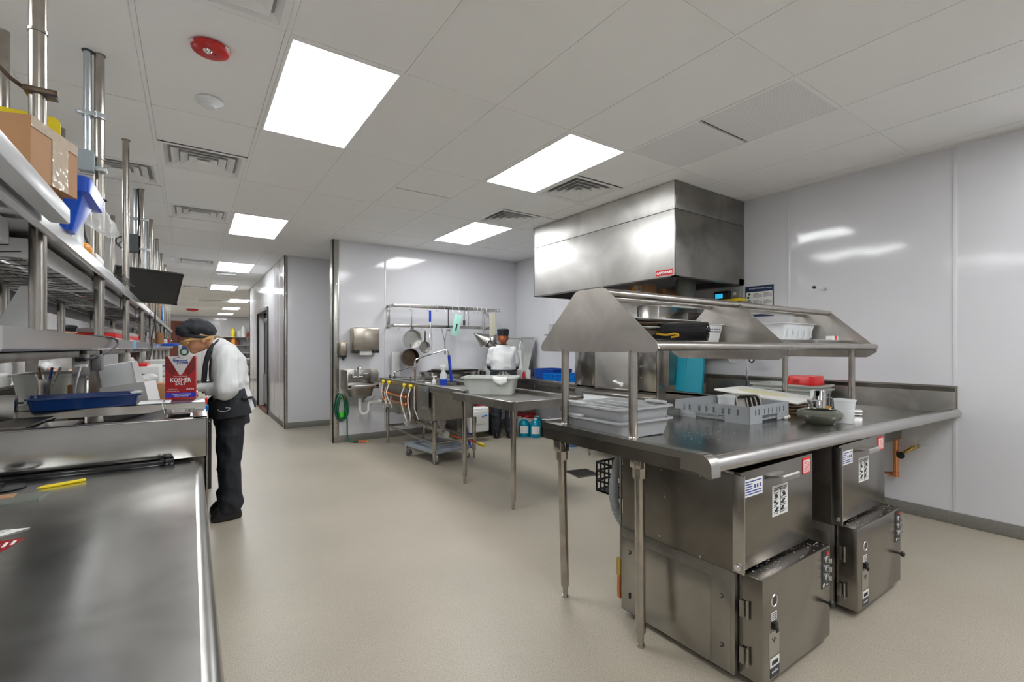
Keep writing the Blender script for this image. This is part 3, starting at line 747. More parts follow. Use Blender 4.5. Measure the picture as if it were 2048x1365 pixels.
t = thing('poster', 'navy bordered instruction poster with small print on the right wall', 'poster', (4.8, 2.53, 1.67))
MB().box(4.795, 4.799, 2.385, 2.675, 1.665, 1.98).build('sheet', navyp, t)
MB().box(4.793, 4.7952, 2.395, 2.665, 1.69, 1.92).build('white_field', paper, t)
m = MB(); random.seed(5)
for blk in range(3):
    for col, (y0, y1) in enumerate(((2.50, 2.59), (2.40, 2.485))):
        for k in range(5):
            z = 1.90-.072*blk-.009*k
            m.box(4.7922, 4.7931, y1-(y1-y0)*(1 if k else .6), y1, z, z+.0035)
m.build('print', inkg, t)
m = MB()
for k in range(6): m.ball((4.793, 2.63+.012*(k % 2), 1.90-.035*k), (.001, .014, .014), 8, 5)
m.build('pictures', mat('leaf_green', (.03, .12, .04), .6), t)
text('WAREWASHING', .022, face_mx(4.793, 2.55, 1.955), whiteink, t); text('innoServ', .018, face_mx(4.793, 2.43, 1.953), whiteink, t)
t = thing('temperature_display', 'small black display unit with blue screen on the wall below the hood', 'display', (4.78, 2.9, 1.85))
MB().box(4.70, 4.775, 2.80, 2.98, 1.86, 1.955, .018).build('case', black, t)
MB().box(4.697, 4.701, 2.87, 2.955, 1.875, 1.925, .001).build('blue_screen', cyan_e, t)
MB().box(4.72, 4.79, 2.70, 2.795, 1.87, 1.95, .004).build('grey_box', mat('switch_grey', (.25, .25, .25), .4), t)
MB().box(4.718, 4.72, 2.73, 2.76, 1.90, 1.93).build('switch', white, t)
t = thing('yellow_box', 'flat yellow box beneath the blue display unit', 'box', (4.75, 2.77, 1.82)); MB().box(4.66, 4.795, 2.66, 2.95, 1.83, 1.858, .003).build('box', yel2, t); 
MB().box(4.70, 4.796, 2.60, 3.0, 1.815, 1.829, .002).build('shelf_plate', steel_w, t)

# ---- exhaust hood
t = thing('exhaust_hood', 'large boxy stainless steel exhaust hood hanging from the ceiling over the dish machine', 'hood', (4.2, 3.75, 2.0))
hx0, hy0, hy1 = 3.645, 2.685, 4.82
m = MB(); m.box(hx0, 4.79, hy0, hy0+.012, 2.005, 2.615, .001); m.build('end_panel', mat('hood_shaded_side', (.30, .29, .27), .25, 1, var=.35, rvar=.015, vscale=2.5, bump=.2, bscale=2), t)  # same hood steel, with the end's shade put into its colour
m = MB(); m.box(hx0, 4.79, hy0, hy0+.012, 2.62, CEIL-.004, .001); m.build('end_closure_panel', MATS['hood_shaded_side'], t)
m = MB(); m.box(hx0, hx0+.012, hy0+.001, hy1, 2.005, 2.615, .001); m.build('front_panel', steel_hood, t)
m = MB(); m.box(hx0, hx0+.012, hy0+.001, hy1, 2.62, CEIL-.004, .001); m.build('front_closure_panel', steel_hood, t)
m = MB(); m.box(hx0, 4.79, hy1-.012, hy1, 2.005, CEIL-.004); m.build('far_panel', steel_hood, t)
m = MB(); m.box(hx0+.01, 4.79, hy0+.01, hy1-.01, 2.35, 2.36); m.build('inner_top', steel_d, t)
m = MB(); m.box(hx0, hx0+.06, hy0, hy1, 2.0, 2.008).box(hx0, 4.79, hy0, hy0+.05, 2.0, 2.008).box(hx0, 4.79, hy1-.05, hy1, 2.0, 2.008).box(4.70, 4.79, hy0, hy1, 2.0, 2.06); m.build('bottom_gutter', steel_d, t)
MB().box(hx0-.0015, hx0, 2.71, 2.90, 2.02, 2.072).build('badge', red, t)
MB().box(hx0-.002, hx0-.0013, 2.715, 2.895, 2.026, 2.066).build('badge_field', reddk, t)
text('CAPTIVEAIRE', .030, face_mx(hx0-.0025, 2.805, 2.045), whiteink, t, bold=.0006)
for y, z in ((2.72, 2.63), (4.75, 2.64), (2.72, 2.60)): MB().cyl((hx0-.003, y, z), (hx0, y, z), .005, 8).build('screw', chrome, t)

# ---- rack conveyor dish machine under the hood
t = thing('dish_machine', 'tall stainless door-type dish machine with white lower panels under the hood', 'dish machine', (4.05, 3.9, 0))
mx = 4.06
m = MB(); m.box(mx, 4.74, 3.20, 4.50, .55, 1.86, .004); m.build('cabinet', steel, t)
m = MB(); m.box(mx-.012, mx, 4.13, 4.45, .86, 1.84, .002).box(mx-.012, mx, 3.22, 3.46, .86, 1.84, .002).box(mx-.012, mx, 3.22, 4.45, .82, .88, .002); m.build('door_frame', mat('mirror_steel', (.50, .485, .46), .17, 1, var=.12, bump=.05, bscale=5), t)
m = MB(); m.box(mx-.022, mx-.006, 3.47, 4.12, .88, 1.80, .003); dr = m.build('door', steel_hood, t)
m = MB(); m.tube(smoothp([(mx-.02, 3.78, .955), (mx-.06, 3.78, .96), (mx-.085, 3.72, .955), (mx-.08, 3.66, .94)], 4), .013, 8); m.lathe([(.004, 0), (.026, .004), (.022, .02), (.004, .024)], (mx-.09, 3.64, .935), 14, 0); m.build('door_handle', white, dr)
for z in (.90, 1.02, 1.14, 1.26, 1.38):
    for y in (4.17, 3.42): MB().cyl((mx-.016, y, z), (mx-.012, y, z), .006, 8).build('bolt', chrome, t)
for a, b in ((3.78, 4.33), (3.29, 3.765)): MB().box(mx-.014, mx-.002, a, b, .35, .775, .002).build('white_panel', white_g, t)
m = MB(); m.box(mx-.03, mx, 3.27, 4.35, .785, .81, .006); m.build('drip_ledge', steel, t)
m = MB(); m.box(mx-.0, 4.70, 3.25, 4.40, .30, .55); m.build('base_cabinet', steel_d, t)
m = MB(); m.box(mx-.012, mx+.02, 3.22, 3.28, .30, .80, .003).cyl((mx-.02, 3.255, .76), (mx-.008, 3.255, .76), .012, 10); m.build('side_rail', steel_w, t)
for fx, fy in ((4.12, 4.30), (4.12, 3.35), (4.6, 4.3), (4.6, 3.35), (4.12, 3.9)):
    l = MB().cyl((fx, fy, .07), (fx, fy, .35), .02, 12).build('leg', tube_m, t); MB().cyl((fx, fy, 0), (fx, fy, .075), .014, 10).build('foot', tube_m, l)
m = MB(); m.box(4.10, 4.74, 3.10, 3.20, .95, 1.60, .003); m.build('exit_splash_shroud', steel_w, t)
m = MB(); m.box(4.35, 4.72, 3.05, 3.20, 1.40, 1.72, .004); m.build('control_cabinet', steel_d, t)
m = MB(); m.tube(smoothp([(4.35, 3.02, 1.56), (4.25, 3.05, 1.58), (4.15, 3.14, 1.53), (4.2, 3.1, 1.49), (4.3, 3.0, 1.5)], 5), .012, 8); m.tube(smoothp([(4.7, 2.7, 1.78), (4.55, 2.85, 1.72), (4.3, 3.05, 1.62), (4.2, 3.18, 1.52)], 5), .012, 8); m.build('cable', rubber, t)
m = MB(); m.box(mx-.014, mx-.012, 3.19, 3.26, 1.50, 1.56).box(mx-.014, mx-.012, 3.10, 3.18, 1.62, 1.67); m.build('warning_label', mat('pink_label', (.62, .45, .45), .6), t)
m = MB(); m.ball((mx-.016, 3.40, 1.56), (.004, .012, .012), 8, 6); m.build('lock', chrome, t)
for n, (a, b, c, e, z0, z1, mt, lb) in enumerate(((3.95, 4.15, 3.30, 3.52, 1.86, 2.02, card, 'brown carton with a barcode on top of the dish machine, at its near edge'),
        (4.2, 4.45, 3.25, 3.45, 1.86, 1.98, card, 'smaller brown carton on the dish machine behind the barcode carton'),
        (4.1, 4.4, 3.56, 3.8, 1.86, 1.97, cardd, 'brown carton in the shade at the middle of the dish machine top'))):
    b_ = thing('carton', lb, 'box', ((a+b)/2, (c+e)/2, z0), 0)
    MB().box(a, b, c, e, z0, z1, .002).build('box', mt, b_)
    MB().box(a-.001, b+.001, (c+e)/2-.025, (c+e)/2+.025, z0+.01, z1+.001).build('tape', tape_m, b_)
    if n == 0:
        q = MB().box(a-.002, a-.0005, c+.03, c+.09, z1-.07, z1-.02).build('barcode_label', paper, b_)
        mm = MB()
        for i in range(8): mm.box(a-.003, a-.002, c+.036+.006*i, c+.039+.006*i, z1-.063, z1-.028)
        mm.build('barcode', ink, q); MB().box(a-.002, a-.0005, c+.10, c+.16, z0+.02, z1-.03).build('orange_label', amber, b_)
        MB().box(a-.002, a-.0005, c+.17, c+.21, z0+.01, z1-.06).build('yellow_label', yel2, b_)
b_ = tag(MB().ball((4.35, 3.08, 2.0), (.13, .09, .16), 14, 10).build('plastic_bag', mat('grey_bag', (.16, .17, .15), .5, bump=.8, bscale=14)), 'dark grey-green bag under the hood beside the cartons', 'bag')

# teal folded racks / boards behind the overshelf
for k, (y0, y1, x) in enumerate(((2.98, 3.10, 4.20), (2.88, 2.975, 4.19), (2.77, 2.878, 4.17))):
    b_ = thing('cutting_board', ['teal cutting board standing nearest the dish machine', 'teal cutting board standing between the two others', 'teal cutting board standing farthest from the dish machine'][k], 'cutting board', (x, y0, .91), 0, 'teal boards standing on the dish table')
    m = MB(); m.hull([(x, y0, .895), (x+.03, y0, .895), (x+.03, y1, .895), (x, y1, .895)], [(x+.05, y0+.004, 1.34), (x+.08, y0+.004, 1.34), (x+.08, y1-.003, 1.34), (x+.05, y1-.003, 1.34)]); m.build('board', teal, b_)
t = thing('pre_rinse_faucet', 'thin chrome faucet riser standing by the wall backsplash', 'faucet', (4.6, 2.55, .9))
m = MB(); m.tube([(4.62, 2.56, .86), (4.62, 2.56, 1.27)], .009, 10).cyl((4.62, 2.56, .86), (4.62, 2.56, .90), .018, 12); m.build('riser', chrome, t)
m = MB(); m.cyl((4.62, 2.6, 1.26), (4.62, 2.48, 1.26), .013, 10).cyl((4.60, 2.50, 1.23), (4.58, 2.50, 1.23), .02, 12); m.build('valve', chrome, t)
m = MB(); m.torus((4.58, 2.49, 1.225), .024, .007, 0, 18, 8); m.build('valve_wheel', rubber, t)
t = thing('wall_dispenser', 'dark grey chemical dispenser on the wall behind the overshelf posts', 'dispenser', (4.78, 3.0, 1.2))
MB().box(4.68, 4.79, 2.86, 3.08, 1.24, 1.40, .01).build('case', mat('disp_grey', (.10, .10, .10), .4), t); MB().cyl((4.68, 2.84, 1.27), (4.68, 2.90, 1.27), .02, 12).build('nozzle', black, t)
m = MB(); m.tube(smoothp([(4.76, 2.88, 1.28), (4.76, 2.82, 1.2), (4.76, 2.75, 1.19), (4.76, 2.70, 1.25), (4.77, 2.70, 1.4)], 6), .004, 6); m.build('tube', white, t)

# ---- things on the dish table
# stacked grey cutlery trays
def ztb(x): return zt(x)+.002
for k in range(2):
    t = thing('cutlery_tray', ['lower grey plastic cutlery tray at the left end of the dish table', 'upper grey plastic cutlery tray at the left end of the dish table'][k], 'cutlery tray', (1.86, 1.74, ztb(1.8)+.062*k), 0, 'grey cutlery trays on the dish table')
    z = ztb(1.9)+.064*k+.002; m = MB()
    a, b, c, e = 1.665, 2.05, 1.535, 1.93
    tray(m, a, b, c, e, z, z+.085, .004, .022, .03, .018, 4, .008); m.build('tray', traygrey, t)
    m = MB()
    for i in range(1, 4):
        x = a+(b-a)*i/4
        m.box(x-.012, x+.012, c+.03, e-.03, z+.02, z+.08, .004)
    m.build('divider', traygrey, t)
    MB().box(a-.02, a+.02, e-.15, e-.03, z+.085, z+.098, .005).build('handle_lip', lidgrey, t)
    MB().box(b-.02, b+.02, c+.04, c+.16, z+.085, z+.098, .005).build('handle_lip', lidgrey, t)
# dish rack, turned a little
t = thing('dish_rack', 'light grey square dish rack with slotted sides in the middle of the dish table', 'dish rack', (2.98, 1.77, ztb(3)), 0)
RZ = math.radians(2)
z0 = 0; A = .255
T_ = Matrix.Translation((2.985, 1.765, ztb(3.0))) @ Matrix.Rotation(RZ, 4, 'Z')
def rside(k):
    m = MB(T_ @ Matrix.Rotation(PI/2*k, 4, 'Z'))
    t_ = .006; y = -A
    m.box(-A, A, y, y+t_, .085, .108)           # top band
    m.box(-A, -.10, y, y+t_, 0, .05); m.box(.10, A, y, y+t_, 0, .05); m.box(-.10, .10, y, y+t_, .045, .05)   # lower band with hand arch
    xs = [-A, -.19, -.175, -.150, -.135, -.08, -.065, -.03, -.015, .02, .035, .08, .095, .12, .135, .175, .19, A]
    for i in range(0, len(xs), 2): m.box(xs[i], xs[i+1], y, y+t_, .05, .085)
    m.box(-.19, .19, y+.016, y+.02, .045, .09)   # recessed inner skin
    return m
for k in range(4): rside(k).build('side_wall', rackgrey, t)
m = MB(T_)
for i in range(11): m.box(-A+.01, A-.01, -.24+.048*i-.003, -.24+.048*i+.003, .012, .022); m.box(-.24+.048*i-.003, -.24+.048*i+.003, -A+.01, A-.01, .012, .022)
m.build('floor_grid', rackgrey, t)
text('CAMBRO', .022, T_ @ Matrix.Rotation(-PI/2, 4, 'Z') @ Matrix.Translation((-.16, -A-.0015, .03)) @ Matrix.Rotation(PI/2, 4, 'X'), mat('rack_print', (.55, .57, .6), .5), t)
def delicup(x, y, z, h, r, lab, water=0):
    t = thing('deli_container', lab, 'container', (x, y, z))
    m = MB(); m.lathe([(.001, .001), (r*.80, .001), (r*.82, .004), (r*.97, h-.012), (r*1.06, h-.011), (r*1.06, h), (r*1.0, h), (r*.95, h-.012), (r*.79, .004), (.001, .003)], (x, y, z), 28); m.build('cup', frost, t)
    if water: MB().lathe([(.001, .005), (r*.78, .005), (r*.84, h*.33), (.001, h*.33)], (x, y, z), 24).build('liquid', mat('water', (.7, .75, .75), .02, alpha=.35), t)
    return t
delicup(2.86, 1.72, ztb(2.8)+.022, .125, .052, 'empty translucent deli cup standing in the grey dish rack')
delicup(3.36, 1.24, ztb(3.3), .145, .058, 'translucent deli container with some water at the right on the dish table', 1)
for k in range(4):
    t = thing('hotel_pan', ['rearmost', 'second', 'third', 'foremost'][k]+' small steel pan of the nested row standing in the dish rack', 'steel pan', (3.1, 1.75, ztb(3)+.02), 0, 'small steel pans in the dish rack')
    T2 = Matrix.Translation((3.05+.016*k, 1.80-.022*k, ztb(3)+.075)) @ Matrix.Rotation(math.radians(-25), 4, 'Z') @ Matrix.Rotation(math.radians(72), 4, 'X')
    m = MB(T2); tray(m, -.085, .085, -.055, .055, 0, .05, .002, .012, .03, .008); m.build('pan', steel_w, t)
# sheet pans with two white cutting boards
for k in range(2):
    t = thing('sheet_pan', ['lower', 'upper'][k]+' brown-stained sheet pan beneath the white cutting boards', 'sheet pan', (3.75, 1.85, ztb(3.7)+.02*k), 0, 'sheet pans under the cutting boards')
    T2 = Matrix.Translation((3.68, 1.78, ztb(3.7)+.004+.022*k)) @ Matrix.Rotation(math.radians(3), 4, 'Z')
    m = MB(T2); tray(m, -.24, .26, -.20, .22, 0, .022, .003, .012, .03, .007); m.build('pan', mat('stained_pan', (.35, .27, .15), .4, 1, var=.4, vscale=8) if k == 0 else MATS['stained_pan'], t)
for k in range(2):
    t = thing('cutting_board', ['small white cutting board lying on the sheet pans under the large one', 'large white cutting board with a yellow stain lying tilted on the sheet pans'][k], 'cutting board', (3.7, 1.85, .95), 0, 'white cutting boards on the dish table')
    if k == 0:
        MB().box(3.50, 3.86, 1.60, 2.0, ztb(3.7)+.050, ztb(3.7)+.062, .004).build('board', mat('tan_board', (.45, .33, .22), .5), t)
    else:
        T2 = Matrix.Translation((3.67, 1.84, .985)) @ Matrix.Rotation(math.radians(5), 4, 'Z') @ Matrix.Rotation(math.radians(5.5), 4, 'X')
        m = MB(T2); m.box(-.25, .235, -.27, .33, -.006, .006, .003); m.build('board', board, t)
        m = MB(T2); m.lathe([(.001, .0), (.09, .0), (.11, .0005), (.001, .0005)], (-.02, .06, .0062), 20, sx=1, sy=1.6); m.build('yellow_stain', stain, t)
# bowl
t = thing('ceramic_bowl', 'squat olive green ceramic bowl near the front edge of the dish table', 'bowl', (3.18, 1.31, ztb(3.2)))
m = MB(); m.lathe([(.001, 0), (.072, 0), (.076, .006), (.112, .032), (.124, .052), (.121, .068), (.106, .080), (.090, .084), (.087, .079), (.100, .066), (.106, .050), (.08, .018), (.001, .012)], (3.20, 1.315, ztb(3.2)), 40); m.build('bowl', ceram, t)
# shaker tins
t = thing('shaker_tin', 'tall shiny steel malt cup behind the olive bowl', 'cup', (3.55, 1.45, ztb(3.5)))
m = MB(); m.lathe([(.001, 0), (.037, 0), (.040, .006), (.050, .175), (.052, .178), (.048, .178), (.037, .008), (.001, .006)], (3.56, 1.47, ztb(3.5)), 28); m.build('cup', chrome, t)
t = thing('shaker_tin', 'shorter shiny steel cup in front of the malt cup', 'cup', (3.43, 1.44, ztb(3.5)))
m = MB(); m.lathe([(.001, 0), (.033, 0), (.036, .006), (.045, .115), (.047, .117), (.042, .117), (.033, .008), (.001, .006)], (3.45, 1.45, ztb(3.5)), 28); m.build('cup', chrome, t)
t = thing('glass_mug', 'clear glass mug beside the malt cup', 'mug', (3.68, 1.46, ztb(3.6)))
m = MB(); m.lathe([(.001, 0), (.032, 0), (.036, .15), (.033, .15), (.030, .008), (.001, .006)], (3.70, 1.49, ztb(3.6)), 24); m.build('body', clear, t)
m = MB(); m.tube(smoothp([(3.735, 1.48, ztb(3.6)+.12), (3.77, 1.47, ztb(3.6)+.11), (3.775, 1.47, ztb(3.6)+.06), (3.735, 1.48, ztb(3.6)+.03)]), .005, 8); m.build('handle', clear, t)
t = thing('steel_tumbler', 'small steel cup lying on its side to the right of the deli container', 'cup', (3.83, 1.36, ztb(3.8)))
m = MB(); m.cyl((3.72, 1.44, ztb(3.8)+.024), (3.86, 1.33, ztb(3.8)+.021), .020, 18, .023).cyl((3.86, 1.33, ztb(3.8)+.021), (3.865, 1.326, ztb(3.8)+.021), .015, 14); m.build('cup', chrome, t)
tag(MB().ball((3.17, 1.50, ztb(3.2)+.012), (.016, .014, .012), 7, 5).ball((3.185, 1.49, ztb(3.2)+.02), (.012, .012, .011), 7, 5).build('crumpled_paper', paper, loc=(3.17, 1.5, ztb(3.2))), 'crumpled white paper scrap beside the grey dish rack', 'paper')
t = thing('orange_scoop', 'small orange and tan object half hidden behind the glass mug', 'utensil', (3.75, 1.55, ztb(3.7)))
MB().ball((3.76, 1.50, ztb(3.7)+.03), (.02, .035, .028), 12, 8).build('bowl', amber, t); MB().cyl((3.76, 1.5, ztb(3.7)+.03), (3.80, 1.62, ztb(3.7)+.04), .006, 8).build('handle', amber, t)
# bus tubs and the red bin
for k in range(2):
    z = ztb(4.5)+.002+.035*k
    t = thing('bus_tub', ['lower pale grey bus tub by the wall backsplash', 'upper pale grey bus tub nested in the other by the wall backsplash'][k], 'bus tub', (4.5, 2.1, z), 0, 'pale bus tubs by the backsplash')
    m = MB(); tray(m, 4.28, 4.66, 1.80, 2.34, z, z+.125, .004, .025, .05, .016, 4, .012); m.build('tub', tubgrey, t)
t = thing('red_basin', 'upturned bright red plastic bin on top of the stacked bus tubs', 'bin', (4.5, 2.0, 1.04))
m = MB(); zz = ztb(4.5)+.162
m.loft([[(p[0], p[1], z) for p in rrect(4.36+q, 4.60-q, 1.84+q, 2.06-q, .03)] for z, q in ((zz, 0), (zz+.07, .006), (zz+.076, .010), (zz+.078, .02))]); m.build('bin', red, t)
m = MB()
for i in range(5): m.box(4.357, 4.361, 1.95, 2.02-.006*i, zz+.012+.008*i, zz+.015+.008*i)
m.build('ribs', red, t)
# ================================================================ SINK AREA
# ---- hand sink on the wall
t = thing('hand_sink', 'small stainless wall-mounted hand sink with side splashes, beside the green hose', 'sink', (1.96, 6.87, .75))
sx0, sx1, sy0, sy1 = 1.755, 2.185, 6.50, 6.875
m = MB()
def sidep(x): return MB().prism([(sy1, .77), (sy1, 1.035), (sy0+.06, 1.035), (sy0+.02, 1.02), (sy0, .98), (sy0, .77)], 0, x-.003, x+.003)
sidep(sx0).build('side_splash', steel, t); sidep(sx1).build('side_splash', steel, t)
MB().box(sx0, sx1, sy1-.012, sy1, .76, 1.035, .002).build('back_splash', steel, t)
m = MB(); m.box(sx0, sx1, sy0, sy0+.03, .775, .83, .004).box(sx0, sx0+.05, sy0, sy1, .80, .825, .002).box(sx1-.05, sx1, sy0, sy1, .80, .825, .002).box(sx0, sx1, sy1-.09, sy1-.01, .80, .825, .002); m.build('rim', steel, t)
m = MB(); tray(m, sx0+.045, sx1-.045, sy0+.025, sy1-.08, .665, .815, .004, .03, .06, 0, 4); m.build('bowl', steel_w, t)
m = MB(); m.box(1.88, 2.07, 6.80, 6.86, .905, .935, .01).cyl((1.975, 6.80, .93), (1.975, 6.80, 1.03), .017, 12).tube(smoothp([(1.975, 6.80, 1.02), (1.975, 6.78, 1.075), (1.975, 6.70, 1.085), (1.975, 6.65, 1.05)], 6), .010, 10)
m.cyl((1.885, 6.79, .92), (1.885, 6.79, .965), .014, 10).cyl((2.065, 6.79, .92), (2.065, 6.79, .965), .014, 10)
for a, b in ((1.885, 1.84), (2.065, 2.12)): m.cyl((a, 6.79, .965), (b, 6.74, .972), .006, 8)
m.build('faucet', chrome, t)
m = MB(); m.cyl((1.965, 6.66, .665), (1.965, 6.66, .50), .022, 14).cyl((1.965, 6.66, .635), (1.965, 6.66, .605), .031, 14)
m.tube([(1.965, 6.66, .50)]+arc((2.025, .47), .06, PI, 2*PI, 10, lambda x, z: (x, 6.66+.0*x, z-.0))+[(2.085, 6.68, .50)], .022, 14)
m.tube([(2.085, 6.66, .47), (2.085, 6.67, .53), (2.10, 6.69, .555), (2.13, 6.70, .56)], .022, 14).cyl((2.12, 6.70, .56), (2.15, 6.70, .56), .031, 14)
m.cyl((2.025, 6.66, .41), (2.025, 6.66, .385), .016, 10)
m.build('drain_trap', pvc, t)
m = MB(); m.tube([(2.14, 6.70, .56), (2.38, 6.65, .565)], .027, 14).tube([(2.24, 6.72, .56), (2.28, 6.71, .56)], .034, 14); m.build('waste_pipe', pvc, t)
for i, (a, b) in enumerate(((1.90, 2.02), (2.0, 2.14))):
    m = MB(); m.tube(smoothp([(1.82+.03*i, 6.84, .60-.03*i), (a, 6.80, .56), (b, 6.78, .575), (b+.09, 6.80, .64)], 6), .008, 8).cyl((1.82+.03*i, 6.87, .60-.03*i), (1.82+.03*i, 6.80, .60-.03*i), .012, 10); m.build('supply_hose', braid, t)

t = thing('soap_dispenser', 'slim brushed steel soap dispenser on the wall at the metal corner strip', 'soap dispenser', (1.78, 6.87, 1.2))
MB().box(1.728, 1.832, 6.79, 6.875, 1.235, 1.43, .015, 3).build('case', mat('warm_steel', (.50, .45, .38), .22, 1, stretch=(12, 12, .5), rvar=.08, vscale=6), t)
MB().box(1.738, 1.822, 6.80, 6.875, 1.205, 1.240, .006).build('base', blackg, t); MB().cyl((1.78, 6.82, 1.165), (1.78, 6.82, 1.21), .016, 12).build('nozzle', black, t)
MB().ball((1.78, 6.84, 1.435), (.008, .008, .008), 8, 6).build('lock', chrome, t)
t = thing('paper_towel_dispenser', 'square brushed steel paper towel dispenser with white towel hanging out', 'towel dispenser', (2.08, 6.87, 1.27))
m = MB(); m.box(1.885, 2.262, 6.70, 6.875, 1.30, 1.635, .02, 3); m.build('cover', MATS['warm_steel'], t)
m = MB(); m.box(1.89, 1.975, 6.705, 6.87, 1.27, 1.302, .004).box(2.17, 2.257, 6.705, 6.87, 1.27, 1.302, .004).box(1.97, 2.175, 6.705, 6.87, 1.315, 1.325); m.build('bottom_trim', blackg, t)
m = MB(); N_ = 16
pts = [(1.985+.18*i/N_, 6.74, 1.243-(.006 if i % 2 else 0)) for i in range(N_+1)]
m.hull([(p[0], 6.738, p[2]) for p in pts]+[(2.165, 6.738, 1.315), (1.985, 6.738, 1.315)], [(p[0], 6.742, p[2]) for p in pts]+[(2.165, 6.742, 1.315), (1.985, 6.742, 1.315)]); m.build('paper_towel', paper, t)
MB().cyl((2.262, 6.80, 1.48), (2.268, 6.80, 1.48), .012, 10).build('lock', chrome, t)
m = MB(); m.box(2.03, 2.11, 6.698, 6.70, 1.37, 1.376); m.build('embossed_mark', steel_d, t)

# ---- coiled green hose on the wall
t = thing('garden_hose', 'coiled dark green hose hanging beneath the hand sink with orange nozzle on the floor', 'hose', (1.78, 6.84, .5))
m = MB(); random.seed(4)
for k in range(5):
    o = .012*k
    cx_, w_ = 1.75+.006*k, .055+.012*(k % 3)
    p = [(cx_+w_*math.sin(a)*(1.0 if math.cos(a) > 0 else 1.15), 6.845-.012*k, .50+(.19-.006*k)*math.cos(a)) for a in [2*PI*i/24 for i in range(24)]]
    m.tube(p, .0105, 8, closed=True)
m.build('coil', greenh, t)
m = MB(); m.tube(smoothp([(1.79, 6.80, .62), (1.82, 6.78, .35), (1.825, 6.78, .12), (1.84, 6.76, .04), (1.90, 6.72, .018)], 8), .0105, 8); m.build('hose_tail', greenh, t)
MB().tube([(1.90, 6.72, .018), (1.96, 6.69, .02)], .014, 10).build('coupling', rubber, t)
m = MB(); m.tube([(1.96, 6.69, .02), (2.06, 6.63, .02)], .016, 10, r2=.011); n_ = m.build('nozzle', orange, t)
MB().tube([(2.06, 6.63, .02), (2.075, 6.62, .02)], .011, 10).tube([(1.958, 6.691, .02), (1.966, 6.687, .02)], .0175, 10).build('nozzle_tip', yellow, n_)
m = MB(); m.lathe([(.01, 0), (.034, .006), (.036, .05), (.03, .075), (.01, .08)], (1.755, 6.80, .365), 16); m.build('green_fitting', greenb, t)
MB().cyl((1.78, 6.87, .68), (1.78, 6.78, .68), .014, 10).cyl((1.78, 6.79, .68), (1.78, 6.79, .62), .014, 10).build('brass_tap', brass, t)

# ---- three compartment sink
t = thing('compartment_sink', 'long stainless compartment sink with copper manifold and braided hoses on its back', 'sink', (2.25, 4.95, 0))
A0, A1, B0, B1 = 2.245, 2.90, 4.19, 6.66
deck = .915
m = MB(); m.box(A0, A0+.10, B0, B1, deck-.012, deck, .003).box(A1-.03, A1+.03, B0, B1, deck-.02, deck, .008).box(A0, A1, B1-.03, B1, deck-.012, deck)
m.box(A0, A0+.006, B0, B1, deck-.075, deck, .001); m.build('back_deck', steel_w, t)
m = MB(); m.box(A0+.10, A1-.03, B0, 4.95, deck-.035, deck-.03).box(A0+.09, A0+.10, B0, 4.95, deck-.035, deck).box(A0+.1, A1-.03, B0, B0+.006, deck-.075, deck-.03); m.build('drainboard', steel_w, t)
ys = [4.95, 5.45, 5.95, 6.45]
for i in range(3):
    m = MB(); zb = .50-.02*i
    tray(m, A0+.03, A1-.04, ys[i]+.003, ys[i+1]-.003, zb, deck-.02, .004, .012, .05, 0, 4); m.build('bowl', steel_w if i else mat('bowl_steel', (.40, .375, .34), .3, 1, var=.25, rvar=.1, vscale=4), t)
m = MB(); m.box(A0+.02, A0+.028, 5.62, 6.62, .56, .84, .001); m.build('side_skirt', steel_w, t)
m = MB(); m.box(A0-.012, A0-.006, 4.95, 5.245, .63, .895, .001); pl_ = m.build('cover_plate', mat('grey_plate', (.33, .34, .34), .35, 1, var=.1), t)
MB().cyl((A0-.018, 5.02, .855), (A0-.012, 5.02, .855), .010, 10).cyl((A0-.016, 5.10, .655), (A0-.012, 5.10, .655), .006, 8).build('plate_screw', chrome, pl_)
for fx, fy in ((2.30, 4.93), (2.85, 4.98), (2.30, 6.47), (2.85, 6.47)):
    l = MB().cyl((fx, fy, .10), (fx, fy, .50), .0225, 14).build('leg', tube_m, t)
    MB().cyl((fx, fy, 0), (fx, fy, .11), .014, 10).cyl((fx, fy, .095), (fx, fy, .11), .019, 10).build('foot', tube_m, l)
    MB().cyl((fx, fy, .43), (fx, fy, .50), .031, 12).build('leg_socket', tube_m, l); MB().cyl((fx, fy, .22), (fx, fy, .27), .028, 12).build('collar', tube_m, l)
for a, b in (((2.30, 4.93), (2.30, 6.47)), ((2.30, 4.93), (2.85, 4.98)), ((2.30, 6.47), (2.85, 6.47)), ((2.85, 4.98), (2.85, 6.47))):
    MB().cyl((*a, .245), (*b, .245), .0165, 12).build('cross_rail', tube_m, t)
# waste pipes
m = MB(); m.tube([(2.56, 6.35, .36), (2.56, 5.2, .30)], .032, 14).tube([(2.56, 5.22, .30), (2.56, 5.15, .297)], .042, 16)
for y in (6.2, 5.7, 5.25):
    m.cyl((2.56, y, .32), (2.56, y, .50), .030, 14).cyl((2.56, y, .40), (2.56, y, .45), .042, 14).cyl((2.56, y-.05, .315), (2.56, y+.05, .32), .041, 14)
m.build('waste_pipe', mat('aged_pvc', (.50, .46, .40), .45, var=.15), t)
MB().cyl((2.56, 5.14, .296), (2.56, 5.153, .297), .040, 20).build('cleanout_cap', pvc, t)
MB().cyl((2.30, 5.45, .90), (2.285, 5.45, .42), .010, 10).build('overflow_pipe', steel_d, t)
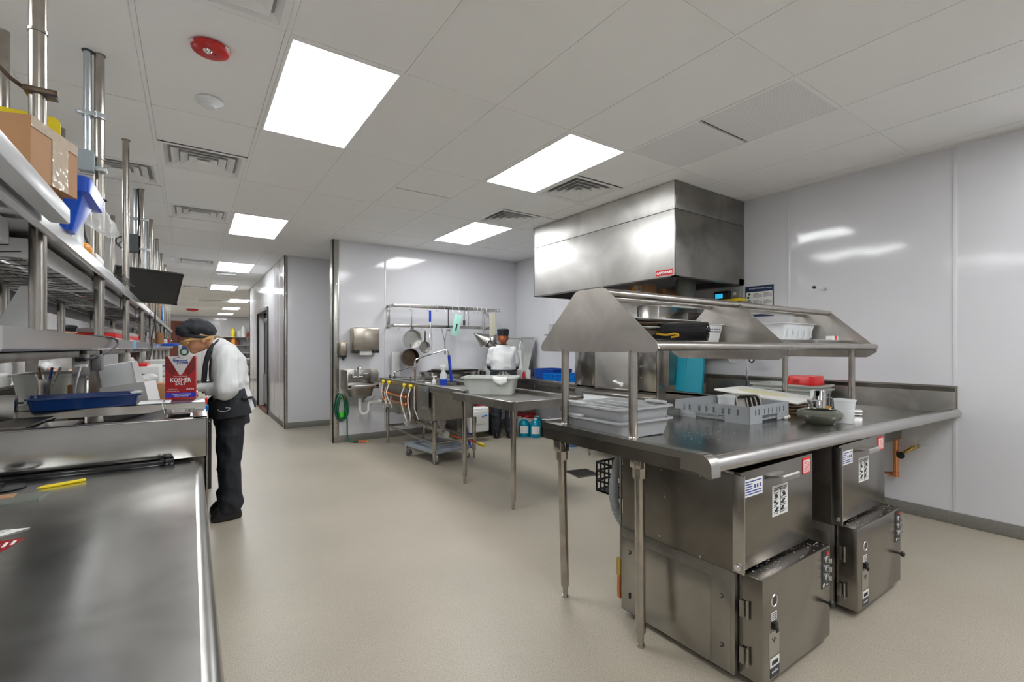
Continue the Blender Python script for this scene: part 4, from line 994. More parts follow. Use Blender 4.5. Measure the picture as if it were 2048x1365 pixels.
# faucets
def cross(m, x, y, z):
    m.cyl((x, y, z), (x, y, z+.05), .012, 10).cyl((x-.028, y, z+.055), (x+.028, y, z+.055), .006, 8).cyl((x, y-.028, z+.055), (x, y+.028, z+.055), .006, 8)
m = MB(); cross(m, 2.30, 6.38, deck); cross(m, 2.30, 6.18, deck)
m.cyl((2.33, 6.28, deck), (2.33, 6.28, deck+.055), .016, 12).tube(smoothp([(2.33, 6.28, deck+.05), (2.335, 6.28, deck+.09), (2.37, 6.28, deck+.105), (2.56, 6.28, deck+.155), (2.60, 6.28, deck+.145), (2.61, 6.28, deck+.09)], 5), .008, 10); m.build('faucet', chrome, t)
m = MB(); cross(m, 2.30, 5.66, deck); cross(m, 2.30, 5.46, deck)
m.cyl((2.33, 5.56, deck), (2.33, 5.56, deck+.20), .011, 12).cyl((2.33, 5.56, deck+.17), (2.33, 5.56, deck+.24), .016, 12)
m.tube(smoothp([(2.33, 5.56, deck+.22), (2.335, 5.56, deck+.27), (2.39, 5.56, deck+.30), (2.73, 5.56, deck+.395), (2.785, 5.56, deck+.39), (2.80, 5.56, deck+.34)], 5), .009, 10).cyl((2.80, 5.56, deck+.35), (2.805, 5.56, deck+.32), .014, 10); m.build('tall_faucet', chrome, t)
MB().cyl((2.33, 5.56, deck+.02), (2.33, 5.56, deck+.16), .012, 10).build('copper_riser', mat('pale_copper', (.45, .30, .22), .3, 1), t)
m = MB(); m.tube([(2.803, 5.56, deck+.33), (2.82, 5.55, deck+.1), (2.84, 5.54, deck-.07)], .0185, 12, r2=.021); m.build('blue_hose', bluepipe, t)
MB().cyl((2.30, 5.45, deck), (2.30, 5.45, deck+.06), .008, 8).build('air_gap', chrome, t)
# manifold
xM = 2.20
m = MB()
for z in (.735, .645): m.cyl((xM, 6.35, z), (xM, 5.48, z-.012), .0125, 12)
for y in (6.33, 5.50): m.cyl((xM, y, .60), (xM, y, .775), .0125, 12)
m.cyl((xM, 6.33, .735), (xM+.05, 6.55, .76), .0125, 12).cyl((xM, 6.33, .645), (xM+.05, 6.55, .65), .0125, 12); m.build('copper_manifold', copper, t)
m = MB()
for y in (6.33, 6.18, 5.62, 5.50):
    for z in (.735, .645): m.cyl((xM, y-.025, z), (xM, y+.025, z), .021, 12); m.ball((xM-.012, y, z), .018, 10, 7)
m.cyl((xM, 5.50, .60), (xM, 5.50, .635), .02, 12).cyl((xM, 6.33, .60), (xM, 6.33, .635), .02, 12).cyl((xM, 5.50, .76), (xM, 5.50, .785), .019, 12); m.build('valve_bodies', copper, t)
for y in (6.42, 6.20, 5.645, 5.435):
    v_ = MB().cyl((A0-.008, y, .875), (A0-.045, y, .875), .018, 10).cyl((A0-.03, y, .84), (A0-.03, y, .90), .012, 10).build('yellow_valve', yel2, t)
    MB().cyl((A0-.004, y-.035, .872), (A0-.004, y+.035, .872), .011, 8).build('brass_elbow', brass, v_)
for (y0, ye, ze, bow) in ((6.42, 6.12, .60, .0), (6.40, 5.95, .63, .02), (6.20, 6.02, .58, .03), (6.15, 6.25, .53, .06)):
    pass
hp = [[(2.215, 6.42, .84), (2.19, 6.40, .72), (2.19, 6.28, .62), (2.19, 6.10, .60), (2.195, 6.05, .70)],
      [(2.215, 6.20, .84), (2.18, 6.18, .74), (2.175, 6.10, .66), (2.18, 6.02, .60), (2.19, 6.0, .55)],
      [(2.215, 6.30, .80), (2.18, 6.26, .72), (2.17, 6.18, .66), (2.16, 6.15, .56), (2.17, 6.25, .50), (2.2, 6.33, .53), (2.2, 6.33, .60)],
      [(2.215, 5.645, .84), (2.17, 5.63, .72), (2.15, 5.50, .58), (2.16, 5.42, .46), (2.18, 5.45, .41), (2.2, 5.52, .46), (2.2, 5.52, .55)],
      [(2.215, 5.435, .84), (2.17, 5.40, .72), (2.14, 5.28, .60), (2.14, 5.25, .50), (2.15, 5.34, .42), (2.17, 5.45, .40), (2.2, 5.60, .42)]]
for p in hp: MB().tube(smoothp(p, 7), .0085, 8).build('braided_hose', braid, t)
MB().tube([(2.215, 5.31, .88), (2.21, 5.30, .62), (2.21, 5.18, .50)], .005, 6).build('thin_tube', pvc, t)

# ---- landing table (soiled end) and tub
t = thing('drain_table', 'stainless drain table with raised rim at the near end of the compartment sink', 'work table', (2.5, 3.6, 0))
X0, X1, Y0, Y1 = 2.145, 2.915, 3.125, 4.185
zt_ = .905
m = MB(); m.box(X0, X0+.035, Y0, Y1, zt_-.012, zt_, .003).box(X1-.035, X1+.02, Y0, Y1+.5, zt_-.012, zt_, .003).box(X0, X1+.02, Y0, Y0+.035, zt_-.012, zt_, .003); m.build('raised_rim', steel, t)
m = MB(); m.box(X0+.004, X0+.012, Y0+.01, Y1, zt_-.075, zt_-.01).box(X0+.004, X1, Y0+.004, Y0+.012, zt_-.075, zt_-.01).box(X1-.012, X1-.004, Y0+.01, Y1, zt_-.075, zt_-.01); m.build('apron', steel_w, t)
MB().box(X0+.03, X1-.03, Y0+.03, Y1, zt_-.045, zt_-.04).box(X0+.03, X0+.036, Y0+.03, Y1, zt_-.045, zt_-.01).box(X1-.036, X1-.03, Y0+.03, Y1, zt_-.045, zt_-.01).box(X0+.03, X1-.03, Y0+.03, Y0+.036, zt_-.045, zt_-.01).build('sunken_top', steel_w, t)
for fx, fy in ((2.215, 3.215), (2.80, 3.25), (2.24, 4.10)):
    l = MB().cyl((fx, fy, .075), (fx, fy, zt_-.07), .0225, 16).build('leg', tube_m, t)
    MB().cyl((fx, fy, 0), (fx, fy, .085), .0145, 12).cyl((fx, fy, .07), (fx, fy, .085), .019, 12).build('adjustable_foot', tube_m, l)
    MB().cyl((fx, fy, zt_-.135), (fx, fy, zt_-.055), .034, 14).build('leg_socket', tube_m, l)
t = thing('bus_tub', 'large pale grey bus tub with a cloth over its rim, on the drain table', 'bus tub', (2.62, 4.22, .87))
T_ = Matrix.Translation((2.60, 4.18, 0)) @ Matrix.Rotation(math.radians(-41), 4, 'Z')
m = MB(T_); tray(m, -.27, .27, -.19, .19, .868, 1.045, .004, .03, .06, .022, 5, .014); m.build('tub', tubgrey, t)
t = thing('cleaning_cloth', 'white cloth hanging over the front rim of the large bus tub', 'cloth', (2.66, 4.0, 1.0))
m = MB(T_)
g = []
for i in range(7):
    for j in range(7):
        u, v = i/6, j/6
        x = .03+.14*u+.03*v; y = -.19+.03-.06*min(1, v*2.2) if v < .5 else -.222-.006*math.sin(u*6)
        z = 1.052+.006*math.sin(u*7) if v < .4 else 1.052-(v-.4)*.14*(1-.5*abs(u-.55)*1.6)
        g.append((x+.006*math.sin(5*v), y, z))
fs = [(i*7+j, (i+1)*7+j, (i+1)*7+j+1, i*7+j+1) for i in range(6) for j in range(6)]
m.add(g, fs); o = m.build('cloth', cloth, t, smooth=80); md = o.modifiers.new('Thickness', 'SOLIDIFY'); md.thickness = .004

# spray bottle and small bottles on the sink
t = thing('spray_bottle', 'clear spray bottle half full of blue liquid on the sink deck', 'spray bottle', (2.44, 5.0, .915))
cx_, cy_ = 2.36, 4.82
m = MB(); m.lathe([(.001, 0), (.036, 0), (.040, .006), (.040, .11), (.036, .135), (.022, .16), (.014, .175), (.013, .19), (.001, .19)], (cx_, cy_, deck), 24); m.build('bottle', frost, t)
m = MB(); m.lathe([(.038, .004), (.0408, .008), (.0408, .075), (.037, .077)], (cx_, cy_, deck), 24); m.build('blue_liquid', bluepipe, t)
m = MB(); m.cyl((cx_, cy_, deck+.185), (cx_, cy_, deck+.215), .014, 12).box(cx_-.05, cx_+.03, cy_-.011, cy_+.011, deck+.212, deck+.235, .004).box(cx_-.03, cx_-.02, cy_-.005, cy_+.005, deck+.175, deck+.215, .002); m.build('trigger', white, t)
t = thing('soap_bottle', 'small white pump bottle beside the blue spray bottle', 'bottle', (2.38, 5.1, .915))
m = MB(); m.lathe([(.001, 0), (.024, 0), (.026, .01), (.022, .05), (.009, .065), (.008, .09), (.001, .09)], (2.34, 5.03, deck), 18); m.build('bottle', white, t); MB().box(2.325, 2.375, 5.022, 5.038, deck+.09, deck+.102, .003).build('pump', white, t)
t = thing('scrub_pad', 'white scrub pad lying on the sink deck', 'scrub pad', (2.33, 5.2, .915)); MB().box(2.30, 2.35, 5.12, 5.20, deck, deck+.018, .006).build('pad', white, t)

# ---- corner counter: along the sink wall and along the right wall
t = thing('corner_counter', 'L-shaped stainless counter in the far corner along two walls', 'counter', (4.1, 6.0, 0))
m = MB(); m.box(2.95, 4.79, 6.28, 6.87, .868, .885, .003).box(4.12, 4.79, 4.52, 6.29, .868, .885, .003); m.build('counter_top', steel, t)
m = MB(); m.box(2.95, 4.13, 6.275, 6.285, .80, .880, .001).box(4.113, 4.123, 4.52, 6.29, .81, .888, .001); m.build('apron', steel_w, t)
m = MB(); m.box(2.95, 4.79, 6.855, 6.868, .88, .97, .001).box(4.775, 4.79, 4.52, 6.85, .88, .97, .001); m.build('backsplash', steel, t)
m = MB(); m.box(4.10, 4.16, 4.53, 4.9, .78, .83, .002); m.build('bracket', steel_d, t)
for fx, fy in ((4.16, 6.2), (4.7, 6.2), (4.7, 4.7), (3.0, 6.35), (3.65, 6.35)):
    l = MB().cyl((fx, fy, .07), (fx, fy, .81), .0205, 12).build('leg', tube_m, t); MB().cyl((fx, fy, 0), (fx, fy, .08), .014, 10).build('foot', tube_m, l)
# leaning sheet pan grates at the corner
t = thing('sheet_pan', 'large white-grey sheet pan leaning upright in the corner, nearest the cook', 'sheet pan', (4.5, 6.6, .89), 0, 'pans leaning in the corner')
T_ = Matrix.Translation((4.56, 6.62, .89)) @ Matrix.Rotation(math.radians(-20), 4, 'Z') @ Matrix.Rotation(math.radians(80), 4, 'X')
m = MB(T_); tray(m, -.24, .20, 0, .63, -.02, .0, .003, .01, .04, .012); m.build('pan', mat('pale_pan', (.58, .58, .57), .35, .3), t)
for k in range(4):
    t = thing('sheet_pan', ['front', 'second', 'third', 'rearmost'][k]+' silver sheet pan of the slanted set leaning against the right wall', 'sheet pan', (4.65, 6.4, .89), 0, 'pans leaning in the corner')
    m = MB(Matrix.Translation((4.56+.035*k, 6.42, .887)) @ Matrix.Rotation(math.radians(76+3*k), 4, 'Y').inverted() @ Matrix.Rotation(0, 4, 'Z'))
    tray(m, 0, .64, -.20, .20, -.012, .0, .002, .008, .04, .006); m.build('pan', alum, t)
t = thing('cutting_board', 'white board leaning on the sheet pans in the corner behind the cook', 'cutting board', (4.3, 6.5, .89))
T_ = Matrix.Translation((4.44, 6.46, .887)) @ Matrix.Rotation(math.radians(-20), 4, 'Z') @ Matrix.Rotation(math.radians(78), 4, 'X')
m = MB(T_); m.box(-.15, .17, 0, .42, -.006, .006, .004); m.build('board', board, t)
# blue dish racks
t = thing('dish_crate', 'dark blue solid-sided crate on the counter by the right wall', 'crate', (4.5, 5.5, .89))
m = MB(); tray(m, 4.34, 4.72, 5.28, 5.76, .888, 1.03, .006, .012, .02, 0, 3); m.build('crate', mat('crate_blue', (.003, .05, .30), .35), t)
def bluerack(x0, x1, y0, y1, z0, lab):
    t = thing('cup_rack', lab, 'dish rack', ((x0+x1)/2, (y0+y1)/2, z0), 0, 'bright blue openwork racks')
    for (a, b, c, e) in ((x0, x1, y0, y0+.006), (x0, x1, y1-.006, y1), (x0, x0+.006, y0, y1), (x1-.006, x1, y0, y1)):
        m = MB(); m.box(a, b, c, e, z0+.08, z0+.095).box(a, b, c, e, z0, z0+.015)
        n_ = 9; L_ = (b-a) if b-a > .05 else (e-c)
        for i in range(n_+1):
            q = L_*i/n_
            if b-a > .05: m.box(a+q-.008, a+q+.008, c, e, z0, z0+.09)
            else: m.box(a, b, c+q-.008, c+q+.008, z0, z0+.09)
        m.box(a, b, c, e, z0+.035, z0+.05); m.build('side', bluew, t)
    m = MB()
    for i in range(1, 5):
        m.box(x0, x1, y0+(y1-y0)*i/5-.003, y0+(y1-y0)*i/5+.003, z0+.005, z0+.085); m.box(x0+(x1-x0)*i/5-.003, x0+(x1-x0)*i/5+.003, y0, y1, z0+.005, z0+.085)
    m.build('divider_grid', bluew, t)
bluerack(4.16, 4.60, 4.88, 5.27, .888, 'bright blue openwork rack next to the dark blue crate')
bluerack(4.14, 4.58, 4.54, 4.86, .888, 'bright blue openwork rack next to the dish machine')
t = thing('clear_container', 'clear plastic container on the counter beside the leaning pans', 'container', (4.3, 6.1, .89)); m = MB(); tray(m, 4.16, 4.42, 5.98, 6.24, .888, 1.0, .003, .015, .03, .008); m.build('box', frost, t)
t = thing('squeeze_bottle', 'small red bottle between the clear container and the blue crate', 'bottle', (4.3, 5.85, .89)); MB().lathe([(.001, 0), (.022, 0), (.024, .01), (.022, .07), (.008, .095), (.004, .11), (.001, .11)], (4.25, 5.88, .886), 16).build('bottle', red, t); MB().torus((4.25, 5.88, .99), .018, .004, 1, 16, 6).build('handle', white, t)
t = thing('clear_jug', 'clear plastic jug next to the small red bottle', 'jug', (4.3, 5.8, .89)); MB().lathe([(.001, 0), (.035, 0), (.04, .12), (.036, .12), (.001, .01)], (4.27, 5.79, .886), 20).build('jug', frost, t)
# trays and pots on the sink wall counter
for k, (a, b, c, e, z) in enumerate(((2.72, 3.55, 6.50, 6.84, .888), (2.78, 3.55, 6.30, 6.66, .888))):
    t = thing('hotel_pan', ['deep steel pan on the sink wall counter, against the wall', 'deep steel pan on the sink wall counter, in front of the other'][k], 'steel pan', ((a+b)/2, (c+e)/2, z), 0, 'steel pans on the sink wall counter')
    m = MB(); tray(m, a+.25, b, c, e, z, z+.085-.02*k, .003, .02, .03, .015); m.build('pan', steel, t)
for k in range(2):
    t = thing('sheet_pan', ['lower', 'upper'][k]+' dark-edged sheet pan lying across the steel pans by the sink wall', 'sheet pan', (3.4, 6.6, .99), 0, 'sheet pans across the steel pans')
    m = MB(); tray(m, 3.05+.05*k, 3.70, 6.32, 6.80, .978+.020*k, .994+.020*k, .002, .01, .02, .006); m.build('pan', alum if k else pot_dark, t)
t = thing('stock_pot', 'bright steel pot on the counter behind the large bus tub', 'pot', (3.7, 6.5, .89)); m = MB(); m.lathe([(.001, 0), (.095, 0), (.10, .01), (.10, .11), (.104, .113), (.097, .113), (.095, .01), (.001, .008)], (3.66, 6.42, .886), 28); m.build('pot', alum, t)
t = thing('colander', 'small perforated steel pot to the right of the bright pot', 'pot', (3.85, 6.5, .89)); m = MB(); m.lathe([(.001, 0), (.05, 0), (.055, .01), (.055, .09), (.05, .09), (.001, .01)], (3.83, 6.42, .886), 20); m.build('pot', steel_d, t)
t = thing('clear_container', 'square frosted container beside the cook, on the sink wall counter', 'container', (4.0, 6.5, .89)); m = MB(); tray(m, 3.92, 4.12, 6.36, 6.56, .888, 1.04, .003, .01, .02, .004); m.build('box', frost, t)
t = thing('cutting_board', 'tall narrow white board standing on the sink against the wall', 'cutting board', (2.55, 6.84, .915))
MB().box(2.486, 2.615, 6.82, 6.84, .915, 1.285, .004).build('board', mat('bright_board', (.92, .93, .93), .4), t)

# ---- pot rack on the wall
t = thing('pot_rack', 'wall-mounted double-bar stainless pot rack with hooks', 'pot rack', (3.3, 6.6, 1.65))
yR = 6.60
m = MB(); m.box(2.43, 4.28, yR, yR+.006, 1.940, 1.992, .001); m.build('upper_bar', steel, t)
m = MB(); m.box(2.43, 4.14, yR, yR+.006, 1.648, 1.693, .001); m.build('lower_bar', steel, t)
for x in (2.43, 4.134):
    for z in (1.94, 1.648): MB().box(x, x+.006, yR, 6.875, z, z+.045, .001).build('end_arm', steel, t)
m = MB(); m.box(2.43, 2.475, 6.868, 6.876, 1.64, 1.99, .001); m.build('wall_plate', steel, t)
m = MB(); m.box(4.10, 4.14, 6.868, 6.876, 1.64, 1.99, .001); m.build('wall_plate', steel, t)
MB().box(4.22, 4.255, yR-.002, yR, 1.955, 1.975).build('label_plate', paper, t)
def hook(x, z, parent=t):
    m = MB(); m.tube(smoothp([(x, yR+.012, z+.03), (x, yR+.006, z+.038), (x, yR-.006, z+.03), (x, yR-.008, z-.03), (x-.012, yR-.02, z-.055), (x-.018, yR-.035, z-.045), (x-.018, yR-.038, z-.03)], 4), .003, 6)
    m.tube(smoothp([(x, yR-.008, z-.03), (x+.012, yR-.02, z-.055), (x+.018, yR-.035, z-.045)], 4), .003, 6); m.build('hook', chrome, parent)
for x in (2.68, 2.97, 3.12, 3.25, 3.38, 3.50, 3.62, 3.76, 3.84, 3.92, 4.0, 4.08): hook(x, 1.955)
for x in (2.50, 2.69, 2.87, 3.10, 3.40): hook(x, 1.665)
def pan(x, z, r, d, mt, lab, hz, y=6.56, handle=1, hmat=None):
    """round pan hanging mouth-to-camera with its handle up to height hz"""
    t = thing('saucepan', lab, 'pan', (x, y, z), 0, 'pans on the pot rack')
    m = MB(); m.lathe([(.001, d), (r*.9, d), (r*.97, d*.9), (r, .0), (r*1.04, -.002), (r*1.04, -.005), (r*.97, -.004), (r*.88, d*.92), (.001, d*.92)], (x, y, z), 32, 1); m.build('body', mt, t)
    m = MB(); m.box(x-.011, x+.011, y-.006, y, z+r*.98, hz-.02, .002).torus((x, y-.003, hz-.012), .012, .004, 1, 16, 6); m.build('handle', hmat or steel_d, t)
    return t
pan(2.715, 1.475, .138, .10, mat('bright_pan', (.66, .66, .64), .28, 1), 'large bright saucepan hanging mouth outward at the left of the pot rack', 1.66)
pan(2.705, 1.20, .130, .09, pot_dark, 'dark brown stained pan hanging below the bright saucepan', 1.40, y=6.62)
pan(2.905, 1.36, .080, .05, steel, 'small ladle-like pan hanging to the right of the large saucepans', 1.60)
pan(2.945, 1.34, .074, .04, steel_w, 'small steel skillet tucked behind the small hanging pan', 1.58, y=6.64)
# utensils
def utensil(nm, lab, x, ztop, zbot, mt, kind='bar', head=None, y=6.572, grp='utensils on the pot rack'):
    t = thing(nm, lab, nm.replace('_', ' '), (x, y, zbot), 0, grp)
    m = MB(); m.box(x-.007, x+.007, y-.003, y+.003, zbot+(.0 if not head else .05), ztop, .002).torus((x, y, ztop), .009, .003, 1, 12, 6); m.build('handle', mt, t)
    if head: head(t, x, y, zbot)
    return t
def h_bowl(t, x, y, z): MB().lathe([(.001, 0), (.03, .008), (.042, .03), (.040, .03), (.028, .011), (.001, .003)], (x, y-.01, z+.0), 18).build('bowl', chrome, t)
def h_blade(t, x, y, z): MB().box(x-.022, x+.022, y-.002, y+.002, z-.02, z+.06, .0015).build('blade', steel_d, t)
def h_blue(t, x, y, z): pass
utensil('spatula', 'long thin spatula hanging over the bright saucepan', 2.70, 1.90, 1.62, steel, head=None)
t = thing('whisk', 'long wire whisk with blue handle hanging near the left of the rack', 'whisk', (3.0, 6.57, 1.3), 0, 'utensils on the pot rack')
MB().cyl((2.995, 6.572, 1.91), (2.995, 6.572, 1.74), .018, 12).build('blue_handle', bluepipe, t)
m = MB()
for k in range(5):
    w_ = .032*math.cos(k*.6); d_ = .03*math.sin(k*.6)
    m.tube(smoothp([(2.998, 6.572, 1.74), (3.0+w_*.5, 6.572+d_*.5, 1.60), (3.0+w_, 6.572+d_, 1.42), (3.0+w_*.6, 6.572+d_*.6, 1.33), (3.0, 6.572, 1.31), (3.0-w_*.6, 6.572-d_*.6, 1.33), (3.0-w_, 6.572-d_, 1.42), (3.0-w_*.5, 6.572-d_*.5, 1.6), (2.998, 6.572, 1.74)], 3), .0016, 4)
m.build('wires', chrome, t)
utensil('spoon', 'long black-handled ladle hanging left of the mint green mat', 3.30, 1.95, 1.60, black, head=h_bowl)
t = thing('tongs', 'pair of long tongs hanging below the lower bar, left of the mint mat', 'tongs', (3.22, 6.57, 1.3), 0, 'utensils on the pot rack')
for s_ in (-1, 1): 
    m = MB(); m.tube([(3.245, 6.57, 1.30), (3.24+s_*.005, 6.57, 1.45), (3.235+s_*.045, 6.57, 1.64)], .007, 6); m.build('arm', steel, t)
m = MB(); m.box(3.235, 3.256, 6.565, 6.575, 1.24, 1.34, .002); m.build('grip', steel_d, t)
t = thing('flexible_mat', 'mint green flexible sheet hanging tilted with a black peeler over it', 'mat', (3.45, 6.56, 1.6), 0, None)
T_ = Matrix.Translation((3.44, 6.558, 1.70)) @ Matrix.Rotation(math.radians(12), 4, 'Y')
m = MB(T_); m.box(-.062, .062, -.002, .002, -.17, .17, .0015); m.build('sheet', mint, t)
m = MB(T_); m.box(-.012, .012, -.008, -.003, -.09, .02, .002); m.build('black_slot', ink, t)
utensil('spatula', 'dark metal spatula hanging at the right edge of the mint mat', 3.58, 1.95, 1.72, steel_d, head=h_blade)
utensil('hook_tool', 'thin curved chrome hook hanging right of the dark spatula', 3.66, 1.95, 1.70, chrome)
for k, (x, lab) in enumerate(((3.94, 'cone strainer'), (4.10, 'round steel strainer'))):
    t = thing('strainer', ['cone strainer hanging with its point to the left at the right end of the rack', 'round steel strainer hanging right next to the cone strainer, above the cook'][k], 'strainer', (x, 6.52, 1.45), 0, 'strainers on the pot rack')
    c_ = Vector((x-.02, 6.50, 1.46))
    if k == 0:
        m = MB(Matrix.Translation(c_) @ Matrix.Rotation(math.radians(-60), 4, 'Y')); m.lathe([(.115, 0), (.118, .004), (.112, .008), (.004, .24)], (0, 0, 0), 28); m.build('cone', steel_w, t)
        m = MB(Matrix.Translation(c_) @ Matrix.Rotation(math.radians(-60), 4, 'Y')); m.torus((0, 0, 0), .118, .007, 2, 28, 8); m.build('rim', chrome, t)
    else:
        m = MB(Matrix.Translation(c_) @ Matrix.Rotation(math.radians(25), 4, 'Y')); m.ball((0, 0, 0), (.115, .10, .115), 20, 12); m.build('bowl', steel, t)
        m = MB(Matrix.Translation(c_+Vector((.01, -.06, 0)))); m.torus((0, 0, 0), .115, .006, 1, 28, 8); m.build('rim', chrome, t)
    m = MB(); m.tube([(x, 6.565, 1.90), (x-.01, 6.56, 1.75), (x-.03, 6.53, 1.57)], .008, 8).tube([(x+.015, 6.565, 1.90), (x+.01, 6.56, 1.75), (x+.005, 6.53, 1.57)], .006, 8); m.build('handle', chrome, t)
t = thing('skimmer', 'wide steel skimmer bowl hanging between the two strainers', 'skimmer', (4.03, 6.5, 1.45), 0, 'strainers on the pot rack')
m = MB(Matrix.Translation((4.02, 6.56, 1.46))); m.ball((0, 0, 0), (.10, .06, .11), 18, 10); m.build('bowl', steel_d, t)
t = thing('brush', 'cream coloured brush with long bristles hanging in front of the strainers', 'brush', (4.03, 6.45, 1.5), 0, 'strainers on the pot rack')
m = MB(); random.seed(9)
for k in range(9):
    x = 3.985+.012*k; m.tube(smoothp([(x, 6.46, 1.90), (x+random.uniform(-.01, .01), 6.44, 1.75), (x+random.uniform(-.012, .012), 6.44, 1.55+random.uniform(-.05, .03))], 4), .008, 6)
m.build('strands', mat('cream', (.62, .58, .46), .8), t)

# ---- under the sink: dolly, boxes, bottles
t = thing('dolly', 'grey plastic dolly on casters under the compartment sink', 'dolly', (2.5, 5.25, 0))
T_ = Matrix.Translation((2.50, 5.28, 0)) @ Matrix.Rotation(math.radians(8), 4, 'Z')
m = MB(T_)
for (a, b, c, e) in ((-.26, .26, -.34, -.27), (-.26, .26, .27, .34), (-.26, -.19, -.27, .27), (.19, .26, -.27, .27)): m.box(a, b, c, e, .125, .165, .006)
m.box(-.2, .2, -.28, .28, .13, .14); m.build('deck', mat('dolly_grey', (.28, .32, .36), .45), t)
for (a, b) in ((-.22, -.30), (.22, -.30), (-.22, .30), (.22, .30)):
    c_ = MB(T_).cyl((a, b-.015, .04), (a, b+.015, .04), .040, 18).build('caster_wheel', mat('wheel_grey', (.12, .12, .12), .5) if 'wheel_grey' not in MATS else MATS['wheel_grey'], t)
    MB(T_).box(a-.02, a+.02, b-.024, b-.018, .04, .125, .002).box(a-.02, a+.02, b+.018, b+.024, .04, .125, .002).cyl((a, b-.026, .04), (a, b+.026, .04), .01, 8).build('caster_fork', chrome, c_)
t = thing('broom', 'yellow-tipped brush with orange stick lying by the sink leg', 'broom', (2.8, 4.9, .2))
m = MB(); m.tube([(2.60, 5.25, .28), (2.88, 4.86, .19)], .009, 8); m.build('stick', orange, t); m = MB(); m.tube([(2.86, 4.90, .19), (2.91, 4.82, .17)], .022, 8); m.build('bristles', yellow, t)
t = thing('mop_handle', 'blue handle standing slanted behind the sink legs', 'mop', (2.9, 5.5, 0)); MB().tube([(2.98, 5.30, .05), (2.93, 5.42, .52)], .017, 10).build('handle', bluepipe, t)
t = thing('grease_trap', 'grey steel box on the floor behind the sink with white cooler on top', 'metal box', (3.4, 6.2, 0)); MB().box(3.20, 3.92, 6.08, 6.5, .0, .34, .004).build('box', steel_d, t)
MB().box(3.82, 3.9, 6.075, 6.08, .20, .25, .001).build('blue_sticker', bluew, t)
t = thing('cooler_jug', 'white plastic jug container under the counter beside the red bin', 'container', (3.4, 5.95, .15))
MB().box(3.25, 3.58, 5.80, 5.96, .13, .49, .03, 3).build('body', white_g, t); MB().box(3.28, 3.53, 5.785, 5.80, .25, .44, .006).build('front_panel', white, t); MB().cyl((3.44, 5.78, .36), (3.52, 5.78, .375), .008, 8).build('blue_clip', bluew, t)
t = thing('wall_bin', 'red plastic bin hanging under the corner counter beside the white jug', 'bin', (3.8, 6.3, .35))
m = MB(); m.loft([[(p[0], p[1], z) for p in rrect(3.66-q, 3.88+q, 6.22-q, 6.42+q, .03)] for z, q in ((.345, -.02), (.56, .01))]); m.build('bin', red, t)
m = MB()
for i in range(5): m.box(3.74, 3.84, 6.212, 6.218, .44+.02*i, .446+.02*i)
m.build('slots', reddk, t)
def jug(x, y, mt, lab, h=.285, r=.085, grp='chemical jugs on the floor', cap=white, lm=paper, sx=1):
    t = thing('chemical_jug', lab, 'bottle', (x, y, 0), 0, grp)
    m = MB(); m.lathe([(.001, 0), (r, 0), (r*1.02, .01), (r*1.02, h*.62), (r*.93, h*.74), (r*.6, h*.86), (.026, h*.92), (.022, h*.95), (.001, h*.95)], (x, y, 0), 24); m.build('bottle', mt, t)
    MB().cyl((x, y, h*.94), (x, y, h), .026, 16).build('cap', cap, t)
    a = math.atan2(-x, -y)
    m = MB()
    rings = []
    for z in (.06, h*.6): rings.append([(x+(r*1.03)*math.cos(q), y+(r*1.03)*math.sin(q), z) for q in [math.atan2(-y, -x)-.75+1.5*k/10 for k in range(11)]]+[(x+(r*1.01)*math.cos(q), y+(r*1.01)*math.sin(q), z) for q in [math.atan2(-y, -x)+.75-1.5*k/10 for k in range(11)]])
    m.loft(rings, True); l = m.build('label', lm, t)
    q0 = math.atan2(-y, -x); m = MB()
    for k in range(5):
        for s_ in range(4):
            q = q0-.5+.25*s_; p = Vector((x+r*1.038*math.cos(q), y+r*1.038*math.sin(q), h*.5-.02*k)); d_ = Vector((-math.sin(q), math.cos(q), 0))*.007
            m.tube([p-d_, p+d_], .0016, 4)
    m.build('print', inkg, l)
    return t
jug(4.28, 5.62, tealliq, 'teal chemical jug standing frontmost of the two on the floor under the counter')
jug(4.17, 5.76, tealliq, 'teal chemical jug half behind the frontmost teal jug')
jug(4.44, 5.78, tealliq, 'third teal jug, mostly hidden behind the front two', .29)
jug(4.58, 5.68, redliq, 'dark red chemical jug to the right of the teal jugs', .27, .06, 'chemical jugs on the floor', white)
for k, (x, y, z) in enumerate(((4.44, 6.2, 0), (4.62, 6.2, 0), (4.40, 5.98, 0))):
    t = thing('bucket', ['white pail with red lid behind the teal jugs, towards the cook', 'white pail with red lid right of the other, against the wall', 'white pail with red lid directly behind the half-hidden teal jug'][k], 'bucket', (x, y, 0), 0, 'white pails with red lids')
    MB().lathe([(.001, 0), (.085, 0), (.095, .24), (.001, .24)], (x, y, 0), 20).build('pail', white, t)
    MB().lathe([(.001, .24), (.098, .24), (.10, .262), (.09, .27), (.085, .285), (.001, .285)], (x, y, 0), 20).build('red_lid', reddk, t)
jug(4.52, 5.46, mat('yellow_jug', (.75, .70, .3), .4), 'white and yellow jug at the right of the chemical jugs, behind the dish table corner', .25, .06, 'chemical jugs on the floor', white)
t = thing('bucket', 'blue plastic bucket on the floor beneath the dish machine end', 'bucket', (4.4, 4.85, 0)); MB().lathe([(.001, 0), (.09, 0), (.115, .16), (.12, .165), (.108, .16), (.001, .01)], (4.30, 4.84, 0), 24).build('bucket', mat('bucket_blue', (.08, .22, .45), .35), t)
t = thing('paper_roll', 'stack of white ridged plates on the wall shelf behind the gable plate', 'plates', (4.6, 5.6, 1.5))
for k in range(7): MB().lathe([(.001, 0), (.12, .006), (.12, .01), (.001, .006)], (4.66, 5.60, 1.56+.022*k), 24).build('plate', alum, t)
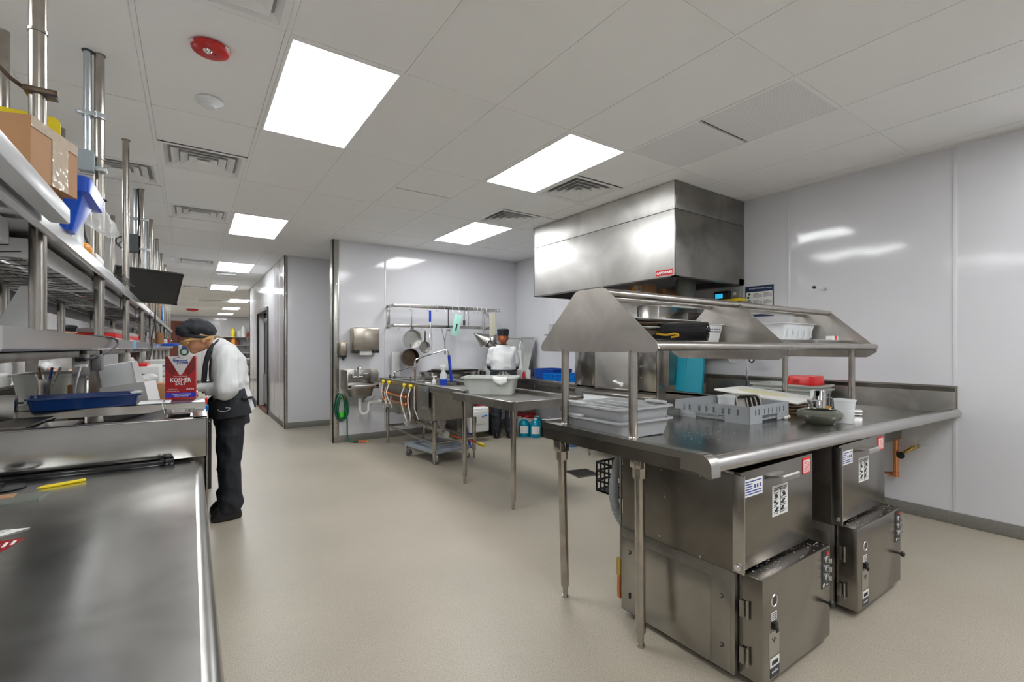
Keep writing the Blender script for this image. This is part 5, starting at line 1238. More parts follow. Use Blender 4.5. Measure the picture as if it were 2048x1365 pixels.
t2 = thing('wall_bracket', 'small steel wall bracket carrying the stacked plates', 'bracket', (4.75, 5.6, 1.52)); MB().box(4.54, 4.796, 5.46, 5.74, 1.535, 1.555, .002).build('shelf_plate', steel, t2)

# floor drains
def drain(x, y, sx_, sy_, rz, lab):
    t = thing('floor_drain', lab, 'floor drain', (x, y, .001), rz)
    MB().box(-sx_, sx_, -sy_, sy_, .0, .003).build('pit', black, t, smooth=0)
    m = MB()
    for (a, b, c, e) in ((-sx_, sx_, -sy_, -sy_+.012), (-sx_, sx_, sy_-.012, sy_), (-sx_, -sx_+.012, -sy_, sy_), (sx_-.012, sx_, -sy_, sy_)): m.box(a, b, c, e, .0, .006)
    m.build('frame', steel_w, t, smooth=0)
    m = MB(); n_ = 11
    for i in range(1, n_): m.box(-sx_+.012, sx_-.012, -sy_+2*sy_*i/n_-.004, -sy_+2*sy_*i/n_+.004, .001, .005)
    for i in range(1, 4): m.box(-sx_+2*sx_*i/4-.004, -sx_+2*sx_*i/4+.004, -sy_+.01, sy_-.01, .001, .005)
    m.build('grate_bars', steel_d, t, smooth=0, kind='stuff')
drain(3.46, 3.72, .14, .14, math.radians(-10), 'square dark grated floor drain between the drain table and the dish machine')
drain(.54, 6.50, .15, .13, 0, 'square grated floor drain in the aisle beyond the leaning worker')
# ================================================================ LEFT SIDE: counter, prep rail, shelf line
CT = .90
t = thing('work_counter', 'stainless worktop filling the lower left corner of the picture', 'counter', (-.45, 1.3, 0))
ctop = mat('counter_steel', (.66, .66, .65), .23, 1, var=.25, rvar=.03, vscale=4, bump=.10, bscale=1.6)
m = MB(); m.box(-1.05, .012, .36, 2.23, CT-.03, CT, .0)
m.build('counter_top', ctop, t)
m = MB(); pr = [(.008, CT), (.018, CT-.0005), (.028, CT-.005), (.036, CT-.013), (.039, CT-.023), (.039, CT-.06), (.033, CT-.06), (.03, CT-.03), (.008, CT-.02)]
m.loft([[(x, y, z) for x, z in pr] for y in (.36, 2.232)], True); m.build('rolled_edge', steel, t)
MB().box(-1.04, .02, .40, 2.22, .16, CT-.03, .002).build('base_cabinet', steel_w, t)
MB().box(.02, .026, .46, 1.30, .2, .82, .002).build('door', steel, t); MB().box(.02, .026, 1.34, 2.18, .2, .82, .002).build('door', steel, t)
for a, b in ((-.98, .46), (-.04, .46), (-.98, 2.16), (-.04, 2.16)): MB().cyl((a, b, 0), (a, b, .16), .022, 12).build('leg', tube_m, t)

t = thing('prep_rail', 'raised stainless refrigerated prep unit with sloping lid behind the worktop', 'prep unit', (-.45, 2.5, 0))
x0, x1, y0, y1 = -1.05, .056, 2.236, 2.86
fz, bz = 1.067, 1.095
m = MB(); m.box(x0, x1, y0, y0+.012, .912, fz, .003); m.build('front_panel', mat('rail_steel', (.36, .35, .33), .22, 1, var=.12, rvar=.06, vscale=3, bump=.15, bscale=1.8), t)
m = MB(); m.box(x0, x1, y0, y0+.045, fz-.006, fz, .002).box(x1-.05, x1, y0, y1, fz-.006, fz, .002)
m.hull([(x0, 2.56, 1.062), (x1, 2.56, 1.062), (x1, 2.60, 1.062), (x0, 2.60, 1.062)], [(x0, 2.575, bz), (x1, 2.575, bz), (x1, 2.60, bz), (x0, 2.60, bz)])
m.box(x0, x1, 2.58, y1, bz-.006, bz, .002); m.build('top_frame', steel, t)
m = MB(); m.box(x1-.005, x1, y0, y1, .16, fz-.004).box(x1-.004, x1, 2.58, y1, fz-.01, bz-.004); m.build('side_panel', steel_w, t)
m = MB(); m.box(x0, x1-.01, y0+.02, y1-.01, .14, .90).box(x0, x1-.055, y0+.03, 2.57, .93, .94); m.build('cabinet', steel_d, t)
m = MB(); m.hull([(-.40, 2.30, .955), (-.085, 2.30, 1.035), (-.085, 2.57, 1.075), (-.40, 2.57, 1.0)], [(-.40, 2.30, .958), (-.085, 2.30, 1.038), (-.085, 2.57, 1.078), (-.40, 2.57, 1.003)]); m.build('sloping_lid', steel_w, t)
m = MB(); tray(m, -.46, -.355, 2.29, 2.50, .96, 1.06, .003, .01, .02, .006); m.build('insert_pan', steel, t)
m = MB(); m.hull([(-.62, 2.26, 1.068), (-.47, 2.28, 1.068), (-.44, 2.57, 1.068), (-.55, 2.57, 1.068)], [(-.62, 2.26, 1.074), (-.47, 2.28, 1.074), (-.44, 2.57, 1.074), (-.55, 2.57, 1.074)]); m.build('flat_lid', steel_d, t)
for a, b in ((x0+.05, 2.3), (x1-.05, 2.3), (x0+.05, 2.8), (x1-.05, 2.8)): MB().cyl((a, b, 0), (a, b, .14), .022, 12).build('leg', tube_m, t)
m = MB(); m.box(-1.05, -.555, 2.55, 2.60, 1.03, 1.16, .002); m.build('rear_plate', steel, t)
t = thing('insert_pan', 'small square steel insert pan with clear lid at the right end of the prep unit', 'food pan', (-.03, 2.5, 1.06))
m = MB(); tray(m, -.078, .0, 2.40, 2.555, 1.0, 1.072, .002, .01, .02, .006); m.build('pan', steel, t)
m = MB(); m.tube([(-.085, 2.39, 1.073), (.008, 2.39, 1.073), (.012, 2.40, 1.073), (.012, 2.555, 1.073), (-.085, 2.56, 1.073), (-.085, 2.39, 1.073)], .0025, 6).tube([(-.086, 2.39, 1.073), (-.096, 2.42, 1.115), (-.094, 2.50, 1.12), (-.086, 2.56, 1.075)], .0022, 6); m.build('clear_lid_rim', clear, t)
t = thing('scraper_bar', 'long black bar lying against the base of the prep unit', 'bar', (-.3, 2.2, CT))
m = MB(); m.box(-.56, -.082, 2.203, 2.231, CT, CT+.017, .003).box(-.56, -.10, 2.207, 2.211, CT+.017, CT+.0185); m.build('bar', blackg, t)
m = MB(); m.box(-.082, -.052, 2.200, 2.232, CT, CT+.021, .003).cyl((-.088, 2.199, CT+.011), (-.088, 2.19, CT+.011), .006, 10).cyl((-.095, 2.216, CT+.01), (-.083, 2.216, CT+.01), .0115, 12); m.build('end_clamp', blackg, t)
t = thing('pencil', 'yellow grease pencil lying on the worktop', 'pencil', (-.35, 2.07, CT))
m = MB(); a, b = Vector((-.398, 2.052, CT+.005)), Vector((-.289, 2.094, CT+.005)); dd = (b-a).normalized(); m.tube([a+dd*.018, b], .0052, 8); p = m.build('barrel', yellow, t)
MB().tube([a, a+dd*.018], .0012, 8, r2=.0052).build('tip', yel2, p)
t = thing('glass_board', 'dark glassy board with orange label at the left edge of the worktop', 'board', (-.45, 1.95, CT)); m = MB(); m.hull([(-.62, 1.90, CT), (-.367, 1.914, CT), (-.352, 1.985, CT), (-.62, 2.0, CT)], [(-.62, 1.90, CT+.007), (-.367, 1.914, CT+.007), (-.352, 1.985, CT+.007), (-.62, 2.0, CT+.007)]); m.build('board', glassc, t)
MB().box(-.60, -.43, 1.955, 2.0, CT+.007, CT+.009).build('orange_label', mat('tan_label', (.50, .28, .15), .4), t)
t = thing('round_lid', 'dark round lid with a clear rim at the left edge below the prep unit', 'lid', (-.49, 2.12, CT)); m = MB(); m.lathe([(.001, 0), (.044, 0), (.052, .003), (.052, .006), (.04, .006), (.001, .008)], (-.486, 2.12, CT), 28); m.build('lid', mat('smoked_lid', (.05, .05, .055), .12), t)
MB().lathe([(.001, .008), (.018, .008), (.016, .018), (.001, .018)], (-.50, 2.12, CT), 16).build('knob', black, t)
t = thing('paper_slip', 'white paper slip at the left edge of the worktop', 'paper', (-.36, 1.62, CT)); m = MB(); m.hull([(-.52, 1.56, CT+.001), (-.37, 1.588, CT+.001), (-.326, 1.625, CT+.001), (-.52, 1.68, CT+.001)], [(-.52, 1.56, CT+.0018), (-.37, 1.588, CT+.0018), (-.326, 1.625, CT+.0018), (-.52, 1.68, CT+.0018)]); m.build('sheet', paper, t)
m = MB()
for i in range(5): m.box(-.46, -.38+.006*i, 1.598+.010*i, 1.600+.010*i, CT+.0018, CT+.0021)
m.build('print', inkg, t)
t = thing('red_card', 'red and white printed card under the white paper slip', 'card', (-.35, 1.5, CT)); m = MB(); m.hull([(-.50, 1.40, CT+.0003), (-.343, 1.462, CT+.0003), (-.318, 1.548, CT+.0003), (-.50, 1.57, CT+.0003)], [(-.50, 1.40, CT+.001), (-.343, 1.462, CT+.001), (-.318, 1.548, CT+.001), (-.50, 1.57, CT+.001)]); m.build('card', reddk, t)
m = MB()
for i in range(4):
    m.box(-.372+.012*i, -.366+.012*i, 1.485+.008*i, 1.52+.006*i, CT+.001, CT+.0013)
m.build('white_print', whiteink, t)

# ---- long prep line behind
t = thing('prep_line', 'long stainless line counter running down the aisle under the double shelf', 'counter', (-.45, 6, 0))
MB().box(-.90, .045, 2.88, 13.6, .96, 1.0, .003).build('counter_top', steel, t)
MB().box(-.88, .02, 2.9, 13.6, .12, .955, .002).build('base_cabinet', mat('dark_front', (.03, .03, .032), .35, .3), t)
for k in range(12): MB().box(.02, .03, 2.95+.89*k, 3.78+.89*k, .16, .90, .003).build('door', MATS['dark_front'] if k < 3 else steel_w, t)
for k in range(8): MB().cyl((.0, 3.0+1.5*k, 0), (.0, 3.0+1.5*k, .12), .02, 10).build('leg', tube_m, t)

# ---- double shelf on ceiling-hung posts
t = thing('hanging_shelf_unit', 'long double-tier stainless shelf hung on round posts down the left of the aisle', 'shelf', (-.55, 6, 1.36))
POST = [2.05, 3.25, 4.47, 5.78, 7.1, 8.3, 9.55, 10.8, 12.0, 13.2]
m = MB(); pf = [(-.345, 1.395), (-.345, 1.343), (-.352, 1.336), (-.362, 1.34), (-.362, 1.386), (-.84, 1.386), (-.84, 1.340), (-.848, 1.34), (-.848, 1.395)]
m.loft([[(x, y, z) for x, z in pf] for y in (1.5, 13.75)], True); m.build('lower_shelf', mat('shelf_steel', (.58, .58, .58), .25, 1, var=.12, rvar=.01, vscale=3, bump=.1, bscale=3), t)
m = MB(); m.box(-.80, -.40, 1.52, 13.7, 1.305, 1.332, .002).box(-.60, -.56, 1.52, 13.7, 1.29, 1.31); m.build('under_channel', steel_w, t)
m = MB(); pf = [(-.355, 1.748), (-.355, 1.705), (-.362, 1.698), (-.372, 1.702), (-.372, 1.738), (-.85, 1.738), (-.85, 1.70), (-.858, 1.70), (-.858, 1.748)]
m.loft([[(x, y, z) for x, z in pf] for y in (2.03, 13.75)], True); m.build('upper_shelf', MATS['shelf_steel'], t)
m = MB(); pf = [(-.342, 1.755), (-.342, 1.69), (-.35, 1.68), (-.36, 1.684), (-.36, 1.745), (-.85, 1.745), (-.85, 1.70), (-.858, 1.70), (-.858, 1.755)]
m.loft([[(x, y, z) for x, z in pf] for y in (1.2, 2.03)], True); m.build('near_upper_shelf', MATS['shelf_steel'], t)
m = MB(); m.box(-.335, -.290, 1.15, 1.86, 1.704, 1.752, .006); m.build('front_light_strip', lidgrey, t)
for k, y in enumerate(POST):
    top = CEIL+.01
    r = .0215 if y < 4 else .0205
    p = MB().cyl((-.395, y, 1.388), (-.395, y, top), r, 16).build('post', tube_m, t)
    MB().cyl((-.395, y, CEIL-.002), (-.395, y, CEIL+.01), r+.006, 16).cyl((-.395, y, 1.395), (-.395, y, 1.40), r+.006, 16).cyl((-.395, y, 2.33), (-.395, y, 2.338), r+.003, 16).build('collar', tube_m, p, kind='stuff')
    p = MB().cyl((-.748, y+.02, 1.388), (-.748, y+.02, top), .0215, 14).build('post', tube_m, t)
    if k: MB().box(-.445, -.40, y+.05, y+.14, .98, 1.338, .003).build('stanchion', steel_w, t)
for y0 in (1.10, 2.28, 3.50, 4.72, 5.94, 7.2, 8.4, 9.6, 10.9):
    h = thing('heat_lamp', {1.10: 'nearest strip food warmer under the upper shelf, at the left edge', 2.28: 'second strip food warmer under the upper shelf, with a red switch on its end', 3.50: 'third strip food warmer, behind the second post of the shelf', 4.72: 'fourth strip food warmer under the upper shelf'}.get(y0, '%s strip food warmer under the upper shelf, farther down behind the posts' % {5.94: 'fifth', 7.2: 'sixth', 8.4: 'seventh', 9.6: 'eighth', 10.9: 'last and smallest'}.get(y0, '')), 'food warmer', (-.6, y0+.55, 1.66), 0, 'strip food warmers under the upper shelf')
    y1 = y0+(1.13 if y0 > 2 else .9)
    m = MB(); m.box(-.452, -.446, y0, y1, 1.655, 1.722, .001).box(-.80, -.794, y0, y1, 1.655, 1.722, .001).box(-.80, -.446, y1-.006, y1, 1.655, 1.722, .001).box(-.80, -.446, y0, y0+.006, 1.655, 1.722, .001); m.build('housing', mat('lamp_housing', (.72, .72, .73), .35) if 'lamp_housing' not in MATS else MATS['lamp_housing'], h)
    MB().box(-.794, -.452, y0+.006, y1-.006, 1.712, 1.72).build('reflector', white, h)
    for x in (-.70, -.55): MB().box(x-.02, x+.02, y0+.03, y1-.03, 1.66, 1.68, .003).build('element_cover', steel, h)
    m = MB(); random.seed(int(y0*10))
    if y0 < 6.5:
        for k in range(9):
            y = y0+.06+k*.125; m.tube([(-.79, y, 1.658), (-.70, y+.02, 1.652), (-.62, y, 1.658), (-.53, y+.02, 1.652), (-.455, y, 1.658)], .0018, 5)
        for x in (-.76, -.62, -.49): m.tube([(x, y0+.01, 1.656), (x, y1-.01, 1.656)], .0018, 5)
        m.build('wire_guard', wirem, h, kind='stuff')
    m = MB(); m.cyl((-.46, y1, 1.685), (-.46, y1+.02, 1.685), .008, 10); m.build('red_switch', red, h)
    m = MB(); m.box(-.50, -.45, y1, y1+.002, 1.66, 1.675); m.build('end_label', reddk, h)
MBx = mat('grey_duct', (.16, .16, .16), .4, .5)
t = thing('raceway', 'dark grey boxed raceway along the middle under the upper shelf', 'raceway', (-.62, 3, 1.6)); MB().box(-.86, -.81, 1.4, 12.5, 1.60, 1.70, .003).build('duct', MBx, t)

# pipes beside the posts
def pipe(x, y, z0, z1, r, mt, lab, nm='conduit', grp='ceiling conduits along the shelf'):
    t = thing(nm, lab, 'pipe', (x, y, z0), 0, grp); MB().cyl((x, y, z0), (x, y, z1), r, 14).build('tube', mt, t); return t
c = pipe(-.44, 3.24, 2.34, CEIL, .017, galv, 'galvanised conduit dropping from the ceiling into the large grey junction box')
MB().cyl((-.44, 3.24, CEIL-.003), (-.44, 3.24, CEIL+.002), .024, 14).build('hole_edge', gap_m, c)
MB().box(-.475, -.365, 3.215, 3.245, 2.545, 2.565, .002).cyl((-.44, 3.24, 2.54), (-.44, 3.24, 2.57), .021, 12).cyl((-.395, 3.24, 2.54), (-.395, 3.24, 2.57), .027, 12).cyl((-.485, 3.23, 2.555), (-.47, 3.23, 2.555), .008, 8).build('pipe_clamp', galv, c)
t = thing('junction_box', 'grey electrical junction box hanging on a conduit beside the second post', 'junction box', (-.43, 3.2, 2.25)); b = MB().box(-.468, -.408, 3.17, 3.23, 2.245, 2.345, .002).build('box', mat('box_paint', (.27, .31, .33), .5), t)
MB().box(-.470, -.406, 3.166, 3.172, 2.243, 2.347, .001).build('cover', MATS['box_paint'], t); MB().cyl((-.44, 3.24, 2.345), (-.44, 3.24, 2.362), .02, 12).build('connector', galv, t)
MB().box(-.405, -.36, 3.20, 3.24, 2.26, 2.28, .002).build('clamp', galv, t)
c = pipe(-.44, 5.80, 2.43, CEIL, .017, galv, 'galvanised conduit dropping into the smaller junction box above the monitor')
t = thing('junction_box', 'small dark grey junction box above the wall monitor', 'junction box', (-.43, 5.75, 2.3)); MB().box(-.485, -.415, 5.72, 5.80, 2.26, 2.43, .003).build('box', mat('box_paint_dark', (.10, .11, .12), .5), t)
MB().box(-.50, -.34, 5.76, 5.79, 2.58, 2.60, .002).box(-.42, -.33, 5.76, 5.79, 2.29, 2.31, .002).build('clamp', galv, t)
m = MB(); m.tube(smoothp([(-.42, 5.78, 2.88), (-.41, 5.76, 2.6), (-.42, 5.75, 2.4), (-.41, 5.74, 2.2), (-.41, 5.6, 2.05)], 6), .006, 6); cb_ = m.build('black_cable', rubber, t)
m = MB(); m.tube(smoothp([(-.49, 5.7, 2.40), (-.56, 5.6, 2.35), (-.55, 5.55, 2.28), (-.5, 5.5, 2.25)], 6), .006, 6).tube(smoothp([(-.49, 5.7, 2.36), (-.54, 5.6, 2.31), (-.53, 5.55, 2.26), (-.48, 5.5, 2.24)], 6), .005, 6); m.build('cable_loop', rubber, t)
pipe(-.44, 7.12, 1.75, CEIL, .014, galv, 'thin conduit beside the fifth post, above the monitor'); pipe(-.44, 8.35, 1.75, CEIL, .014, galv, 'thin conduit beside the sixth post, right of the monitor top')
for k, (x, y) in enumerate(((-.395, 3.25), (-.395, 4.47))):
    pass
t = thing('black_cord', 'black cord hanging along the second post down to the shelf', 'cord', (-.45, 3.2, 1.9))
m = MB(); m.tube(smoothp([(-.42, 3.22, 2.15), (-.44, 3.22, 2.10), (-.455, 3.22, 2.02), (-.45, 3.23, 1.93), (-.43, 3.24, 1.85), (-.42, 3.3, 1.76)], 6), .006, 6); m.build('cord', rubber, t)
MB().torus((-.395, 3.25, 2.12), .028, .004, 2, 16, 6).build('strap', rubber, t)
t = thing('pipe_strap', 'dark metal strap clamp sticking out of the nearest post', 'clamp', (-.40, 2.05, 2.14)); m = MB(); m.box(-.425, -.35, 2.02, 2.08, 2.135, 2.152, .004).cyl((-.36, 2.03, 2.144), (-.345, 2.03, 2.144), .010, 10).tube([(-.42, 2.05, 2.145), (-.45, 2.02, 2.16), (-.475, 1.99, 2.185)], .006, 8); m.build('clamp', pot_dark, t)

# ---- monitor
t = thing('monitor', 'black flat screen monitor hung tilted above the aisle from the shelf posts', 'monitor', (-.30, 5.5, 1.9))
T_ = Matrix.Translation((-.320, 5.42, 1.902)) @ Matrix.Rotation(math.radians(26), 4, 'Z') @ Matrix.Rotation(math.radians(26), 4, 'X')
m = MB(T_); m.box(-.265, .265, 0, .04, -.16, .16, .006); m.build('case', black, t)
m = MB(T_); m.box(-.248, .248, -.002, .001, -.145, .145); m.build('screen', screen, t)
m = MB(T_)
for s_ in (-1, 1):
    for u in (-1, 1): m.box(s_*.245, s_*.265, -.006, .0, u*.14, u*.16, .002)
m.build('corner_pieces', blackg, t, kind='stuff')
m = MB(); m.box(-.42, -.30, 5.54, 5.58, 1.88, 1.95, .004).cyl((-.40, 5.56, 1.9), (-.395, 5.78, 1.9), .018, 10); m.build('mount_arm', black, t)

# ---- things on the upper shelf
def obox(c, dx, dy, z0, z1):
    """c: near right corner; dx, dy: edge vectors"""
    a = Vector((c[0], c[1], 0)); p = [a, a+dx, a+dx+dy, a+dy]
    return [(q.x, q.y, z0) for q in p], [(q.x, q.y, z1) for q in p]
t = thing('cardboard_box', 'brown cardboard box with clear packing tape at the front of the upper shelf', 'box', (-.45, 1.9, 1.80))
dX = Vector((-.96, .28, 0)); dY = Vector((.28, .96, 0)); c0 = (-.347, 1.732)
m = MB(); m.hull(*obox(c0, dX*.36, dY*.215, 1.80, 1.958)); m.build('box', card, t)
m = MB(); a = Vector((*c0, 0)); 
p0 = a+dY*.09-dX*.0008; m.hull([tuple(p0)[:2]+(1.80,), tuple(p0+dY*.075)[:2]+(1.80,), tuple(p0+dY*.075-dX*.0006)[:2]+(1.80,), tuple(p0-dX*.0006)[:2]+(1.80,)], [tuple(p0)[:2]+(1.958,), tuple(p0+dY*.075)[:2]+(1.958,), tuple(p0+dY*.075-dX*.0006)[:2]+(1.958,), tuple(p0-dX*.0006)[:2]+(1.958,)])
m.hull(*obox(tuple(a+dY*.03-dX*.001)[:2], dX*.36, dY*.18, 1.9582, 1.9592)); m.hull(*obox(tuple(a-dX*.0015)[:2], dX*.001, dY*.215, 1.93, 1.959)); m.build('clear_tape', tape_m, t)
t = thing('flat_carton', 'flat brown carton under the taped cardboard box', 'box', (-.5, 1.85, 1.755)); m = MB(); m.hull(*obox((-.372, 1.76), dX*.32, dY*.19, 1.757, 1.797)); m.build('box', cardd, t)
t = thing('white_bowl', 'upturned white bowl on top of the taped cardboard box', 'bowl', (-.46, 1.9, 1.96)); MB().lathe([(.07, 0), (.066, .012), (.04, .024), (.001, .028)], (-.47, 1.90, 1.960), 24).build('bowl', white_g, t)
t = thing('yellow_board', 'yellow rounded plastic board standing behind the cardboard box', 'board', (-.45, 2.3, 1.75)); m = MB(Matrix.Translation((-.46, 2.30, 1.755)) @ Matrix.Rotation(math.radians(2), 4, 'Z')); m.prism(rrect(-.16, .075, 0, .41, .02), 1, -.006, .006); m.build('board', yellow, t)
m = MB(Matrix.Translation((-.46, 2.30, 1.755))); m.box(-.10, -.065, -.008, -.006, .385, .388); m.build('mark', ink, t)
t = thing('blue_bucket', 'bright blue tapered bucket on the upper shelf beside the cardboard box', 'bucket', (-.42, 2.27, 1.748))
m = MB(); m.loft([[(p[0], p[1], z) for p in rrect(-.43-q*.8, -.34+q*.55, 2.20-q*.7, 2.29+q*1.6, .02)] for z, q in ((1.752, 0), (1.90, .075), (1.905, .09), (1.925, .09))]); m.build('bucket', blue, t)
m = MB(); m.loft([[(p[0], p[1], z) for p in rrect(-.43-q*.8, -.34+q*.55, 2.20-q*.7, 2.29+q*1.6, .02)] for z, q in ((1.872, .066), (1.876, .098), (1.926, .104), (1.930, .094))]); m.build('rim_band', blue, t)
t = thing('plastic_bag', 'crumpled clear plastic bag lying beyond the blue bucket', 'bag', (-.38, 2.7, 1.85))
m = MB(); random.seed(11)
p = smoothp([(-.44, 2.62, 1.945), (-.40, 2.66, 1.955), (-.36, 2.72, 1.935), (-.33, 2.78, 1.90), (-.30, 2.86, 1.875)], 4)
rings = []
for i, q in enumerate(p):
    rr = .038*math.sin(PI*(i+1.5)/(len(p)+2))+.008
    rings.append([q+Vector((math.cos(a)*rr*1.1*(1+.2*math.sin(3*a+i)), math.cos(a)*.4*rr, math.sin(a)*rr*(1+.15*math.sin(5*a+2*i)))) for a in [2*PI*k/14 for k in range(14)]])
m.loft(rings); m.build('bag', vinyl, t); MB().ball((-.45, 2.60, 1.94), (.03, .03, .02), 10, 7).build('yellow_sponge', yellow, t)
MB().box(-.50, -.38, 2.48, 2.72, 1.752, 1.925, .01).build('tub_under_bag', frost, t)
t = thing('wire_rack', 'small black wire rack lying across the upper shelf between two posts', 'wire rack', (-.45, 4.1, 1.78))
m = MB(); 
for i in range(12): m.tube([(-.62+.02*i, 3.75, 1.80), (-.62+.025*i, 4.45, 1.80)], .002, 5)
for i in range(12): m.tube([(-.62, 3.75+.062*i, 1.80), (-.34, 3.78+.062*i, 1.80)], .002, 5)
for i in range(3): m.torus((-.42, 3.85+.1*i, 1.785), .022, .003, 2, 12, 5)
m.build('wires', wirem, t, kind='stuff')
t = thing('plastic_tub', 'white tub with orange lid label beneath the black wire rack', 'tub', (-.45, 4.6, 1.75)); MB().lathe([(.001, 0), (.05, 0), (.055, .085), (.001, .085)], (-.46, 4.62, 1.75), 20).build('tub', white, t); MB().lathe([(.0535, .03), (.0565, .03), (.0575, .06), (.054, .06)], (-.46, 4.62, 1.75), 20).build('orange_band', amber, t)
t = thing('white_bags', 'white packets lying on the upper shelf behind the blue bucket', 'packets', (-.42, 3.0, 1.75)); MB().box(-.44, -.36, 2.9, 3.12, 1.752, 1.79, .012).box(-.43, -.37, 3.35, 3.6, 1.752, 1.775, .01).build('packet', paper, t, kind='stuff'); MB().ball((-.40, 2.86, 1.79), (.03, .04, .035), 10, 7).build('orange_packet', amber, t)
t = thing('carton', 'small brown carton on the upper shelf right below the monitor', 'box', (-.42, 9, 1.75)); MB().box(-.60, -.38, 8.6, 9.1, 1.75, 2.03, .004).build('box', card, t)
t = thing('blue_sack', 'blue and white sack beside the small carton beyond the monitor', 'sack', (-.42, 9.5, 1.75)); MB().box(-.58, -.37, 9.3, 9.8, 1.75, 2.02, .02).build('sack', bluew, t); MB().box(-.368, -.366, 9.4, 9.6, 1.80, 1.92).build('white_print', paper, t)

# ---- things on the lower shelf
t = thing('red_band_box', 'long white box with a bright red band standing on the lower shelf', 'box', (-.63, 5.9, 1.396)); MB().box(-.74, -.50, 4.9, 7.0, 1.396, 1.425, .004).build('base', paper, t); MB().box(-.742, -.498, 4.9, 7.0, 1.425, 1.462, .002).build('red_band', red, t); MB().box(-.735, -.505, 4.92, 6.98, 1.462, 1.50, .01).build('grey_lid', mat('dusty_lid', (.40, .36, .34), .6), t)
t = thing('machine_chute', 'white slanted plastic chute standing behind the nearest post', 'chute', (-.6, 2.6, 1.40)); m = MB(); m.hull([(-.66, 2.72, 1.396), (-.55, 2.72, 1.396), (-.55, 2.84, 1.396), (-.66, 2.84, 1.396)], [(-.585, 2.76, 1.60), (-.535, 2.76, 1.60), (-.535, 2.82, 1.60), (-.585, 2.82, 1.60)]); m.build('body', boxwhite, t)
t = thing('blue_tape', 'strip of light blue tape stuck over the lower shelf edge', 'tape', (-.34, 4.47, 1.36)); MB().box(-.3445, -.3435, 4.36, 4.56, 1.335, 1.397).build('tape', mat('tape_blue', (.15, .45, .75), .6), t)
t = thing('blue_clip', 'bright blue tool sticking out at the far end of the lower shelf', 'tool', (-.3, 8.5, 1.35)); MB().box(-.36, -.10, 8.6, 8.66, 1.37, 1.41, .008).build('tool', blue, t)
t = thing('blue_tape', 'short strip of blue tape farther along the lower shelf edge', 'tape', (-.34, 7.5, 1.36)); MB().box(-.3445, -.3435, 7.3, 7.6, 1.35, 1.385).build('tape', MATS['tape_blue'], t)
for k in range(14):
    x = -.70+.17*(k % 3); y = 7.4+.42*k; h = (.12, .09, .16, .11)[k % 4]
    mt = (white, steel, cardd, reddk, white_g)[k % 5]
    t = thing('storage_jar', '%s jar on the lower shelf beyond the red-banded box, %s' % (('white', 'steel', 'brown', 'dark red', 'glossy white')[k % 5], ('nearest of its colour', 'second of its colour', 'farthest of its colour')[k // 5]), 'jar', (x, y, 1.396), 0, 'jars far down the lower shelf')
    MB().lathe([(.001, 0), (.045, 0), (.047, h*.85), (.038, h*.92), (.038, h), (.001, h)], (x, y, 1.396), 16).build('jar', mt, t)

# ---- things on the back ledge of the prep unit
bz_ = 1.096
t = thing('blue_tray', 'shallow dark blue plastic tray on the back ledge of the prep unit', 'tray', (-.37, 2.66, bz_))
T_ = Matrix.Translation((-.372, 2.66, bz_)) @ Matrix.Rotation(math.radians(9), 4, 'Z'); m = MB(T_); tray(m, -.165, .175, -.10, .10, .001, .05, .003, .008, .02, .008, 4, .006); m.build('tray', navy, t)
m = MB(T_); m.tube([(-.175, -.07, .035), (-.19, -.072, .036)], .004, 6); m.build('tab', black, t)
m = MB(T_); m.hull([(.15, -.09, .05), (.19, -.09, .055), (.19, .03, .055), (.15, .03, .05)], [(.15, -.09, .052), (.19, -.09, .057), (.19, .03, .057), (.15, .03, .052)]); m.build('clear_film', vinyl, t)
t = thing('paper_sheets', 'white sheet of paper lying flat on the back ledge by the salt box', 'paper', (-.15, 2.7, bz_)); MB().box(-.19, -.075, 2.60, 2.76, bz_+.0005, bz_+.003).build('sheet', paper, t)
# salt box
t = thing('salt_box', 'red kosher salt box with white triangle and blue bottom band', 'box', (-.038, 2.86, bz_))
T_ = Matrix.Translation((-.040, 2.74, bz_+.0005)) @ Matrix.Rotation(math.radians(-5), 4, 'Z')
bw, bh, bd = .060, .208, .055
def lm_(ob): return ob
m = MB(T_); m.box(-bw, bw, 0, bd, 0, bh, .0015); m.build('carton', saltred, t)
def flat(poly, d, mt, nm, par=t):
    m = MB(T_); m.hull([(p[0], -d, p[1]) for p in poly], [(p[0], -d+.0004, p[1]) for p in poly]); return m.build(nm, mt, par, smooth=0)
flat([(-bw, .012), (bw, .012), (bw, .034), (-bw, .034)], .0005, saltblue, 'blue_band')
flat([(-.05, bh), (.05, bh), (.004, .118), (-.004, .118)], .0006, mat('salt_white', (.72, .70, .68), .35), 'white_triangle')
flat([(-bw, bh-.01), (-.052, bh), (-.015, .135), (-.03, .115), (-bw, .145)], .0004, saltdk, 'dark_facet'); flat([(bw, bh-.01), (.052, bh), (.015, .135), (.03, .115), (bw, .145)], .0004, saltdk, 'dark_facet')
def tx(body, size, x, z, mt, sx=1, bold=0, par=t, nm='lettering'): return text(body, size, T_ @ Matrix.Translation((x, -.0012, z)) @ Matrix.Rotation(PI/2, 4, 'X'), mt, par, nm, sx=sx, bold=bold)
tx('KOSHER', .0265, 0, .094, whiteink, .82, .0006); tx('SALT', .017, 0, .076, whiteink, 1.1, .0003); tx('Diamond', .0145, -.002, .188, blueink, 1.05, .0005); tx('Crystal', .0145, .008, .177, blueink, 1.05, .0005)
tx('Pure and Natural', .0075, 0, .112, whiteink, 1.0); tx('Foodservice Packaging', .0085, .004, .0275, whiteink, .95, .0001); tx('Not For Retail Sale', .0075, .004, .0185, whiteink, .95, .0001)
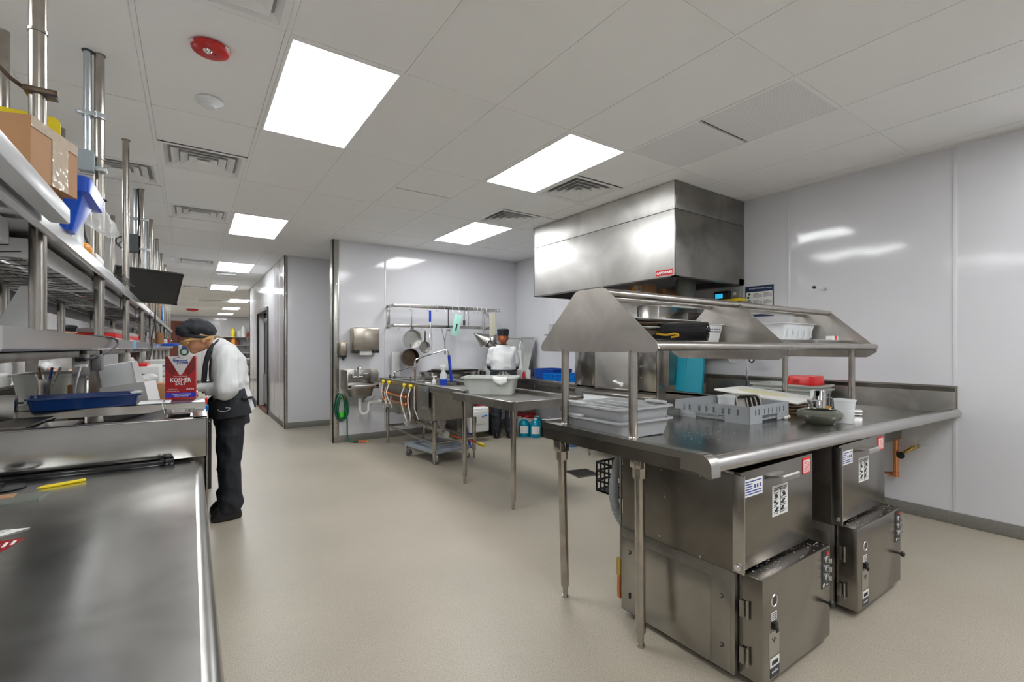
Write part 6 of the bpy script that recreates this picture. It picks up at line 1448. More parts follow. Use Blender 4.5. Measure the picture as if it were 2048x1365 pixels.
tx('NET WT 48 OZ (3 LB) 1.36 kg', .005, -.03, .042, whiteink, .75); tx('INGREDIENTS: SALT', .004, -.03, .052, whiteink); tx('0 0 0 0', .010, .038, .050, whiteink, 1.0, .0008)
m = MB(T_); m.tube([(-.026, -.0012, .197), (-.012, -.0012, .201), (.0, -.0012, .199), (.012, -.0012, .199)], .0012, 5).tube([(-.012, -.0012, .201), (-.008, -.0012, .206), (-.002, -.0012, .201)], .0012, 5).tube([(-.026, -.0012, .197), (-.022, -.0012, .182), (-.012, -.0012, .168), (-.008, -.0012, .174)], .0009, 5); m.build('emblem', blueink, t)
m = MB(T_)
random.seed(8)
for k in range(70):
    z = random.uniform(.115, .165); w_ = (z-.112)*.55; x = random.uniform(-w_, w_); m.box(x, x+.001, -.0011, -.0007, z, z+.001)
m.build('printed_grains', reddk, t, kind='stuff')
m = MB(T_)
for k in range(5): m.box(-bw-.0004, -bw, .015, .04, .06+.018*k, .066+.018*k)
m.build('side_print', whiteink, t)
# white cartons
t = thing('carton', 'lower white carton lying open behind the blue tray', 'box', (-.24, 2.9, 1.0)); m = MB(); m.hull([(-.34, 2.93, 1.0), (-.15, 2.84, 1.0), (-.11, 2.94, 1.0), (-.30, 3.03, 1.0)], [(-.355, 2.93, 1.155), (-.185, 2.86, 1.182), (-.145, 2.95, 1.182), (-.31, 3.03, 1.155)]); m.build('box', boxwhite, t)
t = thing('carton', 'upper white-grey carton tilted on top of the lower carton', 'box', (-.28, 2.95, 1.16)); 
T_ = Matrix.Translation((-.30, 3.0, 1.157)) @ Matrix.Rotation(math.radians(14), 4, 'Z') @ Matrix.Rotation(math.radians(-9), 4, 'Y')
m = MB(T_); m.box(-.062, .068, -.06, .05, .002, .108, .001); m.build('box', boxgrey, t)
m = MB(T_); m.hull([(.068, -.062, .0), (.10, -.058, .0), (.10, .052, .0), (.068, .052, .0)], [(.066, -.062, .11), (.088, -.058, .11), (.088, .052, .11), (.066, .052, .11)]); m.build('white_flap', boxwhite, t)
m = MB(T_); m.box(.089, .0905, -.04, -.036, .09, .10); m.build('black_mark', ink, t)
t = thing('plastic_wrap', 'crumpled clear wrap lying on the lower white carton', 'wrap', (-.2, 3.05, 1.15)); MB().ball((-.175, 3.05, 1.195), (.035, .03, .018), 12, 8).build('wrap', vinyl, t)
# outlet box hanging from the shelf
t = thing('outlet_box', 'steel outlet box with plugs hanging beneath the lower shelf', 'outlet box', (-.39, 2.8, 1.22))
MB().box(-.425, -.368, 2.75, 2.82, 1.222, 1.318, .003).build('box', steel_w, t); MB().box(-.366, -.335, 2.80, 2.88, 1.24, 1.315, .003).build('grey_box', MBx, t)
MB().box(-.415, -.378, 2.748, 2.751, 1.285, 1.300, .002).cyl((-.40, 2.75, 1.293), (-.40, 2.72, 1.29), .009, 10).build('black_plug', black, t); MB().box(-.415, -.372, 2.735, 2.752, 1.258, 1.274, .006).build('white_plug', white, t)
MB().cyl((-.397, 2.79, 1.318), (-.397, 2.79, 1.345), .017, 12).build('cable_gland', black, t)
m = MB(); m.tube(smoothp([(-.40, 2.72, 1.29), (-.37, 2.72, 1.295), (-.34, 2.85, 1.31), (-.325, 3.05, 1.335), (-.322, 3.25, 1.36), (-.33, 3.3, 1.385), (-.335, 3.1, 1.397), (-.40, 2.95, 1.402)], 7), .005, 7); m.build('black_cord', rubber, t)
m = MB(); m.tube(smoothp([(-.392, 2.735, 1.265), (-.40, 2.72, 1.22), (-.41, 2.74, 1.18), (-.42, 2.78, 1.12), (-.42, 2.80, 1.06)], 6), .0035, 6); m.build('white_cord', pvc, t)
m = MB(); m.box(-.44, -.40, 2.87, 2.93, 1.0, 1.222, .003); m.build('support_post', steel_w, t)
t = thing('utensil_crock', 'steel pot holding knives and spoons behind the blue tray', 'utensil holder', (-.545, 2.95, 1.06)); MB().lathe([(.001, 0), (.022, 0), (.024, .003), (.024, .105), (.022, .105), (.020, .005), (.001, .005)], (-.545, 2.95, 1.097), 24).build('pot', steel, t)
MB().box(-.60, -.50, 2.88, 3.02, 1.0, 1.096, .003).build('stand', steel_w, t)
for k, (dx, mt, nm, lab) in enumerate(((.014, bluepipe, 'knife', 'blue-handled knife standing in the steel pot'), (-.012, cardd, 'spatula', 'wooden-handled spatula standing in the steel pot'), (.03, steel_w, 'spoon', 'steel spoon leaning right in the pot'), (-.018, chrome, 'spoon', 'small steel spoon standing at the left of the pot'), (-.004, chrome, 'fork', 'small steel fork standing in the middle of the pot'))):
    u = thing(nm, lab, 'utensil', (-.545, 2.95, 1.11), 0, 'utensils in the steel pot')
    z1 = 1.255 if k < 3 else 1.225
    MB().tube([(-.545+dx*.3, 2.95, 1.11), (-.545+dx, 2.95, 1.19)], .002, 6).build('shaft', steel, u); MB().tube([(-.545+dx, 2.95, 1.19), (-.545+dx*1.7, 2.95, z1)], .005 if k < 3 else .003, 8).build('handle', mt, u)
t = thing('food_tub', 'pale rectangular food tub behind the utensil pot', 'tub', (-.60, 3.3, 1.0)); m = MB(); tray(m, -.72, -.49, 3.22, 3.62, 1.05, 1.212, .004, .02, .05, .014, 4, .008); m.build('tub', tubgrey, t); MB().box(-.74, -.47, 3.2, 3.64, 1.0, 1.05, .003).build('stand', steel_w, t)
t = thing('note_card', 'white card with a blue mark beside the outlet box', 'card', (-.46, 3.1, 1.15)); m = MB(T := Matrix.Translation((-.46, 3.1, 1.165)) @ Matrix.Rotation(math.radians(-10), 4, 'X')); m.box(-.022, .022, -.001, .001, 0, .035); m.build('card', paper, t); MB(T).tube([(-.01, -.003, .01), (.008, -.003, .022)], .002, 5).build('blue_mark', mat('light_blue', (.05, .45, .75), .5), t)
MB().box(-.49, -.43, 3.07, 3.13, 1.0, 1.165, .003).build('holder', cardd, t)
# ================================================================ BACKGROUND KITCHEN (left and far)
t = thing('cooking_hood', 'long bronze-toned exhaust hood over the cooking line at far left', 'hood', (-3.0, 9, 1.95))
MB().box(-3.55, -2.6, 4.5, 13.9, 1.95, 2.25, .004).build('canopy', bronze, t); MB().box(-3.55, -2.62, 4.5, 13.9, 2.25, CEIL-.01).build('soffit', white, t); MB().box(-2.62, -2.59, 4.5, 13.9, 2.05, 2.07).build('pale_trim', mat('pale_trim', (.7, .62, .4), .5), t)
for k, (y0, y1, h, mt, lab, kind_) in enumerate(((4.6, 5.7, 1.35, white, 'white tall appliance on the cooking line, nearest', 'refrigerator'), (5.8, 6.9, .92, steel, 'low steel range on the cooking line', 'range'), (7.0, 8.2, 1.5, steel_w, 'steel convection oven on the cooking line', 'oven'), (8.3, 9.4, .92, steel, 'flat steel griddle beyond the oven', 'griddle'), (9.5, 10.7, .95, steel_w, 'steel fryer beyond the griddle', 'fryer'), (10.8, 12.2, 1.75, white, 'tall white cabinet at the end of the cooking line', 'cabinet'))):
    t = thing(kind_.replace(' ', '_'), lab, kind_, (-3.0, (y0+y1)/2, 0))
    MB().box(-3.5, -2.7, y0, y1, .1, h, .01).build('body', mt, t)
    MB().box(-2.7, -2.68, y0+.05, (y0+y1)/2-.01, .16, h-.12, .004).build('door', mt, t); MB().box(-2.7, -2.68, (y0+y1)/2+.01, y1-.05, .16, h-.12, .004).build('door', mt, t)
    MB().box(-2.68, -2.65, (y0+y1)/2-.10, (y0+y1)/2-.06, h*.5, h*.7, .004).box(-2.68, -2.65, (y0+y1)/2+.06, (y0+y1)/2+.10, h*.5, h*.7, .004).build('handle', steel_d, t, kind='stuff')
    for a in (-3.4, -2.8):
        for b in (y0+.1, y1-.1): MB().cyl((a, b, 0), (a, b, .1), .02, 8).build('foot', tube_m, t)
t = thing('back_counter', 'stainless counter opposite the cooking line, seen through the shelves', 'counter', (-1.9, 8, 0))
MB().box(-2.3, -1.75, 3.4, 8.8, .87, .90, .003).build('counter_top', steel, t); MB().box(-2.28, -1.78, 3.45, 8.75, .15, .87).build('cabinet', steel_w, t)
random.seed(21)
items = [('red_carton', red, 'bright red carton on the back counter', .14, .16), ('white_box', paper, 'white box with red print on the back counter', .22, .2), ('dark_red_box', reddk, 'dark red box on the back counter', .18, .15), ('orange_tub', amber, 'orange tub on the back counter', .12, .22),
         ('steel_bin', steel, 'steel food bin on the back counter', .2, .16), ('white_tub', white, 'white tub on the back counter', .2, .14), ('brown_bag', card, 'brown bag on the back counter', .16, .24), ('white_canister', white_g, 'glossy white canister on the back counter', .12, .26)]
where = ['nearest the prep unit', 'behind the utensil pot', 'left of the outlet box', 'right of the outlet box', 'beyond the white cartons', 'between two stanchions', 'near the salt box', 'far along the counter']
for k in range(16):
    nm, mt, lab, w_, h = items[k % 8]
    y = 3.6+.33*k; x = -1.95+.12*math.sin(k*2.1)
    t = thing(nm, lab+', '+where[(k//2) % 8], nm.split('_')[1], (x, y, .90), 0, 'goods on the back counter')
    if k % 4 in (3, 1) and nm not in ('white_box',): MB().lathe([(.001, 0), (w_/2, 0), (w_/2*1.05, h*.8), (w_/2*.8, h), (.001, h)], (x, y, .90), 16).build('body', mt, t)
    else: MB().box(x-w_/2, x+w_/2, y-w_/2, y+w_/2, .90, .90+h, .004).build('body', mt, t)
    if nm == 'white_box': MB().box(x+w_/2, x+w_/2+.001, y-.06, y+.06, .95, 1.03).box(x-.06, x+.06, y-w_/2-.001, y-w_/2, .95, 1.03).build('red_print', reddk, t, kind='stuff')
# goods on the prep line itself
t = thing('bread_cartons', 'white carton with black print beyond the white cartons', 'box', (-.35, 5, 1.0)); MB().box(-.50, -.22, 4.9, 5.5, 1.0, 1.19, .003).build('box', paper, t); MB().box(-.47, -.25, 4.898, 4.9, 1.11, 1.13).build('print', ink, t); MB().box(-.5, -.3, 4.92, 5.3, 1.19, 1.215, .003).build('red_lid', red, t)
t = thing('label_carton', 'taller white carton with printed lines left of the salt box', 'box', (-.25, 6, 1.0)); MB().box(-.38, -.10, 5.8, 6.3, 1.0, 1.22, .003).build('box', paper, t)
m = MB()
for k in range(3): m.box(-.34, -.2, 5.797, 5.8, 1.06+.05*k, 1.067+.05*k)
m.build('print', ink, t)
t = thing('bin', 'brown paper bag edge left of the salt box', 'bag', (-.13, 3.3, 1.0)); MB().box(-.16, -.09, 3.2, 3.35, 1.0, 1.15, .003).build('bag', card, t)
t = thing('dispenser', 'white gadget with a green dial between the salt box and the worker', 'dispenser', (-.05, 6.4, 1.0)); MB().box(-.12, .03, 6.5, 6.8, 1.0, 1.38, .02).build('case', white, t); MB().torus((-.06, 6.495, 1.30), .035, .009, 1, 16, 6).build('dial', greenh, t); MB().box(-.08, .03, 6.49, 6.5, 1.34, 1.37).build('blue_band', saltblue, t)
t = thing('cable_tangle', 'tangle of black cords hanging beneath the lower shelf', 'cords', (-.42, 5.2, 1.3)); m = MB(); random.seed(2)
for k in range(6):
    y = 4.9+.12*k; m.tube(smoothp([(-.42, y, 1.335), (-.40, y+.05, 1.25+random.random()*.04), (-.41, y+.14, 1.27), (-.40, y+.2, 1.335)], 5), .006, 6)
m.tube(smoothp([(-.33, 6.6, 1.75), (-.33, 6.55, 1.6), (-.345, 6.3, 1.45), (-.335, 6.2, 1.36), (-.34, 6.0, 1.25), (-.36, 5.8, 1.12)], 6), .008, 6); m.build('cords', rubber, t, kind='stuff')
# dark bin in the aisle by the worker
t = thing('trash_bin', 'black rubbish bin in the aisle right behind the leaning worker', 'bin', (.11, 5.4, 0)); m = MB(); m.loft([[(p[0], p[1], z) for p in rrect(.06-q, .165+q*.1, 5.3-q, 5.6+q, .03)] for z, q in ((0, -.01), (.64, .0), (.645, .01), (.68, .01))]); m.build('bin', mat('bin_black', (.012, .012, .013), .45), t)
m = MB()
for k in range(4): m.tube([(.06+.012*k, 4.86, .80-.01*k), (.10+.012*k, 4.84, .73-.01*k)], .002, 5)
m.build('wire_ends', chrome, t)
MB().box(.05, .12, 5.25, 5.5, .68, .75, .01).build('handle', MATS['bin_black'], t)
# stickers at the end of the prep unit
t = thing('marker_pens', 'red and light blue markers stuck to the right end of the prep unit', 'markers', (.06, 2.7, 1.06)); MB().box(.057, .067, 2.68, 2.70, 1.075, 1.105, .002).build('red_marker', red, t); MB().box(.057, .069, 2.62, 2.65, 1.05, 1.075, .002).build('blue_marker', bluew, t)

# far end: brown cupboard, wall shelves with goods, steel equipment
t = thing('brown_cupboard', 'reddish brown wooden cupboard far down the kitchen, left of the leaning worker', 'cupboard', (-.3, 20, 0)); MB().box(-.62, -.06, 20, 20.5, 0, 2.28, .01).build('case', brick, t); MB().box(-.60, -.35, 19.98, 20, .1, 2.2, .004).build('door', brick, t); MB().box(-.33, -.08, 19.98, 20, .1, 2.2, .004).build('door', brick, t)
for k, z in enumerate((1.86, 1.46, 1.08)):
    t = thing('wall_shelf', ['top', 'middle', 'bottom'][k]+' wire shelf on the far wall beyond the corridor', 'shelf', (2.3, 26.9, z), 0, 'wire shelves on the far wall'); MB().box(1.2, 3.4, 26.5, 27.18, z-.02, z+.02, .004).build('deck', steel_w, t)
    for x in (1.3, 2.3, 3.3): MB().box(x-.015, x+.015, 26.6, 27.18, z-.14, z-.02).build('bracket', steel_w, t)
far = [(1.70, 1.88, .42, yellow, 'yellow tub on the top far shelf'), (1.98, 1.88, .34, frost, 'pale jar beside the yellow tub on the far shelf'), (2.15, 1.88, .55, paper, 'tall pale canister on the top far shelf'), (2.40, 1.88, .22, reddk, 'dark red tins at the right of the top far shelf'), (1.50, 1.48, .34, brick, 'brown bottles on the middle far shelf, left'), (1.72, 1.48, .42, amber, 'amber bottle on the middle far shelf'), (1.90, 1.48, .26, brick, 'brown jar on the middle far shelf, right')]
for k, (x, z, h, mt, lab) in enumerate(far):
    t = thing('far_container', lab, 'container', (x, 26.7, z), 0, 'containers on the far shelves'); MB().lathe([(.001, 0), (.10, 0), (.10, h*.75), (.06, h*.9), (.06, h), (.001, h)], (x, 26.7, z+.002), 12).build('body', mt, t)
t = thing('far_range', 'dark range with pans beneath the far wall shelves', 'range', (2.2, 26.2, 0)); MB().box(1.2, 3.2, 25.9, 26.6, .0, .55, .01).build('body', black, t); MB().box(1.22, 3.18, 25.85, 25.9, .1, .5, .01).build('oven_door', steel_d, t); MB().box(1.8, 2.6, 26.0, 26.4, .55, .85, .02).build('kettle', steel_w, t)
for k, (x, y, w_, h, mt, lab) in enumerate(((.35, 21.5, .9, 1.55, white, 'white upright appliance far behind the leaning worker'), (-1.6, 23, 1.2, 1.3, steel, 'steel cabinet far down the left side'), (-2.8, 16, 1.0, 1.8, steel_w, 'tall steel reach-in cabinet beyond the cooking line'))):
    t = thing('far_cabinet', lab, 'cabinet', (x, y, 0)); MB().box(x-w_/2, x+w_/2, y, y+.8, .08, h, .01).build('body', mt, t); MB().box(x-w_/2+.04, x-.01, y-.02, y, .14, h-.06, .004).build('door', mt, t); MB().box(x+.01, x+w_/2-.04, y-.02, y, .14, h-.06, .004).build('door', mt, t)
    MB().box(x-w_/2+.02, x+w_/2-.02, y+.02, y+.78, 0, .08).build('plinth', black, t)
# ceiling devices
def dome(nm, x, y, R, h, mt, lab, cat):
    t = thing(nm, lab, cat, (x, y, CEIL)); return t
t = thing('fire_strobe', 'round red fire strobe with white lettering on the ceiling', 'fire alarm', (.083, 2.84, CEIL))
m = MB(); m.lathe([(.001, 0), (.078, 0), (.084, -.004), (.086, -.014), (.080, -.026), (.060, -.036), (.030, -.040), (.001, -.040)], (.083, 2.84, CEIL-.001), 40); m.build('body', mat('alarm_red', (.55, .015, .015), .35), t)
MB().lathe([(.001, -.038), (.019, -.038), (.020, -.046), (.014, -.054), (.001, -.056)], (.07, 2.80, CEIL), 20).build('strobe_lens', chrome, t)
MB().cyl((.10, 2.83, CEIL-.0405), (.10, 2.83, CEIL-.043), .005, 10).box(.075, .10, 2.865, 2.873, CEIL-.040, CEIL-.036).build('sound_holes', black, t)
for a, s_ in ((math.radians(205), 1), (math.radians(-35), 1)):
    M = Matrix.Translation((.083, 2.84, CEIL-.021)) @ Matrix.Rotation(a, 4, 'Z') @ Matrix.Translation((.0875, 0, .004)) @ Matrix.Rotation(PI/2, 4, 'Z') @ Matrix.Rotation(math.radians(112), 4, 'X')
    text('FIRE', .020, M, whiteink, t, bold=.0006)
t = thing('smoke_detector', 'round white smoke detector on the ceiling past the red fire strobe', 'smoke detector', (.097, 3.46, CEIL))
MB().lathe([(.001, 0), (.074, 0), (.076, -.006), (.070, -.016), (.044, -.030), (.040, -.036), (.001, -.036)], (.097, 3.46, CEIL-.001), 36).build('body', white_g, t)
MB().lathe([(.036, -.034), (.038, -.040), (.030, -.046), (.001, -.047)], (.097, 3.46, CEIL), 24).build('sensor_cap', white_g, t); MB().ball((.075, 3.42, CEIL-.028), .003, 8, 6).build('indicator', reddk, t)
t = thing('fire_strobe', 'tiny red fire strobe far down the ceiling above the worker', 'fire alarm', (.05, 22.4, CEIL)); MB().lathe([(.001, 0), (.20, 0), (.20, -.06), (.10, -.10), (.001, -.10)], (.05, 22.4, CEIL-.001), 20).build('body', MATS['alarm_red'], t)
t = thing('emergency_light', 'white box fixture on the ceiling by the third corridor light panel', 'fixture', (.5, 11.3, CEIL)); MB().box(.43, .78, 11.25, 11.4, CEIL-.04, CEIL-.001, .01).build('body', white_g, t)
t = thing('ceiling_slot', 'long slim white fixture on the ceiling near the far light panels', 'fixture', (.5, 18, CEIL)); MB().box(.2, 1.25, 17.9, 18.05, CEIL-.05, CEIL-.001, .01).build('body', white_g, t)
# ================================================================ PEOPLE
def capsule(m, a, b, ra, rb, n=14, flat=1.0, k=5):
    """tapered round-ended limb; flat squeezes across local x"""
    a = Vector(a); b = Vector(b); d = (b-a).normalized(); up = d.orthogonal().normalized(); w_ = d.cross(up)
    rings = []
    def ring(c, r): return [c+(up*math.cos(t)+w_*math.sin(t))*r for t in [2*PI*i/n for i in range(n)]]
    for i in range(k): t = PI/2*(1-i/k); rings.append(ring(a-d*ra*math.sin(t), max(ra*math.cos(t), ra*.05)))
    for i in range(4): f = i/3; rings.append(ring(a+(b-a)*f, ra+(rb-ra)*f))
    for i in range(1, k+1): t = PI/2*i/k; rings.append(ring(b+d*rb*math.sin(t), max(rb*math.cos(t), rb*.05)))
    m.loft(rings)
def body(m, rings, n=20):
    """torso or skirt from ellipses: (centre, rx, ry, tilt about y)"""
    R = []
    for c, rx, ry, tl in rings:
        q = []
        for i in range(n):
            t = 2*PI*i/n; p = Vector((rx*math.cos(t), ry*math.sin(t), 0)); p = Matrix.Rotation(tl, 3, 'Y') @ p; q.append(Vector(c)+p)
        R.append(q)
    m.loft(R)
def blob(m, name, mt, parent, voxel=.007, it=8, wrinkle=0, wscale=14, cut=None, label=None, seed=0, stretchv=(1, 1, 1)):
    """weld overlapping pieces into one continuous skin, smooth it and add fine folds"""
    me = bpy.data.meshes.new('tmp'); me.from_pydata(m.v, [], m.f)
    bm = bmesh.new(); bm.from_mesh(me); bmesh.ops.recalc_face_normals(bm, faces=bm.faces[:]); bm.to_mesh(me); bm.free()
    o = bpy.data.objects.new('tmp', me); C.objects.link(o)
    r = o.modifiers.new('r', 'REMESH'); r.mode = 'VOXEL'; r.voxel_size = voxel
    s_ = o.modifiers.new('s', 'SMOOTH'); s_.iterations = it; s_.factor = .6
    bpy.context.view_layer.update()
    e = o.evaluated_get(bpy.context.evaluated_depsgraph_get()); nm = bpy.data.meshes.new_from_object(e)
    bpy.data.objects.remove(o)
    if wrinkle:
        ns = [v.normal.copy() for v in nm.vertices]
        for v, n_ in zip(nm.vertices, ns):
            c = v.co; p = Vector((c.x*stretchv[0], c.y*stretchv[1], c.z*stretchv[2]))*wscale+Vector((seed, seed, seed))
            h = 1-abs(noise.noise(p))*2+.4*noise.noise(p*2.3)
            v.co = c+n_*wrinkle*(h-.6)
    base = BASE.get(parent.name, Vector((0, 0, 0)))
    if cut:
        bm = bmesh.new(); bm.from_mesh(nm)
        for co, no in cut: bmesh.ops.bisect_plane(bm, geom=bm.verts[:]+bm.edges[:]+bm.faces[:], plane_co=co, plane_no=no, clear_outer=True)
        bm.to_mesh(nm); bm.free()
    for v in nm.vertices: v.co -= base
    nm.name = name; nm.materials.clear(); nm.materials.append(mt); nm.shade_smooth()
    ob = bpy.data.objects.new(name, nm); C.objects.link(ob); ob.parent = parent; BASE[ob.name] = base
    if label: ob['label'] = label
    return ob
def hand(m, wrist, dirv, palmn, side, L=.17, curl=.6):
    """palm, four fingers of unequal length curling, thumb from the side of the palm"""
    d = Vector(dirv).normalized(); n_ = Vector(palmn).normalized(); s_ = d.cross(n_).normalized()*side
    w_ = Vector(wrist)
    pl_ = L*.50
    for k in range(4):
        o_ = s_*(.028-.0185*k)
        capsule(m, w_+d*.012+o_*.7, w_+d*pl_+o_, .0135, .0105, 10, k=3)
    for k, (fl, o_) in enumerate(((.42, .029), (.48, .010), (.45, -.009), (.36, -.027))):
        p = w_+d*pl_+s_*o_; a = 0
        for seg, f_ in enumerate((.45, .32, .25)):
            a += curl*(.55 if seg == 0 else .75)
            dn = (d*math.cos(a)+n_*math.sin(a)).normalized(); q = p+dn*(L*fl*f_)
            capsule(m, p, q, .0092-.0008*seg, .0084-.0008*seg, 8, k=3); p = q
    p = w_+d*.03+s_*.028; q = p+(d*.6+s_*.75+n_*.25).normalized()*.04; capsule(m, p, q, .013, .0105, 8, k=3)
    r_ = q+(d*.85+s_*.15+n_*.45).normalized()*.032; capsule(m, q, r_, .0102, .0085, 8, k=3)

# ---------------- the worker leaning over the line counter, seen from her left side
W_ = thing('person', 'worker in white jacket, black apron and black beret bent forward beside the salt box', 'person', (.27, 4.36, 0))
Yc = 4.36
m = MB()
# body under the clothes
body(m, [((.33, Yc, .84), .12, .155, 0), ((.31, Yc, 1.0), .11, .14, -.1), ((.28, Yc, 1.15), .11, .16, -.2), ((.235, Yc, 1.28), .09, .17, -.35), ((.20, Yc, 1.34), .06, .11, -.5)])
capsule(m, (.20, Yc, 1.335), (.125, Yc, 1.405), .060, .056)           # neck
m.ball((.068, Yc, 1.445), (.098, .074, .088), 20, 14)                # skull
m.ball((.045, Yc, 1.385), (.062, .060, .066), 18, 12)               # face mass
capsule(m, (.075, Yc, 1.36), (.035, Yc, 1.325), .045, .028)          # jaw to chin
capsule(m, (-.006, Yc, 1.395), (-.026, Yc, 1.366), .013, .013, 8)    # nose
m.ball((-.003, Yc, 1.352), (.014, .022, .009), 10, 6); m.ball((.006, Yc, 1.339), (.014, .020, .009), 10, 6)  # lips
capsule(m, (-.012, Yc-.028, 1.405), (-.012, Yc+.028, 1.405), .016, .016, 8)   # brow
for s_ in (-1, 1):
    m.ball((.095, Yc+s_*.074, 1.405), (.018, .010, .028), 10, 8)       # ears
    sh = Vector((.235, Yc+s_*.17, 1.285)); el = Vector((.275, Yc+s_*.235, 1.03)); wr = Vector((.075, Yc+s_*.115, 1.045))
    capsule(m, sh, el, .050, .040); capsule(m, el, wr, .040, .026)
    hp = Vector((.34, Yc+s_*.085, .82)); kn = Vector((.325, Yc+s_*.10+.02, .46)); an = Vector((.345, Yc+s_*.10+.03, .09))
    capsule(m, hp, kn, .090, .058); capsule(m, kn, an, .055, .036); capsule(m, an-Vector((0, 0, .02)), an-Vector((.07, .0, .045)), .034, .026)
bd = blob(m, 'body', skin, W_, .006, 4)
for s_ in (-1, 1):
    MB().ball((-.006, Yc+s_*.026, 1.392), (.006, .010, .006), 10, 6).build('eye', white, W_)
    m = MB(); hand(m, (.085, Yc+s_*.112, 1.045), (-1, -s_*.45, -.02), (0, 0, -1), -s_, .18, .35); capsule(m, (.16, Yc+s_*.165, 1.040), (.08, Yc+s_*.11, 1.045), .044, .034); blob(m, 'gloved_hand', glove, W_, .0035, 2)
# trousers
m = MB(); body(m, [((.335, Yc, .88), .135, .175, 0), ((.335, Yc, .74), .135, .185, 0)])
for s_ in (-1, 1):
    hp = Vector((.335, Yc+s_*.088, .80)); kn = Vector((.325, Yc+s_*.10+.02, .45)); an = Vector((.345, Yc+s_*.10+.03, .12))
    capsule(m, hp, kn, .105, .083); capsule(m, kn, an, .083, .078)
    capsule(m, an+Vector((-.02, 0, .05)), an+Vector((-.03, 0, -.03)), .080, .068)
blob(m, 'trousers', denim, W_, .008, 5, .010, 9, seed=1, stretchv=(1, 1, .8))
for s_ in (-1, 1):
    y = Yc+s_*.105+.03; m = MB()
    body(m, [((.285, y, .004), .125, .046, 0), ((.285, y, .022), .130, .050, 0), ((.29, y, .05), .122, .047, .06), ((.32, y, .085), .085, .044, .15), ((.345, y, .115), .052, .042, 0)])
    blob(m, 'shoe', mat('shoe_black', (.012, .012, .012), .4) if 'shoe_black' not in MATS else MATS['shoe_black'], W_, .006, 3)
# jacket with loose three-quarter sleeves
m = MB()
body(m, [((.375, Yc, .815), .150, .200, .25), ((.36, Yc, .90), .150, .200, .15), ((.325, Yc, 1.0), .148, .192, -.1), ((.295, Yc, 1.12), .150, .200, -.25), ((.26, Yc, 1.23), .135, .215, -.4), ((.225, Yc, 1.31), .100, .185, -.6), ((.185, Yc, 1.36), .070, .110, -.75), ((.165, Yc, 1.385), .058, .075, -.8)])
for s_ in (-1, 1):
    sh = Vector((.24, Yc+s_*.165, 1.275)); el = Vector((.285, Yc+s_*.24, 1.045)); wr = Vector((.15, Yc+s_*.17, 1.035))
    capsule(m, sh, el, .090, .094); capsule(m, el, wr, .078, .050); capsule(m, el+Vector((.0, 0, -.03)), el+Vector((-.05, -s_*.02, -.05)), .055, .04)
jk = blob(m, 'jacket', jack, W_, .0075, 4, .011, 8, cut=[((.375, Yc, .825), (.25, 0, -1))], seed=4, stretchv=(1, 1, 1))
# apron: bib strap at the neck, waist panel, tie at the back
m = MB(); body(m, [((.34, Yc, .78), .205, .235, .10), ((.32, Yc, .92), .205, .238, .05), ((.29, Yc, 1.03), .190, .228, -.1)], 28)
ap = blob(m, 'apron', blk_cloth, W_, .0075, 3, .005, 9, cut=[((.455, Yc, .9), (1, 0, .25)), ((.3, Yc, .812), (.12, 0, -1)), ((.3, Yc, .99), (-.35, 0, 1))], seed=6)
m = MB(); m.tube(smoothp([(.478, Yc-.10, .95), (.46, Yc-.175, .955), (.40, Yc-.225, .955)], 4), .010, 8).tube(smoothp([(.475, Yc-.04, .95), (.495, Yc-.05, .92), (.50, Yc-.08, .87)], 4), .010, 8); m.build('apron_string', blk_cloth, ap)
m = MB()
for s_ in (-1, 1): m.tube(smoothp([(.185, Yc+s_*.062, 1.395), (.145, Yc+s_*.085, 1.34), (.115, Yc+s_*.10, 1.24), (.10, Yc+s_*.10, 1.10), (.10, Yc+s_*.10, 1.0)], 5), .016, 8)
m.tube(smoothp([(.185, Yc-.062, 1.395), (.205, Yc, 1.405), (.185, Yc+.062, 1.395)], 5), .016, 8); m.build('neck_strap', blk_cloth, ap)
m = MB(); m.prism([(Yc-.11, .98), (Yc+.11, .98), (Yc+.09, 1.27), (Yc-.09, 1.27)], 0, .108, .116); m.build('apron_bib', blk_cloth, ap)
m = MB(); m.tube(smoothp([(.24, Yc-.246, .885), (.26, Yc-.250, .868), (.30, Yc-.252, .872), (.32, Yc-.252, .890), (.29, Yc-.250, .895)], 4), .0035, 6); m.build('flour_smudge', MATS['residue'], ap)
m = MB(); m.tube(smoothp([(.155, Yc-.076, 1.375), (.18, Yc-.055, 1.405), (.20, Yc, 1.42), (.18, Yc+.055, 1.405)], 4), .012, 8); m.build('collar', jack, jk)
# pink/white shirt hem showing below the apron
# hair and beret
m = MB(); m.ball((.078, Yc, 1.432), (.105, .081, .078), 20, 14)
hr = blob(m, 'hair', blonde, W_, .005, 3, .003, 30, cut=[((.07, Yc, 1.405), (-.10, 0, -1))])
m = MB(); random.seed(12)
for k in range(34):
    y = Yc+(-.078+.156*k/33); e_ = 1-abs(y-Yc)/.1
    m.tube(smoothp([(.0-.028*e_+.03, y, 1.435), (-.045*e_+.015, y*1+.0, 1.405), (-.062*e_+.01+random.uniform(-.006, .006), y, 1.378+random.uniform(-.006, .012)), (-.052*e_+.012, y, 1.362+random.uniform(-.004, .02))], 3), .0055, 5)
for k in range(26):
    x = .0+.0040*k*1.0; 
    m.tube(smoothp([(x+.05, Yc-.076, 1.425), (x+.018, Yc-.083, 1.412-.0*k), (x-.03, Yc-.082, 1.395+.0006*k)], 3), .0048, 5)
m.build('fringe', blonde, hr)
m = MB(); m.ball((.052, Yc, 1.492), (.112, .104, .080), 22, 14); m.ball((.105, Yc, 1.478), (.080, .095, .072), 18, 12); m.ball((-.01, Yc, 1.47), (.075, .09, .058), 18, 12)
